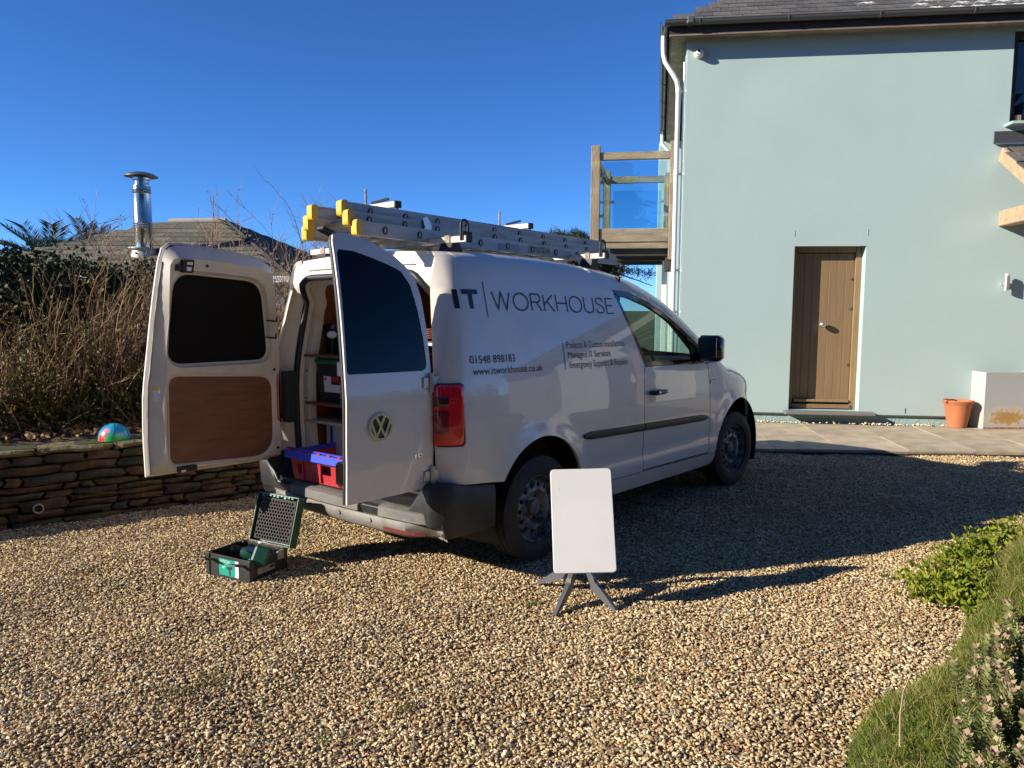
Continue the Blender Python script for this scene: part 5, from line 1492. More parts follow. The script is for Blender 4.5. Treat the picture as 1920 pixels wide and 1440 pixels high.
# left leaf (wide): inside faces the camera
fl_ = rdoor(1, 0.86, 0.8, 87.5, HX, HY, '', '')
LO_ = [(-0.01, Z0 - 0.020), (0.860, Z0 + 0.0), (0.858, 0.80), (0.850, 1.00), (0.824, 1.28), (0.802, 1.55), (0.785, 1.76), (0.770, 1.835), (0.735, 1.862), (0.66, 1.868), (0.40, 1.850), (0.15, 1.815), (0.075, 1.795), (0.050, 1.74), (0.010, 1.56), (-0.022, 1.35), (-0.035, 1.12), (-0.025, 0.80)]
ld = panel(LO_, [], 0.08, fl_, 0.012).build('rear_door', PAINT, van, smooth=35, recalc=False)
ld['label'] = 'wide left rear door, swung open, plywood on its inside'
LI_ = [(0.015, Z0 + 0.02), (0.755, Z0 + 0.035), (0.770, 0.66), (0.765, 0.95), (0.745, 1.15), (0.738, 1.40), (0.745, 1.62), (0.750, 1.74), (0.730, 1.775), (0.66, 1.785), (0.40, 1.770), (0.17, 1.742), (0.10, 1.715), (0.070, 1.62), (0.035, 1.42), (0.008, 1.15), (0.005, 0.80)]
LW_ = round_poly([(0.735, 1.185), (0.705, 1.700), (0.155, 1.665), (0.075, 1.185)], [0.10, 0.10, 0.11, 0.09], 6)
LP_ = round_poly([(0.742, 0.612), (0.728, 1.118), (0.058, 1.075), (0.060, 0.572)], [0.05, 0.06, 0.09, 0.16], 6)
DI = 0.085
li = panel(LI_, [inset(LW_, -0.022), inset(LP_, -0.016)], 0.05, lambda r, z, d: fl_(r, z, DI - d), 0.006)
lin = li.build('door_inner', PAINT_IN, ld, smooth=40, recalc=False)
def bevel_ring(a, b, da, db, nm, m_, par):
    mb = MB(); k = len(a); mb.v = [tuple(fl_(r, z, da)) for r, z in a] + [tuple(fl_(r, z, db)) for r, z in b]
    mb.f = [(i, (i + 1) % k, k + (i + 1) % k, k + i) for i in range(k)]; mb.mi = [0] * k
    return mb.build(nm, m_, par, smooth=60)
bevel_ring(inset(LW_, -0.022), inset(LW_, -0.012), DI, DI - 0.020, 'window_recess', PAINT_IN, ld)
bevel_ring(inset(LW_, -0.012), LW_, DI - 0.020, DI - 0.030, 'window_recess', PAINT_IN, ld)
bevel_ring(inset(LP_, -0.016), LP_, DI, DI - 0.010, 'panel_recess', PAINT_IN, ld)
panel(inset(LW_, -0.004), [], 0.12, lambda r, z, d: fl_(r, z, DI - 0.031 - d), 0.0, skirt=False).build('window_blank', mat('black_board', (0.004, 0.004, 0.004), 0.7, spec=0.2), ld, smooth=40, recalc=False)
panel(inset(LP_, -0.003), [], 0.12, lambda r, z, d: fl_(r, z, DI - 0.011 - d), 0.0, skirt=False).build('plywood_panel', PLY, ld, smooth=40, recalc=False)
def resn(poly, n_):
    P_ = np.array(poly); Q = np.vstack([P_, P_[:1]]); dd = np.r_[0, np.cumsum(np.linalg.norm(np.diff(Q, axis=0), axis=1))]
    t = np.linspace(0, dd[-1], n_ + 1)[:-1]; return [(np.interp(a, dd, Q[:, 0]), np.interp(a, dd, Q[:, 1])) for a in t]
bevel_ring([(r, z) for r, z in LO_], [(r, z) for r, z in inset(LO_, 0.012)], 0.011, 0.024, 'door_flange', PAINT_IN, ld)
# jamb face between flange and inner skin: pair each inner vertex with the nearest outer one
lo2 = inset(LO_, 0.012)
mb = MB(); LI_r = resample(LI_, 0.08); mb.v = [tuple(fl_(r, z, DI)) for r, z in LI_r]
cL = np.array([0.40, 1.2])
def hit(p):
    a = math.atan2((p[1] - cL[1]) / 0.66, (p[0] - cL[0]) / 0.43); best = None
    P_ = np.array(lo2); Q = np.roll(P_, -1, 0)
    for s, e in zip(P_, Q):
        for t in np.linspace(0, 1, 12):
            q = s + (e - s) * t; b = math.atan2((q[1] - cL[1]) / 0.66, (q[0] - cL[0]) / 0.43); dlt = abs((a - b + math.pi) % (2 * math.pi) - math.pi)
            if best is None or dlt < best[0]: best = (dlt, q)
    return best[1]
k = len(LI_r); mb.v += [tuple(fl_(*hit(p), 0.022)) for p in LI_r]
mb.f = [(i, (i + 1) % k, k + (i + 1) % k, k + i) for i in range(k)]; mb.mi = [0] * k
mb.build('door_jamb', PAINT_IN, ld, smooth=50)
MB().tube([fl_(r, z, 0.03) for r, z in resample([(0.842, Z0 + 0.01), (0.840, 0.80), (0.832, 1.00), (0.806, 1.28), (0.785, 1.55), (0.768, 1.76)], 0.06, False)], 0.006, 6).build('edge_seal', GREY_PL, ld, smooth=60)
# fittings on the inside of the left door
def fit_box(r, z, w, h, t, m_, nm, d0=DI, rot=0.0):
    o = MB(); co = [(-w / 2, -h / 2), (w / 2, -h / 2), (w / 2, h / 2), (-w / 2, h / 2)]
    co = [(x * math.cos(rot) - y * math.sin(rot), x * math.sin(rot) + y * math.cos(rot)) for x, y in co]
    o.add([fl_(r + a, z + b, d0 - 0.002) for a, b in co] + [fl_(r + a * 0.92, z + b * 0.92, d0 + t) for a, b in co], [(0, 1, 2, 3), (4, 5, 6, 7), (0, 1, 5, 4), (1, 2, 6, 5), (2, 3, 7, 6), (3, 0, 4, 7)])
    return o.build(nm, m_, ld, smooth=0)
lt = fit_box(0.655, 1.738, 0.072, 0.072, 0.022, BLACK, 'door_latch'); lt2 = fit_box(0.672, 1.727, 0.10, 0.035, 0.016, BLACK, 'door_latch')
fit_box(0.648, 1.752, 0.035, 0.016, 0.024, WHITE_PL, 'latch_plate'); fit_box(0.65, 1.722, 0.030, 0.024, 0.024, WHITE_PL, 'latch_plate')
fit_box(0.655, 0.580, 0.115, 0.030, 0.03, BLACK, 'door_latch'); fit_box(0.69, 0.572, 0.03, 0.014, 0.034, STEEL, 'latch_plate')
for (r, z) in ((0.53, 1.745), (0.045, 1.12), (0.035, 0.615)):
    o_ = MB(); o_.tube([fl_(r, z, DI - 0.002), fl_(r, z, DI + 0.003)], 0.009, 12); o_.build('grommet', BLACK, ld)
for z in (1.43, 1.325):
    o_ = MB().tube([fl_(0.10, z, DI - 0.02), fl_(0.10, z, DI + 0.008), fl_(0.045, z - 0.006, DI + 0.008), fl_(0.045, z + 0.022, DI + 0.008)], 0.0045, 6); o_.build('hook', BLACK, ld, smooth=50)
st_ = MB(); st_.add([fl_(0.792, 1.06, .062), fl_(0.760, 1.06, .0885), fl_(0.762, 0.97, .0885), fl_(0.795, 0.97, .062)], [(0, 1, 2, 3)])
def stick(r0, r1, z0, z1, m_, nm):
    q = MB()
    def dep(r, z):  # on the jamb face
        return fl_(r, z, DI + 0.002) if r < 0.757 else fl_(r, z, DI - (r - 0.757) * 0.80 + 0.004)
    q.add([dep(r0, z0), dep(r1, z0), dep(r1, z1), dep(r0, z1)], [(0, 1, 2, 3)]); return q.build(nm, m_, ld, smooth=0)
stick(0.780, 0.808, 0.975, 1.045, PAPER, 'sticker'); stick(0.780, 0.808, 1.045, 1.060, LABEL_YEL, 'sticker')
# hinges
for sg in (-1, 1):
    for z in (1.115, 0.625):
        hmb = MB().cyl((HX - 0.012, sg * (HY + 0.006), z - 0.05), (HX - 0.012, sg * (HY + 0.006), z + 0.05), 0.013, 12)
        hmb.box((HX + 0.012, sg * (HY - 0.005), z), (0.05, 0.035, 0.07), 0.004); hmb.box((HX - 0.04, sg * (HY - 0.008), z), (0.05, 0.022, 0.06), 0.004)
        hmb.build('hinge', PAINT_IN if sg > 0 else STEEL, frame, smooth=40)
MB().beam((HX + 0.03, 0.69, 0.83), (HX - 0.13, 0.70, 0.64), 0.025, 0.012).build('check_strap', BLACK, frame)
# --- roof bars
def roof_bar(x, ym, name='roof_bar'):
    zb = section(x, VE(x) + 0.17 + 0.02)[1]
    zc = 1.878 if x < 0 else 1.862
    b_ = MB().box((x, ym, zc), (0.042, 1.44, 0.036), 0.003).build(name, BARPAINT, van)
    for sg in (-1, 1):
        y = sg * 0.58
        zf = section(x, VE(x) + 0.17)[1]
        ft = MB().prism([(-0.055, zf - 0.01), (0.055, zf - 0.01), (0.028, zc - 0.016), (-0.028, zc - 0.016)], y - 0.045, y + 0.045, lambda p, d: (x + p[0], d, p[1]))
        ft.build('bar_foot', BLACK, b_)
        MB().box((x, y - 0.0, zc), (0.056, 0.045, 0.05), 0.004).build('bar_clamp', RUSTY, b_)
        MB().box((x, ym + sg * 0.724, zc), (0.046, 0.012, 0.040), 0.003).build('bar_end_cap', BLACK, b_)
        if sg < 0:
            hp = MB().tube([(x - 0.028, -0.69, zc)] + [(x - 0.028 * math.cos(t), -0.69, zc + 0.075 + 0.028 * math.sin(t)) for t in np.linspace(0, math.pi, 10)] + [(x + 0.028, -0.69, zc)], 0.0075, 8)
            hp.build('load_stop', BLACK, b_, smooth=50)
            MB().box((x + 0.01, -0.69, zc + 0.016), (0.075, 0.03, 0.05), 0.004).build('stop_block', BLACK, b_)
    return b_
roof_bar(-0.46, 0.0); roof_bar(0.88, 0.0)
# --- lettering on the right side (parts of the side panel)
fs = body(-1); sp_ = [o for o in van.children if o.name.startswith('side_panel')][0]
fm = lambda x, z: fs(x, z, -0.0030)
LET = {'W': ([[(0, 1), (.27, 0), (.52, 1), (.77, 0), (1.04, 1)]], 1.04),
       'R': ([[(0, 0), (0, 1), (.38, 1), (.52, .97), (.60, .88), (.62, .77), (.58, .64), (.48, .55), (.36, .52), (0, .52)], [(.34, .52), (.64, 0)]], .64),
       'K': ([[(0, 0), (0, 1)], [(.62, 1), (0, .40)], [(.22, .61), (.66, 0)]], .66),
       'H': ([[(0, 0), (0, 1)], [(.72, 0), (.72, 1)], [(0, .53), (.72, .53)]], .72),
       'U': ([[(0, 1), (0, .36)] + [(.35 - .35 * math.cos(t), .33 - .33 * math.sin(t)) for t in np.linspace(0, math.pi, 13)] + [(.70, .36), (.70, 1)]], .70),
       'E': ([[(.56, 1), (0, 1), (0, 0), (.58, 0)], [(0, .52), (.52, .52)]], .58),
       'S': ([[(.60, .76), (.56, .88), (.46, .97), (.31, 1.0), (.16, .97), (.06, .88), (.04, .76), (.09, .65), (.20, .58), (.36, .53), (.52, .47), (.61, .38), (.64, .26), (.59, .12), (.48, .03), (.33, 0), (.16, .03), (.05, .12), (.01, .26)]], .64),
       'O': ([[(.46 + .46 * math.cos(t), .5 + .5 * math.sin(t)) for t in np.linspace(0, 2 * math.pi, 29)[:-1]]], .92)}
word = 'WORKHOUSE'; hgt = 0.098
tot = sum(LET[c][1] for c in word); gap = 0.20
wt = tot + gap * (len(word) - 1); x0_, x1_ = -0.350, 0.845; kx = (x1_ - x0_) / wt
cx = x0_
for c in word:
    lm_ = MB()
    for pl_ in LET[c][0]:
        pts_ = [(cx + a * kx, 1.4945 + (cx + a * kx + 0.35) * -0.020 + b * hgt) for a, b in pl_]
        ribbon(lm_, pts_ if c == 'O' else resample(pts_, 0.02, False), 0.0085, fm, closed=(c == 'O'))
    lm_.build('letter', NAVY, sp_, smooth=0, recalc=False)
    cx += (LET[c][1] + gap) * kx
lm_ = MB(); ribbon(lm_, resample([(-0.612, 1.600), (-0.612, 1.498)], 0.012, False), 0.029, fm); lm_.build('letter', NAVY, sp_, smooth=0, recalc=False)
lm_ = MB(); ribbon(lm_, resample([(-0.575, 1.588), (-0.462, 1.588)], 0.012, False), 0.025, fm); lm_.build('letter', NAVY, sp_, smooth=0, recalc=False)
lm_ = MB(); ribbon(lm_, resample([(-0.5185, 1.5755), (-0.5185, 1.498)], 0.012, False), 0.028, fm); lm_.build('letter', NAVY, sp_, smooth=0, recalc=False)
lm_ = MB(); ribbon(lm_, resample([(-0.4075, 1.648), (-0.4075, 1.452)], 0.04, False), 0.006, fm); lm_.build('divider_line', GREYVINYL, sp_, smooth=0, recalc=False)
lm_ = MB(); ribbon(lm_, resample([(0.228, 1.292), (0.228, 1.133)], 0.04, False), 0.006, fm); lm_.build('divider_line', GREYVINYL, sp_, smooth=0, recalc=False)
for (s_, xa, w, z, h) in (('01548 898183', -0.588, 0.355, 1.199, 0.043), ('www.itworkhouse.co.uk', -0.578, 0.585, 1.138, 0.041),
                          ('Projects & Custom Installations', 0.262, 0.650, 1.262, 0.042), ('Managed IT Services', 0.268, 0.462, 1.201, 0.042), ('Emergency Support & Repairs', 0.272, 0.655, 1.140, 0.042)):
    V_, F_ = text_poly(s_, w, h, -0.002)
    lm_ = MB(); lm_.add([fm(xa + x, z - (xa + x) * 0.012 + y) for x, y in V_], F_)
    lm_.build('lettering', NAVY, sp_, smooth=0, recalc=False)

# ================================================================== LADDER ON THE ROOF
lad = empty('extension_ladder', van.matrix_basis @ Vector((0, 0, 0)))
lad.rotation_euler = van.rotation_euler
tag(lad, 'triple aluminium extension ladder with yellow end caps on the van roof', 'ladder')
def ladder_section(x0, x1, y0, y1, z0, drop, h, nr, rofs):
    """stiles at y0,y1; drop is fall in z from rear to front"""
    s = math.atan2(drop, x1 - x0)
    zc = lambda x: z0 - drop * (x - x0) / (x1 - x0)
    mb = MB()
    for y in (y0, y1):
        # C-section stile: web with two lips
        o = 1 if y == y0 else -1
        mb.beam((x0, y, zc(x0)), (x1, y, zc(x1)), 0.004, h)
        mb.beam((x0, y + o * 0.012, zc(x0) + h / 2 - 0.003), (x1, y + o * 0.012, zc(x1) + h / 2 - 0.003), 0.022, 0.006)
        mb.beam((x0, y + o * 0.012, zc(x0) - h / 2 + 0.003), (x1, y + o * 0.012, zc(x1) - h / 2 + 0.003), 0.022, 0.006)
    sec = mb.build('ladder_section', ALU, lad, smooth=0)
    for i in range(nr):
        x = x0 + rofs + i * 0.25
        if x > x1 - 0.05: break
        r_ = MB().tube([(x, y0 + 0.004, zc(x)), (x, y1 - 0.004, zc(x))], 0.0145, 10); r_.build('rung', ALU, sec, smooth=50)
        for (y, o) in ((y0, -1), (y1, 1)):
            pts = [(0.016 * math.cos(t), 0.021 * math.sin(t)) for t in np.linspace(0, 2 * math.pi, 13)[:-1]]
            e_ = MB().prism(pts, y + o * 0.0025, y + o * 0.007, lambda p, d, x=x: (x + p[0], d, zc(x) + p[1])); e_.build('rung_end', ALU_IN, sec, smooth=40)
            pts2 = [(0.007 * math.cos(t), 0.013 * math.sin(t)) for t in np.linspace(0, 2 * math.pi, 11)[:-1]]
            MB().prism(pts2, y + o * 0.0072, y + o * 0.0085, lambda p, d, x=x: (x + p[0] - 0.003, d, zc(x) + p[1])).build('rung_core', ALU, sec, smooth=40)
    for y in (y0, y1):
        c_ = MB().prism(round_poly([(-0.030, -h / 2 - 0.005), (0.012, -h / 2 - 0.005), (0.012, h / 2 + 0.005), (-0.030, h / 2 + 0.005)], [0.026, 0.004, 0.004, 0.026], 6), -0.014, 0.030, lambda p, d, y=y: (x0 + p[0], y + (d if y == y0 else -d), zc(x0) + p[1]))
        c_.build('end_cap', YELLOW, sec, smooth=30)
    return sec
s1_ = ladder_section(-0.965, 1.46, -0.42, 0.04, 1.918, 0.042, 0.075, 10, 0.17)
s2_ = ladder_section(-0.985, 1.44, -0.375, -0.005, 1.970, 0.042, 0.075, 10, 0.12)
s3_ = ladder_section(-0.990, 1.42, -0.33, -0.05, 2.022, 0.042, 0.075, 10, 0.17)
# clamps that hold the stack down, with their threaded rods
for (x, zt_, rt) in ((-0.60, 2.086, 0.115), (0.58, 2.066, 0.115)):
    cb = MB().box((x, -0.145, zt_), (0.045, 0.31, 0.034), 0.003).build('clamp_bar', BARPAINT, lad)
    MB().box((x, -0.304, zt_), (0.048, 0.014, 0.038), 0.003).build('bar_end_cap', BLACK, cb); MB().box((x + 0.0, -0.297, zt_ - 0.03), (0.012, 0.012, 0.05)).build('clamp_bolt', BLACK, cb)
    MB().cyl((x, -0.02, zt_ - 0.05), (x, -0.02, zt_ + rt), 0.0065, 8).build('clamp_rod', RUSTY, cb, smooth=50)
    MB().beam((x - 0.02, -0.10, zt_ + 0.022), (x + 0.03, -0.19, zt_ + 0.045), 0.022, 0.012).build('clamp_lever', BLACK, cb)
# hook bracket and safety stickers on the outer stile
MB().prism([(0.0, -0.03), (0.10, -0.03), (0.095, 0.03), (0.06, 0.075), (0.03, 0.06), (0.045, 0.01)], -0.392, -0.379, lambda p, d: (-0.52 + p[0], d, 1.950 + p[1])).build('hook_plate', STEEL, s2_)
for (x, w, m_) in ((0.22, 0.20, GREY_PL), (0.53, 0.22, mat('faded_sticker', (0.42, 0.40, 0.22), 0.6, col2=(0.20, 0.20, 0.14), nscale=40, ramp=(0.45, 0.55)))):
    MB().box((x, -0.4235, 1.892), (w, 0.002, 0.040)).build('sticker', m_, s1_)

# ================================================================== LOAD IN THE BACK OF THE VAN (van axes)
VM = Matrix.Translation(VAN_LOC) @ van.rotation_euler.to_matrix().to_4x4()
def vobj(name, x, y, z, yaw=0.0):
    e = empty(name, VM @ Vector((x, y, z))); e.rotation_euler = (van.rotation_euler[0], 0, VAN_RZ + yaw); return e
cr = vobj('plastic_crate', -0.62, 0.225, 0.445, R(2))
tag(cr, 'red plastic crate with a blue rim at the edge of the van load floor', 'crate')
L_, W_, H_ = 0.40, 0.54, 0.165
body_ = MB(); t = 0.006
def wallp(mb, p0, p1, h, slope):
    pass
k0 = 0.93
def crate_wall(a, b, nrm, holes):
    """a,b bottom corners (2D); outward slope"""
    m_ = panel([(0, 0), (1, 0), (1, 1), (0, 1)], holes, 0.25, lambda u, v, d: tuple(Vector((a[0] + (b[0] - a[0]) * u, a[1] + (b[1] - a[1]) * u, 0)) * (k0 + (1 - k0) * v) + Vector((0, 0, H_ * v)) - Vector((nrm[0], nrm[1], 0)) * d), t)
    body_.add(m_.v, m_.f)
x_, y_ = L_ / 2, W_ / 2
hl = [[(0.10, 0.22), (0.22, 0.22), (0.22, 0.62), (0.10, 0.62)], [(0.52, 0.36), (0.74, 0.36), (0.74, 0.72), (0.52, 0.72)]]
crate_wall((-x_, y_), (-x_, -y_), (-1, 0), hl); crate_wall((x_, -y_), (x_, y_), (1, 0), []); crate_wall((x_, y_), (-x_, y_), (0, 1), []); crate_wall((-x_, -y_), (x_, -y_), (0, -1), [])
body_.box((0, 0, 0.004), (L_ * k0 - 0.004, W_ * k0 - 0.004, 0.006))
for u in (-0.20, -0.03, 0.14):
    body_.box((-x_ * 0.965 - 0.004, u, H_ * 0.45), (0.010, 0.012, H_ * 0.8))
body_.build('crate_body', RED_PL, cr, smooth=0, recalc=False)
rm = MB(); rm.box((-x_ - 0.014, 0, H_ - 0.005), (0.022, W_ + 0.05, 0.052), 0.003, Matrix.Rotation(R(8), 3, 'Y'))
rim_ = rm.build('rim_flap', BLUE_PL, cr)
r2 = MB(); r2.box((-x_ - 0.003, 0, H_ + 0.028), (0.016, W_ + 0.04, 0.010), 0.002); r2.box((x_ + 0.004, 0, H_), (0.016, W_ + 0.03, 0.03), 0.003); r2.box((0, y_ + 0.004, H_), (L_ - 0.01, 0.016, 0.03), 0.003); r2.box((0, -y_ - 0.004, H_), (L_ - 0.01, 0.016, 0.03), 0.003)
r2.build('rim', BLUE_PL, cr)
for u in np.linspace(-0.24, 0.24, 6):
    MB().box((-x_ - 0.010, u, H_ + 0.022), (0.03, 0.032, 0.014), 0.002).build('hinge_tab', RED_PL, cr)
for (a, b, s_, r_) in ((0.02, -0.12, (0.20, 0.12, 0.10), 0.3), (0.06, 0.05, (0.18, 0.16, 0.07), -0.2)):
    q = vobj('packet', -0.62 + a, 0.225 + b, 0.456, r_); tag(q, 'pale cardboard packet at the open end of the red crate' if b < 0 else 'flat brown packet deep inside the red crate', 'packet')
    MB().box((0, 0, s_[2] / 2), s_, 0.004).build('carton', CARD if b < 0 else mat('brown_card', (0.33, 0.22, 0.12), 0.8), q); MB().box((0, 0, s_[2] + 0.0012), (s_[0] * 0.98, 0.03, 0.0015)).build('tape', PLY_PALE, q)
q = vobj('white_carton', -0.30, 0.37, 0.4435, R(-3)); tag(q, 'torn white cardboard carton with a blue stripe behind the red crate', 'carton')
MB().box((0, 0, 0.155), (0.36, 0.46, 0.31), 0.004).build('carton', CARD, q)
MB().box((-0.1815, 0.165, 0.155), (0.0015, 0.030, 0.30)).build('blue_stripe', BLUE_PL, q)
for (b, w, r_) in ((0.18, 0.09, 20), (0.06, 0.10, -8), (-0.10, 0.16, 12)):
    MB().box((-0.165, b, 0.318), (0.05, w, 0.004), 0.0, Matrix.Rotation(R(r_), 3, 'Y')).build('torn_flap', CARD, q)
# storage boxes on the shelf
def storage_box(name, x, y, z, s, label, lidm, bodym, stickers=True):
    q = vobj(name, x, y, z, R(2)); tag(q, label, 'storage box')
    b_ = MB().prism([(-s[0] / 2 * 0.92, 0), (s[0] / 2 * 0.92, 0), (s[0] / 2, s[2]), (-s[0] / 2, s[2])], -s[1] / 2, s[1] / 2, lambda p, d: (p[0], d * (0.93 + 0.07 * p[1] / s[2]), p[1])).build('box_body', bodym, q)
    MB().box((0, 0, s[2] + 0.014), (s[0] + 0.025, s[1] + 0.025, 0.034), 0.008).build('lid', lidm, q)
    if stickers:
        xf = -s[0] / 2 - 0.002
        MB().box((xf, 0.065, s[2] * 0.56), (0.002, 0.075, 0.055)).build('label', PAPER, q); MB().box((xf - 0.001, 0.085, s[2] * 0.60), (0.002, 0.018, 0.018)).build('label', LABEL_RED, q)
        MB().box((xf, -0.02, s[2] * 0.60), (0.002, 0.07, 0.035)).build('label', LABEL_RED, q); MB().box((xf, 0.015, s[2] * 0.36), (0.002, 0.165, 0.05)).build('label', PAPER, q)
    return q
storage_box('storage_box', -0.36, 0.43, 0.900, (0.34, 0.36, 0.25), 'black storage box with green lid and paper labels on the van shelf', GREEN_PL, PLASTIC)
storage_box('storage_box', -0.30, 0.45, 1.210, (0.30, 0.34, 0.16), 'dark blue storage box on the top shelf above the green lid', mat('navy_plastic', (0.012, 0.016, 0.055), 0.4), mat('navy_plastic2', (0.010, 0.012, 0.045), 0.45), False)
q = vobj('tool_case', -0.50, 0.235, 0.782, R(3)); tag(q, 'grey and green tool case standing at the front of the van shelf', 'tool case')
MB().box((0, 0, 0.20), (0.16, 0.115, 0.20), 0.012).build('case_body', GREY_PL, q); MB().box((0, 0, 0.335), (0.17, 0.12, 0.06), 0.01).build('case_lid', GREY_PL, q)
MB().box((0, 0, 0.055), (0.155, 0.11, 0.11), 0.01).build('case_base', PLASTIC, q); MB().box((-0.004, 0, 0.13), (0.168, 0.118, 0.035), 0.004).build('green_band', GREEN_PL, q)
MB().box((-0.02, 0.01, 0.385), (0.12, 0.13, 0.035), 0.006).build('green_top', GREEN_PL, q); MB().box((-0.086, 0.0, 0.31), (0.004, 0.05, 0.06)).build('label', PAPER, q)
MB().box((-0.09, 0.048, 0.345), (0.02, 0.035, 0.09), 0.008).build('case_latch', WHITE_PL, q)
for k in range(7):
    MB().box((-0.078, 0.05, 0.12 + 0.022 * k), (0.012, 0.02, 0.012), 0.002).build('grip_rib', STEEL, q)
# work lamp on the upper shelf
q = vobj('work_lamp', -0.46, 0.53, 1.21, R(20)); tag(q, 'small white work lamp on a black stand by the van lining', 'lamp')
MB().cyl((0, 0, 0), (0, 0, 0.10), 0.014, 10).build('stand', BLACK, q); MB().sphere((0, 0, 0.125), 0.045, 16, 10, (0.4, 0.9, 0.55)).build('head', WHITE_PL, q, smooth=60)
# cable coil and blue stand seen through the right-hand gap
q = vobj('blue_level', -0.30, -0.42, 1.31, R(5)); tag(q, 'blue spirit level leaning on the right-hand van shelf', 'tool')
MB().beam((0, 0, 0.0), (0.05, -0.03, 0.26), 0.02, 0.05, 0.002).build('rail', mat('blue_metal', (0.03, 0.15, 0.5), 0.4), q); MB().cyl((0.025, -0.03, 0.13), (0.025, 0.0, 0.13), 0.012, 10).build('vial', LABEL_YEL, q)
q = vobj('cable_coil', -0.36, -0.30, 1.311, 0); tag(q, 'coil of orange cable on the right-hand van shelf', 'cable')
MB().tube([(0.07 * math.cos(a), 0.07 * math.sin(a), 0.012 + 0.012 * a / 6.28) for a in np.linspace(0, 6.28 * 5, 100)], 0.006, 6).build('cable', mat('orange_cable', (0.22, 0.07, 0.025), 0.6), q, smooth=50)

# ================================================================== SATELLITE PANEL ON ITS STAND
sat = empty('satellite_dish', (0.355, 3.90, 0.0))
tag(sat, 'flat white rectangular satellite dish on a grey splayed stand', 'satellite dish')
lean_ = R(22); yaw_ = R(-2)
def panel_rr(w, h, r, n=5): return round_poly([(-w / 2, 0), (w / 2, 0), (w / 2, h), (-w / 2, h)], r, n)
M_ = Matrix.Translation((0.012, -0.225, 0.208)) @ Matrix.Rotation(yaw_, 4, 'Z') @ Matrix.Rotation(-lean_, 4, 'X') @ Matrix.Rotation(R(-2.2), 4, 'Y')
def pf(p, d): return tuple(M_ @ Vector((p[0], d, p[1])))
o_ = MB(); op = panel_rr(0.312, 0.520, 0.022); n_ = len(op)
sec = [(0.0, 0.004), (0.002, 0.0)]
o_.add([pf(p, 0.003) for p in op] + [pf(p, 0.0) for p in inset(op, 0.003)], [tuple(range(n_, 2 * n_))] + [(i, (i + 1) % n_, n_ + (i + 1) % n_, n_ + i) for i in range(n_)])
face = o_.build('face', mat('dish_white', (0.62, 0.63, 0.64), 0.38, col2=(0.585, 0.59, 0.595), nscale=3), sat, smooth=30)
o_ = MB(); bp_ = inset(op, 0.018)
o_.add([pf(p, 0.003) for p in inset(op, -0.001)] + [pf(p, 0.020) for p in inset(op, -0.001)] + [pf(p, 0.034) for p in bp_], [(i, (i + 1) % n_, n_ + (i + 1) % n_, n_ + i) for i in range(n_)] + [(n_ + i, n_ + (i + 1) % n_, 2 * n_ + (i + 1) % n_, 2 * n_ + i) for i in range(n_)] + [tuple(range(3 * n_ - 1, 2 * n_ - 1, -1))])
o_.build('rear_shell', mat('dish_grey', (0.40, 0.41, 0.42), 0.5), sat, smooth=30)
md = MB(); md.add([pf((-0.115, 0.423), -0.0006), pf((-0.110, 0.4205), -0.0006), pf((-0.108, 0.423), -0.0006)], [(0, 1, 2)]); md.build('scuff', BLACK, sat, smooth=0)
MB().tube([(0, 0.03, 0.16), (0, 0.02, 0.30), (-0.01, -0.04, 0.42)], 0.022, 14).build('mast', SLATEGREY, sat, smooth=50)
hub = MB().lathe([(0.0, 0.215), (0.028, 0.215), (0.034, 0.205), (0.034, 0.165), (0.0, 0.16)], 20); hub.build('hub', SLATEGREY, sat, smooth=40)
for (tx, ty) in ((-0.142, -0.262), (0.182, -0.222), (-0.205, 0.205), (0.19, 0.24)):
    d = Vector((tx, ty, 0)); L_ = d.length; ux = d.normalized(); uy = Vector((-ux.y, ux.x, 0))
    pts = [(0.0, 0.215), (0.05, 0.205), (L_ * 0.42, 0.140), (L_ * 0.44, 0.118), (L_ * 0.52, 0.108), (L_ * 1.0, 0.006), (L_ * 0.96, -0.004), (L_ * 0.36, 0.070), (0.06, 0.150), (0.0, 0.165)]
    lg = MB().prism(pts, -0.5, 0.5, lambda p, dd, ux=ux, uy=uy: tuple(ux * p[0] + uy * (dd * (0.030 - 0.012 * p[0] / L_)) + Vector((0, 0, p[1]))))
    lg.build('leg', SLATEGREY, sat, smooth=0)

# ================================================================== OPEN TOOL CASE ON THE GRAVEL
CA = Vector((-1.418, 4.050, 0.0)); CB = Vector((-1.735, 4.225, 0)); 
cd = (CB - CA); cl = 0.33; cx_ = cd.normalized(); 
case = empty('open_tool_case', CA + Vector((0, 0, 0.004)), math.atan2(cx_.y, cx_.x))
tag(case, 'black tool case standing open on the gravel, foam in its lid', 'tool case')
# local x along the labelled front from right corner to left, y = away (to the back) is -y because of handedness
Wc, Dc, Hc = 0.345, 0.265, 0.125
tr = MB(); th_ = 0.006
tr.box((Wc / 2, -th_ / 2, Hc / 2), (Wc, th_, Hc), 0.002); tr.box((Wc / 2, -Dc + th_ / 2, Hc / 2), (Wc, th_, Hc), 0.002)
tr.box((th_ / 2, -Dc / 2, Hc / 2), (th_, Dc - 2 * th_ - 0.001, Hc), 0.0); tr.box((Wc - th_ / 2, -Dc / 2, Hc / 2), (th_, Dc - 2 * th_ - 0.001, Hc), 0.0); tr.box((Wc / 2, -Dc / 2, 0.006), (Wc - 0.014, Dc - 0.014, 0.01))
tr.build('tray', PLASTIC, case)
for (x, y) in ((0.0, 0.0), (Wc, 0.0), (0.0, -Dc), (Wc, -Dc)):
    MB().box((x + (0.012 if x == 0 else -0.012), y + (-0.010 if y == 0 else 0.010), Hc / 2), (0.036, 0.034, Hc + 0.006), 0.006).build('corner_post', PLASTIC, case)
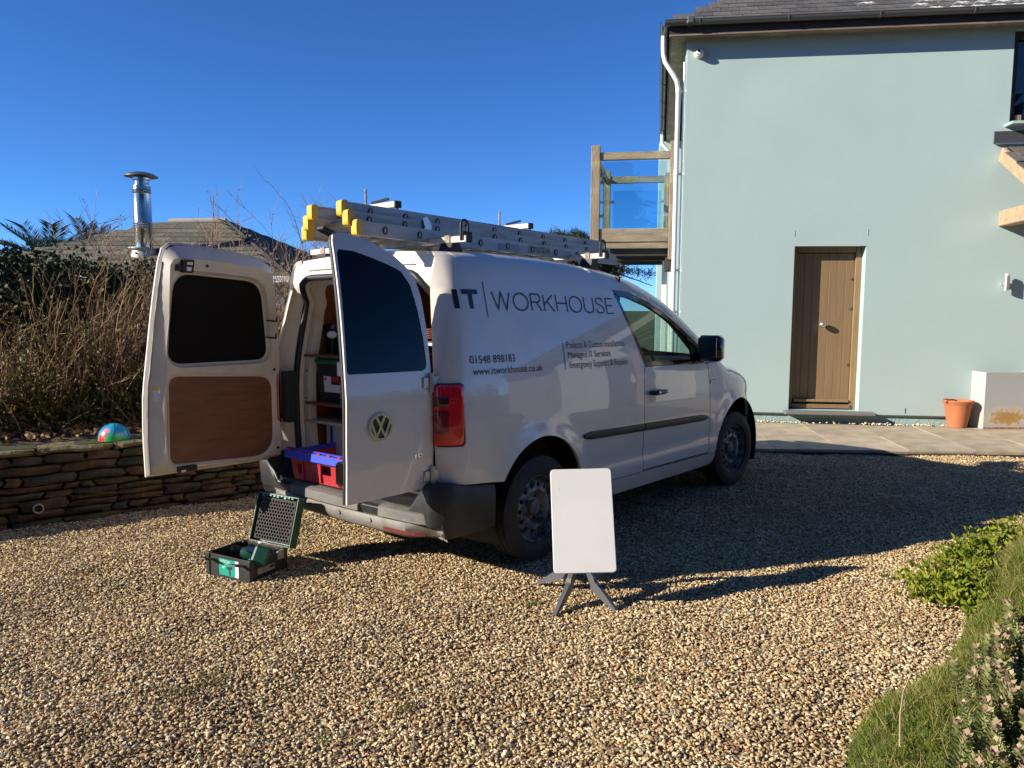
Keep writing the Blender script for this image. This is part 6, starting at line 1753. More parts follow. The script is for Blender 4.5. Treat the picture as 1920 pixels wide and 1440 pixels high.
for x in (0.055, Wc - 0.05):
    MB().beam((x, 0.006, Hc - 0.03), (x, 0.075, Hc - 0.008), 0.055, 0.010, 0.003).build('latch', PLASTIC, case)
for y in (-Dc + 0.05,):
    MB().box((-0.004, y, Hc - 0.02), (0.012, 0.05, 0.05), 0.003).build('latch', GREY_PL, case)
lb = MB().box((Wc * 0.52, 0.002, 0.062), (0.128, 0.003, 0.092)); lb = lb.build('label', LABEL_GREEN, case)
MB().box((Wc * 0.52 - 0.078, 0.002, 0.062), (0.026, 0.003, 0.092)).build('label', PAPER, case)
V_, F_ = text_poly('HITACHI', 0.072, 0.015, 0.0)
tm = MB(); tm.add([(Wc * 0.52 + 0.050 - x, 0.0042, 0.088 + y) for x, y in V_], F_); tm.build('lettering', PAPER, lb, smooth=0, recalc=False)
ic = MB(); ff = lambda a, b: (Wc * 0.52 - 0.010 - a, 0.0043, 0.045 + b)
ic.add([ff(*p) for p in [(-0.012, 0.022), (0.03, 0.028), (0.034, 0.014), (0.016, 0.010), (0.020, -0.024), (0.008, -0.026), (0.004, 0.006), (-0.012, 0.010)]], [tuple(range(8))]); ic.build('drill_picture', PLASTIC, lb, smooth=0, recalc=False)
ic = MB(); ic.add([ff(*p) for p in [(-0.05, 0.022), (-0.022, 0.022), (-0.022, 0.019), (-0.05, 0.019)]] + [ff(*p) for p in [(-0.05, 0.014), (-0.03, 0.014), (-0.03, 0.011), (-0.05, 0.011)]], [(0, 1, 2, 3), (4, 5, 6, 7)]); ic.build('small_print', PAPER, lb, smooth=0, recalc=False)
tm = MB(); tm.box((-0.002, -Dc * 0.42, 0.055), (0.003, 0.125, 0.034)); l2 = tm.build('label', mat('grey_label', (0.38, 0.36, 0.34), 0.6), case)
for k in range(9):
    MB().box((-0.0042, -Dc * 0.42 - 0.024 - k * 0.0042, 0.060), (0.001, 0.0022, 0.018)).build('barcode', BLACK, l2)
for k in range(3): MB().box((-0.0042, -Dc * 0.42 + 0.02, 0.066 - 0.009 * k), (0.001, 0.05 - 0.012 * k, 0.002)).build('print_line', PLASTIC, l2)
# lid hinged on the far side, leaning back
lid = MB(); la = R(17)
LM = Matrix.Translation((Wc / 2 - 0.02, -Dc - 0.012, Hc)) @ Matrix.Rotation(la, 4, 'X')
Lw, Lh, Lt = 0.33, 0.29, 0.055
def lb_box(mb, c, s, b=0.003): 
    tmp = MB().box(c, s, b); mb.add([tuple(LM @ Vector(p)) for p in tmp.v], tmp.f)
lb_box(lid, (0, -Lt + 0.004, Lh / 2), (Lw, 0.008, Lh)); lb_box(lid, (-Lw / 2 + 0.004, -Lt / 2, Lh / 2), (0.008, Lt, Lh)); lb_box(lid, (Lw / 2 - 0.004, -Lt / 2, Lh / 2), (0.008, Lt, Lh)); lb_box(lid, (0, -Lt / 2, Lh - 0.004), (Lw - 0.018, Lt, 0.008)); lb_box(lid, (0, -Lt / 2, 0.004), (Lw - 0.018, Lt, 0.008))
ldo = lid.build('lid', GREEN_DK, case)
# foam: hexagonal pattern of holes
foam_w, foam_h = Lw - 0.05, Lh - 0.045
fo = [(-foam_w / 2, 0.02), (foam_w / 2, 0.02), (foam_w / 2, 0.02 + foam_h), (-foam_w / 2, 0.02 + foam_h)]
hs_ = []; pit = 0.0222
for j in range(14):
    for i in range(14):
        cx0 = -foam_w / 2 + 0.014 + i * pit + (pit / 2 if j % 2 else 0); cz0 = 0.034 + j * pit * 0.866
        if cx0 > foam_w / 2 - 0.010 or cz0 > 0.02 + foam_h - 0.010: continue
        hs_.append([(cx0 + 0.0083 * math.cos(a), cz0 + 0.0083 * math.sin(a)) for a in np.linspace(0, 2 * math.pi, 9)[:-1]])
fp_ = panel(fo, hs_, 0.06, lambda a, b, d: tuple(LM @ Vector((a, -0.012 - d, b))), 0.018)
fob = fp_.build('foam', FOAM, ldo, smooth=0, recalc=False)
bk = MB(); lb_box(bk, (0, -0.036, Lh / 2), (Lw - 0.03, 0.006, Lh - 0.03)); bk.build('foam_back', FOAM_BLK, ldo)
gr_ = MB()
for k in range(9):
    lb_box(gr_, (-Lw / 2 + 0.05 + k * 0.029, -0.006, Lh - 0.012 + 0.003 * (k % 2)), (0.020, 0.012, 0.010 + 0.006 * ((k * 7) % 3)), 0.002)
gr_.build('lid_tabs', GREEN_PL, ldo)
# power tool lying in the case
drill = empty('cordless_drill', case.matrix_basis @ Vector((0.15, -0.13, 0.055))); drill.rotation_euler = (R(8), R(-18), case.rotation_euler[2] + R(35))
tag(drill, 'green and black cordless power tool lying in the open case', 'power tool')
dm = MB().lathe([(0.0, -0.09), (0.028, -0.088), (0.036, -0.07), (0.036, 0.01), (0.030, 0.05), (0.022, 0.07)], 20, (0, 0, 0.05), 'X'); dm.build('motor_housing', GREEN_DK, drill, smooth=40)
MB().lathe([(0.024, 0.068), (0.026, 0.075), (0.024, 0.115), (0.012, 0.125), (0.0, 0.126)], 18, (0, 0, 0.05), 'X').build('chuck', BLACKG, drill, smooth=40)
hp_ = MB().tube([(-0.03, 0.0, 0.04), (-0.045, 0.04, 0.045), (-0.06, 0.085, 0.05), (-0.065, 0.12, 0.055)], [0.026, 0.021, 0.020, 0.024], 12); hp_.build('handle', PLASTIC, drill, smooth=50)
bt = MB().box((-0.062, 0.145, 0.085), (0.085, 0.055, 0.105), 0.012, Matrix.Rotation(R(18), 3, 'X')); bt.build('battery', GREEN_DK, drill)
MB().box((-0.062, 0.121, 0.09), (0.04, 0.008, 0.06), 0.003, Matrix.Rotation(R(18), 3, 'X')).build('battery_grip', GREEN_PL, drill)
MB().tube([(0.06 * math.cos(a) - 0.01, 0.055 * math.sin(a) - 0.03, 0.035 + 0.012 * math.sin(3 * a)) for a in np.linspace(0.3, 5.6, 22)], 0.005, 6).build('strap', GREY_PL, drill, smooth=50)
MB().box((-0.01, 0.03, 0.085), (0.10, 0.045, 0.05), 0.012, Matrix.Rotation(R(-20), 3, 'Z')).build('gear_case', BLACKG, drill)
MB().box((-0.02, 0.0, 0.090), (0.09, 0.05, 0.018), 0.006).build('top_grip', PLASTIC, drill)
for k_, (cx0, cy0, m0) in enumerate(((0.20, -0.08, BLACK), (0.26, -0.17, PLASTIC), (0.09, -0.09, BLACK))):
    q = empty('tool_cable', case.matrix_basis @ Vector((cx0, cy0, 0.016))); q.rotation_euler = (0, 0, case.rotation_euler[2])
    tag(q, ['black cable coiled beside the power tool in the case', 'dark hose coiled at the left end of the open case', 'short black lead at the right end of the open case'][k_], 'cable')
    MB().tube([(0.045 * math.cos(a) * (1 + 0.15 * math.sin(3.1 * a)), 0.04 * math.sin(a), 0.008 + 0.011 * a / 6.28 + 0.008 * math.sin(2.3 * a)) for a in np.linspace(0, 6.28 * 4, 70)], 0.0055, 6).build('coil', m0, q, smooth=50)
    MB().box((0.03, 0.0, 0.06), (0.03, 0.02, 0.018), 0.004).build('plug', GREY_PL if k_ == 1 else PLASTIC, q)
q = empty('charger', case.matrix_basis @ Vector((0.075, -0.21, 0.016))); q.rotation_euler = (0, 0, case.rotation_euler[2] + R(10)); tag(q, 'black battery charger with pale cable in the back of the open case', 'charger')
MB().box((0, 0, 0.055), (0.10, 0.08, 0.11), 0.01).build('charger_body', PLASTIC, q); MB().box((0.0, 0.041, 0.09), (0.06, 0.004, 0.012)).build('charger_light', GREEN_PL, q)
MB().tube([(0.06, 0.0, 0.14), (0.03, 0.02, 0.155), (-0.02, 0.01, 0.145), (-0.05, 0.0, 0.12), (-0.075, -0.02, 0.11)], 0.004, 6).build('cable', GREY_PL, q, smooth=50)
MB().box((0.065, 0.0, 0.142), (0.02, 0.014, 0.012), 0.003).build('plug', WHITE_PL, q)

# ================================================================== BALL ON THE WALL
bpos = WALL_A + WD * 0.735 + WN * 0.15
ball = empty('play_ball', (bpos.x, bpos.y, 0.545)); tag(ball, 'multicoloured plastic ball resting on the mossy wall top', 'ball')
bm = MB(); n1, n2 = 40, 20
cols = [mat('ball_blue', (0.02, 0.32, 0.55), 0.3, coat=0.5), mat('ball_green', (0.03, 0.42, 0.10), 0.3, coat=0.5), mat('ball_red', (0.62, 0.05, 0.035), 0.3, coat=0.5), mat('ball_pink', (0.70, 0.20, 0.32), 0.3, coat=0.5)]
rb_ = 0.108
for i in range(n2 + 1):
    for j in range(n1):
        t_, a = math.pi * i / n2, 2 * math.pi * j / n1
        bm.v.append((rb_ * math.sin(t_) * math.cos(a), rb_ * math.sin(t_) * math.sin(a), rb_ * math.cos(t_)))
for i in range(n2):
    for j in range(n1):
        a = i * n1 + j; b = i * n1 + (j + 1) % n1
        bm.f.append((a, a + n1, b + n1, b))
        z_ = math.cos(math.pi * (i + 0.5) / n2); an = (2 * math.pi * (j + 0.5) / n1)
        w_ = math.sin(an * 2 + 1.0) * 0.25 + z_
        c_ = 1 if w_ < 0.15 else 0
        dx_ = (an - 4.35); 
        if abs(dx_ + 0.10 - 0.5 * z_) < 0.30 and -0.1 < z_ < 0.75: c_ = 2 if z_ < 0.45 else 3
        bm.mi.append(c_)
bo = bm.build('ball_skin', cols, ball, smooth=60); 
for k in range(3):
    MB().tube([(0.1085 * math.cos(a) * math.cos(k * 1.05), 0.1085 * math.cos(a) * math.sin(k * 1.05), 0.1085 * math.sin(a)) for a in np.linspace(0, 2 * math.pi, 41)], 0.0012, 4, cap=False).build('seam', NAVY, bo, smooth=0)

# ================================================================== BUNGALOW BEHIND THE HEDGE
bung = empty('bungalow', (-5.0, 12.0, 0.0))
tag(bung, 'low bungalow with mossy slate hipped roof behind the hedge', 'house')
def bl_(x, y, z): return Vector((x + 5.0, y - 12.0, z))
eL, eR, eB, rA, rB = bl_(-7.5, 9.8, 1.88), bl_(-2.83, 9.8, 1.88), bl_(-2.2, 14.4, 1.88), bl_(-5.3, 12.0, 2.80), bl_(-4.42, 12.0, 2.82)
eC = bl_(-7.5, 14.4, 1.88)
rf = MB().add([eL, eR, eB, eC, rA, rB], [(0, 1, 5, 4), (1, 2, 5), (2, 3, 4, 5), (3, 0, 4)])
brf = rf.build('roof', SLATE_DK, bung, smooth=0)
ux = (eR - eL).normalized(); ym_ = (rA + rB) / 2; up_ = (ym_ - eL); up_ = (up_ - ux * up_.dot(ux)); SL = up_.length; up_ = up_.normalized()
Wd = (eR - eL).length; a0_ = (rA - eL).dot(ux); b0_ = (rB - eL).dot(ux)
rows_ = int(SL / 0.2)
lay_slates(brf, eL + Vector((0, 0, 0.0)), ux, up_, lambda d: (a0_ * min(1, d / SL), Wd + (b0_ - Wd) * min(1, d / SL)), rows_, 0.30, 0.2, 0.36, lambda u, r_: SLATE_MOSS)
ux2 = (eB - eR).normalized(); up2 = (rB - eR); up2 = up2 - ux2 * up2.dot(ux2); SL2 = up2.length; up2 = up2.normalized(); a2 = (rB - eR).dot(ux2); W2 = (eB - eR).length
lay_slates(brf, eR, ux2, up2, lambda d: (a2 * min(1, d / SL2), W2 + (a2 - W2) * min(1, d / SL2)), int(SL2 / 0.2), 0.30, 0.2, 0.36, lambda u, r_: SLATE_DK, limit=200)  # right slope's slates are darker: its shade is put into the colour
MB().tube([rA + Vector((0, 0, 0.02)), rB + Vector((0, 0, 0.02))], 0.05, 8).build('ridge_tile', mat('ridge_pale', (0.36, 0.34, 0.30), 0.8), brf, smooth=50)
MB().tube([rB + Vector((0, 0, 0.01)), eR + Vector((0, 0, 0.02))], 0.035, 6).build('hip_tile', SLATE_DK, brf, smooth=50)
MB().box(bl_(-5.0, 12.1, 0.85), (4.0, 4.0, 2.0)).build('wall', mat('bungalow_wall', (0.55, 0.53, 0.48), 0.85), bung, smooth=0)
MB().beam(eL + Vector((0, -0.05, -0.02)), eR + Vector((0.03, -0.05, -0.02)), 0.10, 0.09, 0.01).build('gutter', WHITE_PIPE, bung)
# flue
fl = empty('chimney_flue', (-5.05, 10.62, 2.05)); tag(fl, 'shiny steel chimney flue with cowl on the bungalow roof', 'chimney')
MB().lathe([(0.235, -0.10), (0.225, 0.0), (0.20, 0.05), (0.145, 0.235), (0.15, 0.245), (0.20, 0.25), (0.20, 0.265), (0.118, 0.27)], 28).build('flashing_cone', mat('lead_cone', (0.42, 0.43, 0.45), 0.5, metal=0.3), fl, smooth=40)
INOX = mat('flue_steel', (0.66, 0.66, 0.64), 0.20, metal=1.0, col2=(0.45, 0.42, 0.36), nscale=5)
fb_ = []
for z in (0.27, 0.52, 0.53, 0.545, 0.56, 0.575, 0.59, 0.60, 0.98, 0.99, 1.0, 1.015, 1.03, 1.04, 1.10):
    fb_.append((0.116 + (0.007 if z in (0.53, 0.56, 0.59, 1.0, 1.03) else 0), z))
MB().lathe(fb_, 28).build('flue_pipe', INOX, fl, smooth=40)
MB().lathe([(0.10, 1.08), (0.095, 1.10), (0.095, 1.16)], 20).build('flue_neck', INOX, fl, smooth=40)
for a in (0.4, 2.5, 4.6): MB().beam((0.10 * math.cos(a), 0.10 * math.sin(a), 1.08), (0.10 * math.cos(a), 0.10 * math.sin(a), 1.24), 0.02, 0.006).build('cowl_strap', INOX, fl)
MB().lathe([(0.0, 1.285), (0.07, 1.28), (0.16, 1.255), (0.215, 1.225), (0.215, 1.215), (0.12, 1.222), (0.0, 1.222)], 32).build('cowl', mat('cowl_dark', (0.16, 0.16, 0.16), 0.4, metal=0.6), fl, smooth=40)
MB().lathe([(0.10, 1.165), (0.112, 1.17), (0.112, 1.20), (0.10, 1.205)], 24).build('cowl_ring', INOX, fl, smooth=40)

# ================================================================== HEDGE AND SHRUBS ON THE RAISED BED
def wl(a, b, z=0.55): 
    p = WALL_A + WD * a + WN * b; return np.array([p.x, p.y, z])
WDn = np.array([WD.x, WD.y, 0]); WNn = np.array([WN.x, WN.y, 0]); UPn = np.array([0, 0, 1.0])
def leafy(n, cen, rad, L, W, squash=1.0, shell=0.5):
    """points spread in an ellipsoid, denser near its skin, clumped"""
    k = max(6, n // 60)
    c_ = rand_unit(k) * (nrg.random(k) ** (1 / 3) * (1 - shell * 0.3) + shell * 0.15)[:, None]
    P = c_[nrg.integers(0, k, n)] + nrg.normal(size=(n, 3)) * 0.13
    P = np.asarray(cen) + P[:, [0]] * rad[0] * WDn + P[:, [1]] * rad[1] * WNn + P[:, [2]] * rad[2] * UPn
    return leaf_quads(P, L, W)
def plant(name, label, cat, base, parts, group=None):
    """parts: list of (name, (V,F), mat) in world coordinates"""
    e = empty(name, tuple(base)); tag(e, label, cat, group)
    for nm, (V, F), m_ in parts:
        o = link(nm, np_mesh(nm, np.asarray(V) - np.asarray(base), F, m_), e)
    return e
# ivy mass at the far left
V, F = merge([leafy(7600, wl(0.10, 2.0, 1.52), (1.0, 0.55, 0.53), 0.058, 0.046), leafy(3000, wl(0.95, 2.3, 1.70), (0.6, 0.5, 0.33), 0.055, 0.042), leafy(3000, wl(2.0, 2.75, 1.05), (1.6, 0.3, 0.42), 0.06, 0.05), leafy(2600, wl(0.6, 2.5, 0.95), (1.2, 0.3, 0.45), 0.06, 0.05)])
st = [wander(wl(nrg.uniform(-0.8, 0.9), nrg.uniform(1.6, 2.4), 0.5), [nrg.normal() * 0.15, nrg.normal() * 0.15, 1], nrg.uniform(0.9, 1.5), 8, 0.12) for _ in range(45)]
plant('ivy_hedge', 'dark glossy ivy hedge at the far left behind the bed', 'hedge', wl(0.1, 2.0), [('foliage', (V, F), LEAF_IVY), ('stems', stem_mesh(st, 0.012), STEM_DK)])
# row of brushwood shrubs: bare arching stems with a skirt of small leaves
spots = [(0.15, 1.05, 0.95, 'brushy bare-stemmed shrub in front of the ivy at the left edge', 0.35), (0.62, 1.25, 1.25, 'brown twiggy shrub between the ivy and the flue', 0.2), (1.02, 1.35, 1.40, 'tall tangle of bare brown stems below the steel flue', 0.10),
         (1.42, 1.25, 1.42, 'brown twiggy shrub partly behind the open left van door', 0.10), (1.9, 1.45, 1.40, 'bare shrub hidden mostly by the left van door', 0.15), (2.5, 1.5, 1.35, 'bare-stemmed shrub seen between the left door and the van', 0.35)]
for (a, b, h, lab, lf) in spots:
    base = wl(a, b, 0.53)
    st = []; rr0 = []
    for k in range(125):
        p = wl(a + nrg.normal() * 0.22, b + nrg.normal() * 0.16, 0.52)
        d = WDn * nrg.normal() * 0.28 + WNn * (nrg.normal() * 0.25 - 0.10) + UPn
        L_ = h * nrg.uniform(0.55, 1.12)
        P_ = wander(p, d, L_, 9, 0.13, -0.012); st.append(P_); rr0.append(nrg.uniform(0.0045, 0.0085))
        for q in range(3):
            i = int(nrg.integers(3, 9)); st.append(wander(P_[i], d + nrg.normal(size=3) * 0.6, L_ * nrg.uniform(0.12, 0.3), 5, 0.2)); rr0.append(nrg.uniform(0.002, 0.0035))
    n1 = int(420 + 1300 * lf)
    pts = np.array([s_[int(nrg.integers(2, len(s_)))] for s_ in [st[int(nrg.integers(0, len(st)))] for _ in range(n1)]]) + nrg.normal(size=(n1, 3)) * 0.02
    low = np.array([wl(a + nrg.normal() * 0.27, b + nrg.normal() * 0.2 - 0.1, 0.55 + abs(nrg.normal()) * 0.24) for _ in range(1100)])
    plant('brushwood_shrub', lab, 'shrub', base, [('stems', stem_mesh(st, rr0), STEM), ('foliage', leaf_quads(np.vstack([pts, low]), 0.045, 0.026), LEAF_SHRUB), ('dead_leaves', leaf_quads(low[:260] + nrg.normal(size=(260, 3)) * 0.08, 0.04, 0.02), LEAF_BROWN)], 'brushwood shrubs along the raised bed')
# evergreen bushes low on the bed
for (a, b, r_, z_, lab) in [(-0.25, 0.75, 0.30, 0.72, 'low green bush at the left edge above the wall'), (0.42, 0.85, 0.26, 0.70, 'small leafy bush left of the ball on the bed'), (0.98, 0.95, 0.30, 0.74, 'leafy bush behind the multicoloured ball'), (1.35, 0.8, 0.28, 0.72, 'leafy bush beside the edge of the left van door')]:
    V, F = leafy(1500, wl(a, b, z_), (r_ * 1.2, r_ * 0.8, 0.24), 0.05, 0.032)
    st = [wander(wl(a + nrg.normal() * 0.1, b + nrg.normal() * 0.1, 0.53), [nrg.normal() * 0.5, nrg.normal() * 0.5, 1], 0.4, 6, 0.15) for _ in range(24)]
    plant('leafy_bush', lab, 'bush', wl(a, b, 0.53), [('foliage', (V, F), LEAF_SHRUB), ('stems', stem_mesh(st, 0.004), STEM)], 'low bushes on the raised bed')
# fallen leaves and dead stalks on the bed
P = np.array([wl(nrg.uniform(-1.5, 4.0), nrg.uniform(0.25, 1.3), 0.56 + nrg.uniform(-0.005, 0.03)) for _ in range(2600)])
D = nrg.normal(size=(len(P), 3)); D[:, 2] *= 0.2
V, F = leaf_quads(P, 0.055, 0.03, D)
o = link('leaf_litter', np_mesh('leaf_litter', V, F, LEAF_BROWN)); tag(o, 'dead leaves and stalks littering the raised bed', kind='stuff')
# tall bare saplings rising above the roof line
sap = [(0.95, 2.7, 2.25, 0.5), (1.35, 2.8, 2.35, 0.6), (2.05, 2.7, 2.5, 0.5), (2.35, 3.0, 2.6, 0.6), (2.75, 2.8, 2.55, 0.7), (3.15, 3.0, 2.65, 0.7), (3.5, 2.8, 2.35, 0.8), (3.85, 2.9, 2.15, 0.7), (4.2, 3.0, 1.9, 0.8)]
labs = ['leftmost thin bare sapling rising left of the steel flue', 'thin bare sapling just left of the steel flue', 'bare sapling just right of the steel flue', 'forked bare sapling above the left van door', 'tallest bare sapling above the middle of the left van door',
        'bushy bare sapling before the bungalow ridge', 'bare sapling right of the bungalow ridge', 'bare sapling leaning towards the ladder ends', 'short bare sapling just below the yellow ladder caps']
for (a, b, h, sp_w), lab in zip(sap, labs):
    st = []; rr0 = []
    for k in range(7):
        p = wl(a + nrg.normal() * 0.12, b + nrg.normal() * 0.1, 0.5)
        d = WDn * (nrg.normal() * 0.10) + WNn * nrg.normal() * 0.1 + UPn
        P_ = wander(p, d, h * nrg.uniform(0.62, 1.0) - 0.22, 14, 0.045); st.append(P_); rr0.append(nrg.uniform(0.006, 0.010))
        for q in range(11):
            i = int(nrg.integers(4, 14)); d2 = WDn * nrg.normal() * 0.55 + WNn * nrg.normal() * 0.4 + UPn * 0.9
            B_ = wander(P_[i], d2, sp_w * nrg.uniform(0.35, 1.0), 8, 0.12, 0.02); st.append(B_); rr0.append(nrg.uniform(0.0034, 0.0050))
            for w in range(3):
                j = int(nrg.integers(2, 8)); st.append(wander(B_[j], d2 + nrg.normal(size=3) * 0.5, sp_w * nrg.uniform(0.12, 0.35), 5, 0.12, 0.02)); rr0.append(0.0026)
    pts = np.array([s_[-1] for s_ in st if len(s_) < 12][:60])
    plant('bare_sapling', lab, 'sapling', wl(a, b, 0.5), [('stems', stem_mesh(st, rr0, 0.35), STEM_TALL), ('buds', leaf_quads(pts, 0.02, 0.012), LEAF_BROWN)], 'bare saplings behind the hedge')
# spiky palms beyond the hedge
def frond(p, d, L, droop, nl, ll):
    ax = wander(p, d, L, 12, 0.02, droop)
    parts = [stem_mesh([ax], 0.008)]
    V = []; F = []
    t = np.gradient(ax, axis=0); t /= np.linalg.norm(t, axis=1)[:, None]
    P = []; D = []
    for k in range(nl):
        f_ = 0.15 + 0.85 * k / nl; i = f_ * 12; i0 = min(int(i), 11); q = ax[i0] + (ax[i0 + 1] - ax[i0]) * (i - i0); tt = t[i0]
        s_ = np.cross(tt, UPn); s_ /= np.linalg.norm(s_) + 1e-9
        for g in (-1, 1): P.append(q); D.append(tt * 0.8 + s_ * g * 0.75 + nrg.normal(size=3) * 0.06 + UPn * 0.12)
    V, F = leaf_quads(np.array(P), ll, 0.013, np.array(D), fold=0.0)
    return stem_mesh([ax], 0.008), (V, F)
for (x, y, z, r_, nf, lab, els) in [(-6.95, 11.6, 2.18, 0.80, 12, 'feathery palm crown rising at the left above the ivy', (0.25, 1.0)), (-7.95, 12.0, 1.95, 0.62, 11, 'palm crown cut by the left edge of the picture', (0.2, 0.9)), (-7.15, 13.2, 2.35, 0.7, 14, 'spiky palm behind the bungalow roof left of the flue', (0.35, 1.3))]:
    S = []; Lf = []
    for k in range(nf):
        a = 2 * math.pi * k / nf + nrg.uniform(-0.2, 0.2); e_ = nrg.uniform(*els)
        s_, l_ = frond((x, y, z), [math.cos(a), math.sin(a), math.tan(e_)], r_ * nrg.uniform(0.8, 1.1), -0.05, 58, 0.22); S.append(s_); Lf.append(l_)
    S.append(stem_mesh([np.array([[x, y, 0.0], [x + 0.03, y, z / 2], [x, y, z]])], 0.09, 0.8, 6))
    plant('palm', lab, 'palm', (x, y, 0.0), [('trunk', merge(S), STEM_DK), ('fronds', merge(Lf), LEAF_PALM)], 'palms beyond the hedge')
# pine beyond the house
px, py = 2.95, 22.0
st = [np.array([[px - 1.2, py, 0], [px - 1.1, py, 1.6], [px - 0.8, py, 3.4]])]; rr0 = [0.16]
tips = []
for k in range(26):
    z_ = nrg.uniform(2.2, 3.5); a = nrg.uniform(0, 6.28); L_ = nrg.uniform(0.6, 1.5)
    b_ = wander([px - 1.0, py, z_], [math.cos(a), math.sin(a), nrg.uniform(-0.15, 0.35)], L_, 7, 0.14, 0.02); st.append(b_); rr0.append(0.03)
    tips += [b_[i] for i in range(3, 8)]
br = wander([px - 1.0, py, 2.75], [1, 0.1, 0.05], 2.1, 10, 0.06, 0.006); st.append(br); rr0.append(0.035); tips += [br[i] + nrg.normal(size=3) * 0.12 for i in range(3, 11) for _ in range(3)]
tips = [t_ for t_ in tips if 2.45 < t_[2] < (3.72 if t_[0] < 2.42 else 3.30)]
P = np.repeat(np.array(tips), 130, 0) + nrg.normal(size=(len(tips) * 130, 3)) * np.array([0.11, 0.11, 0.06])
plant('pine_tree', 'dark pine tree in the distance behind the balcony', 'tree', (px - 1.2, py, -0.1), [('trunk', stem_mesh(st, rr0, 0.3, 5), STEM_DK), ('crown', leaf_quads(P, 0.15, 0.020, up_bias=0.35), LEAF_PINE)])
# shrubs on the bed behind the van (seen under and through the cab)
for (a, b, r_, lab) in [(3.6, 1.1, 0.45, 'green shrub on the bed behind the van roof bars'), (4.5, 1.2, 0.5, 'green shrub on the bed behind the van cab')]:
    V, F = leafy(1600, wl(a, b, 0.95), (r_, r_ * 0.8, 0.42), 0.06, 0.035)
    st = [wander(wl(a + nrg.normal() * 0.1, b + nrg.normal() * 0.1, 0.53), [nrg.normal() * 0.5, nrg.normal() * 0.5, 1], 0.6, 6, 0.15) for _ in range(24)]
    plant('leafy_bush', lab, 'bush', wl(a, b, 0.53), [('foliage', (V, F), LEAF_SHRUB), ('stems', stem_mesh(st, 0.005), STEM)], 'bushes behind the van')
# added, unseen hedge right of the drive: mirrored in the van's side to darken it
n_ = 5000
P = np.column_stack([nrg.normal(12.5, 0.35, n_), nrg.uniform(-7, 5.2, n_), nrg.uniform(0, 1, n_) ** 0.8 * (1.7 + 0.25 * np.sin(nrg.uniform(0, 6, n_)))])
st = [wander([nrg.normal(12.5, 0.2), y_, -0.1], [nrg.normal() * 0.2, nrg.normal() * 0.3, 1], 1.6, 6, 0.1) for y_ in np.linspace(-7, 5.2, 60)]
plant('reflection_hedge', 'long clipped hedge along the right side of the drive', 'hedge', (12.5, 0, -0.1), [('foliage', leaf_quads(P, 0.22, 0.14), LEAF_SHRUB), ('stems', stem_mesh(st, 0.02), STEM_DK)])

# added, unseen conifers behind the viewpoint: they block open sky to deepen the shade
LEAF_BLOCKER = leaf_mat('sky_blocker_leaf', (0.020, 0.030, 0.013), (0.045, 0.058, 0.024), 0.7, 0.1)
for k_, (x, y, h_, r_) in enumerate([(-7.5, -6.5, 9.0, 2.6), (-3.2, -7.2, 10.0, 2.8), (1.2, -6.6, 9.5, 2.7), (5.6, -7.0, 10.5, 2.9), (9.8, -6.4, 9.5, 2.8), (13.6, -5.0, 9.0, 2.6)]):
    n_ = 3200
    t_ = nrg.random(n_) ** 0.8; a_ = nrg.uniform(0, 6.283, n_); rr_ = r_ * (1 - 0.75 * t_) * np.sqrt(nrg.uniform(0.35, 1.0, n_)) * (0.85 + 0.25 * np.sin(a_ * 5 + k_))
    P = np.column_stack([x + rr_ * np.cos(a_), y + rr_ * np.sin(a_), 0.3 + h_ * t_])
    st = [np.array([[x, y, -0.12], [x + 0.1, y, h_ * 0.5], [x, y, h_ * 0.95]])] + [wander([x, y, h_ * q_], [math.cos(q_ * 40), math.sin(q_ * 40), 0.15], r_ * (1 - 0.75 * q_) * 0.9, 5, 0.08) for q_ in np.linspace(0.08, 0.85, 26)]
    plant('sky_blocker_conifer', ['first', 'second', 'third', 'fourth', 'fifth', 'sixth'][k_] + ' from the left of the unseen conifers added to block skylight', 'tree', (x, y, -0.12), [('trunk', stem_mesh(st, [0.16] + [0.04] * 26, 0.3, 5), STEM_DK), ('crown', leaf_quads(P, 0.62, 0.42), LEAF_BLOCKER)], 'unseen conifers added to block skylight')

# ================================================================== PLANTED MOUND, BOTTOM RIGHT
edge_pts = [(3.9, 5.35), (3.42, 5.02), (2.92, 4.52), (2.48, 3.98), (2.20, 3.58), (2.02, 3.34), (1.80, 3.08), (1.54, 2.88), (1.32, 2.72), (1.17, 2.54), (1.08, 2.32), (1.10, 1.7)]
mound_poly = edge_pts + [(6.5, 1.0), (7.0, 5.6)]
def mz(x, y):
    d = edge_dist(np.array([[x, y]]), edge_pts + [(6.5, 1.0), (7.0, 5.6)])[0]
    return 0.015 + 0.26 * (1 - math.exp(-d / 0.16)) + 0.05 * math.sin(x * 6.2 + 1) * math.sin(y * 5.3) * min(1, d * 4)
mb_ = panel(mound_poly, [], 0.14, lambda x, y, d: (x, y, mz(x, y) - 0.03 - d), 0.06)
tag(mb_.build('planted_mound', mat('mound_moss', (0.060, 0.085, 0.020), 0.95, col2=(0.075, 0.06, 0.03), nscale=14), smooth=60, recalc=False), 'raised planted edge of the drive', kind='structure')
G = np.column_stack([nrg.uniform(1.0, 4.2, 420000), nrg.uniform(1.8, 5.4, 420000)])
G = G[inside(G, mound_poly)]
G = G[G[:, 0] < 0.70 * G[:, 1] + 0.35]
dd = edge_dist(G, mound_poly)
G = G[nrg.random(len(G)) < np.clip(0.25 + dd * 6, 0, 1)]; dd = edge_dist(G, mound_poly)
Zm = 0.015 + 0.26 * (1 - np.exp(-dd / 0.16)) + 0.05 * np.sin(G[:, 0] * 6.2 + 1) * np.sin(G[:, 1] * 5.3) * np.minimum(1, dd * 4) - 0.03
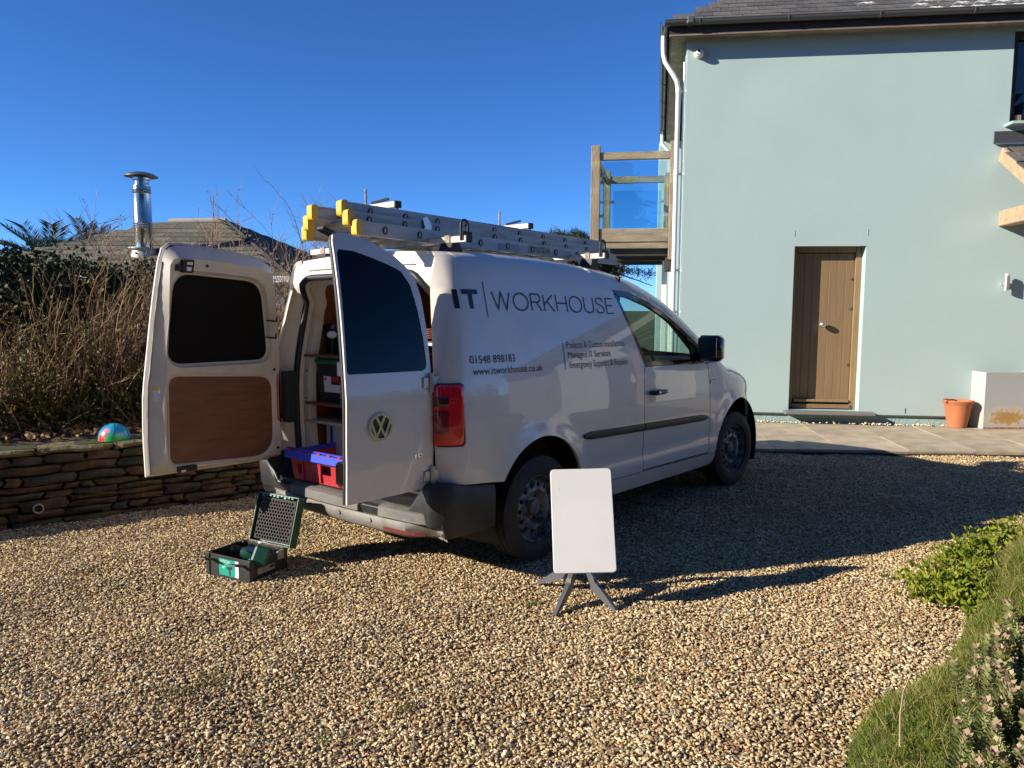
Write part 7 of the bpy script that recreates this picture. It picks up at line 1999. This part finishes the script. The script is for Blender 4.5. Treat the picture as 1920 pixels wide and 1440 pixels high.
hh_ = 0.75 + 0.5 * np.sin(G[:, 0] * 23 + 2 * np.sin(G[:, 1] * 17)) * np.sin(G[:, 1] * 19)
V, F = blades(np.column_stack([G, Zm]), 0.050 * np.clip(hh_, 0.45, 1.3), 0.0036, 0.75)
o = link('mat_ground_cover', np_mesh('mat_ground_cover', V, F, LEAF_MAT)); tag(o, 'fine bright green mat-forming ground cover on the mound', kind='stuff')
sel = G[nrg.random(len(G)) < 0.055]; zs_ = np.array([mz(x, y) for x, y in sel])
V, F = blades(np.column_stack([sel, zs_ - 0.02]), 0.075, 0.0026, 0.9)
o = link('dry_stalks', np_mesh('dry_stalks', V, F, LEAF_DRY)); tag(o, 'dry straw-coloured stalks among the green mat', kind='stuff')
# lime green leafy plants at the edge of the mound
def rosette_patch(name, pts, label, n, L, W):
    P = []; D = []
    pts = np.array(pts)
    for k in range(n):
        c_ = pts[nrg.integers(0, len(pts))] + nrg.normal(size=2) * 0.055 + np.array([-0.04, -0.06])
        h = abs(nrg.normal()) * 0.05
        for q in range(6):
            a = nrg.uniform(0, 6.28); P.append([c_[0], c_[1], h + 0.01]); D.append([math.cos(a), math.sin(a), nrg.uniform(0.5, 1.6)])
    V, F = leaf_quads(np.array(P), L, W, np.array(D))
    base = np.array([pts[:, 0].mean(), pts[:, 1].mean(), 0.0])
    st = [wander([p[0], p[1], 0.0], [nrg.normal() * 0.3, nrg.normal() * 0.3, 1], 0.09, 3, 0.1) for p in pts for _ in range(3)]
    return plant(name, label, 'plant', base, [('leaves', (V, F), LEAF_LIME), ('stems', stem_mesh(st, 0.003), STEM)], 'lime green plants at the drive edge')
rosette_patch('leafy_plant', [(2.22, 4.02), (2.30, 4.10), (2.38, 4.02), (2.28, 3.92), (2.36, 3.90), (2.46, 4.12), (2.44, 3.98), (2.30, 3.82), (2.22, 3.90), (2.38, 3.80), (2.50, 4.05), (2.42, 4.22), (2.32, 3.74)], 'bright lime green leafy clump spilling onto the gravel', 420, 0.044, 0.018)
rosette_patch('leafy_plant', [(2.62, 4.45), (2.72, 4.55), (2.84, 4.62), (2.78, 4.42), (2.94, 4.74), (2.66, 4.30), (3.02, 4.66)], 'smaller lime green clump further back at the mound edge', 220, 0.042, 0.017)
rosette_patch('leafy_plant', [(3.12, 4.84), (3.26, 4.92), (3.40, 5.02), (3.30, 4.80), (3.5, 5.15)], 'lime green clump at the right edge of the picture', 150, 0.042, 0.017)
# grey-green succulent spurge: upright stems ringed with pointed leaves, pinkish at the tips
def spurge_mesh(seed):
    rg = np.random.default_rng(seed); H_ = 0.125
    P = []; D = []; Mi = []
    n_l = 64
    for k in range(n_l):
        f_ = k / n_l; a = k * 2.39996; z_ = H_ * (0.12 + 0.88 * f_); r_ = 0.006
        P.append([r_ * math.cos(a), r_ * math.sin(a), z_]); D.append([math.cos(a), math.sin(a), 0.35 + 1.5 * f_ ** 3])
    P = np.array(P); D = np.array(D); D /= np.linalg.norm(D, axis=1)[:, None]
    s_ = np.cross(D, UPn); s_ /= np.linalg.norm(s_, axis=1)[:, None]; nn = np.cross(s_, D)
    f_ = np.arange(n_l) / n_l; L_ = (0.030 * (1 - 0.35 * f_ ** 2))[:, None]; W_ = (0.022 * (1 - 0.35 * f_ ** 2))[:, None]
    a, b, c_, e = P, P + D * L_ * 0.5 + s_ * W_ / 2 + nn * 0.003, P + D * L_, P + D * L_ * 0.5 - s_ * W_ / 2 + nn * 0.003
    V = np.stack([a, b, c_, e], 1).reshape(-1, 3); i = np.arange(n_l)[:, None] * 4
    F = np.concatenate([i + np.array([[0, 1, 2, 3]])], 0)
    me = np_mesh('spurge_stem', V, F, [LEAF_SUCC, LEAF_PINK])
    me.polygons.foreach_set('material_index', (np.arange(n_l) > n_l * 0.90).astype(np.int32))
    return me
SP = [spurge_mesh(k) for k in range(3)]
spots = []
for k in range(2600):
    x, y = nrg.uniform(1.0, 2.6), nrg.uniform(1.85, 2.98)
    if not inside(np.array([[x, y]]), mound_poly)[0]: continue
    if x > 0.70 * y + 0.22: continue
    # boundary of the succulents on the mat: from the bottom edge up to the right
    if x < 1.25 + 0.80 * (y - 2.1) + 0.06 * math.sin(y * 9): continue
    if any((x - a) ** 2 + (y - b) ** 2 < 0.036 ** 2 for a, b in spots): continue
    spots.append((x, y))
spg = empty('succulent_spurge', (spots[0][0], spots[0][1], mz(*spots[0]) - 0.03))
tag(spg, 'grey-green succulent plant with pink-tipped leafy stems in the bottom right corner', 'plant')
b0 = Vector(spg.location)
for k, (x, y) in enumerate(spots[:280]):
    o = link('stem', SP[k % 3], spg, Vector((x, y, mz(x, y) - 0.04)) - b0)
    s_ = nrg.uniform(0.75, 1.2); o.scale = (s_, s_, s_ * nrg.uniform(0.85, 1.15)); o.rotation_euler = (nrg.normal() * 0.28, nrg.normal() * 0.28, nrg.uniform(0, 6.28))
# one long dry twig lying over the mound
tw = MB().tube([(1.20, 2.24, 0.17), (1.26, 2.36, 0.20), (1.33, 2.48, 0.22), (1.41, 2.58, 0.24)], [0.0035, 0.0035, 0.003, 0.002], 6)
tag(tw.build('dry_twig', mat('twig_pale', (0.45, 0.34, 0.20), 0.8), smooth=50), 'pale dry twig lying across the green mat', 'twig')
# grass weeds in the gravel
for (x, y, n_, lab) in [(-1.28, 2.85, 60, 'grass weeds in the gravel at the lower left'), (-1.20, 2.95, 40, 'small tuft of grass beside the lower left weeds'), (0.10, 3.78, 40, 'small weed in the gravel left of the dish stand'), (-0.62, 2.55, 26, 'tiny grass tuft low in the middle of the drive'),
                        (-0.40, 2.75, 30, 'tuft of grass in the gravel below the tool case'), (0.52, 3.0, 24, 'tiny weed right of the middle of the drive'), (-1.08, 4.72, 50, 'green weed in the gravel beside the van bumper'), (1.82, 3.55, 26, 'tiny weed beside the lime green clump')]:
    P = np.column_stack([nrg.normal(x, 0.035, n_), nrg.normal(y, 0.03, n_), np.full(n_, 0.0)])
    V, F = blades(P, 0.05, 0.004, 0.6)
    e = link('grass_tuft', np_mesh('grass_tuft', V - np.array([x, y, 0]), F, LEAF_GRASS), None, (x, y, 0)); tag(e, lab, 'grass tuft', 'grass tufts in the gravel')
# twigs and straw on the gravel
tw_ = []
for k in range(40):
    x, y = nrg.uniform(-3.5, 1.5), nrg.uniform(2.6, 6.0); a = nrg.uniform(0, 6.28); L_ = nrg.uniform(0.04, 0.14)
    tw_.append(np.array([[x, y, 0.012], [x + L_ / 2 * math.cos(a), y + L_ / 2 * math.sin(a), 0.018], [x + L_ * math.cos(a + 0.2), y + L_ * math.sin(a + 0.2), 0.012]]))
V, F = stem_mesh(tw_, 0.0022, 0.6); o = link('straw_bits', np_mesh('straw_bits', V, F, LEAF_DRY)); tag(o, 'bits of straw and twig scattered on the gravel', kind='stuff')
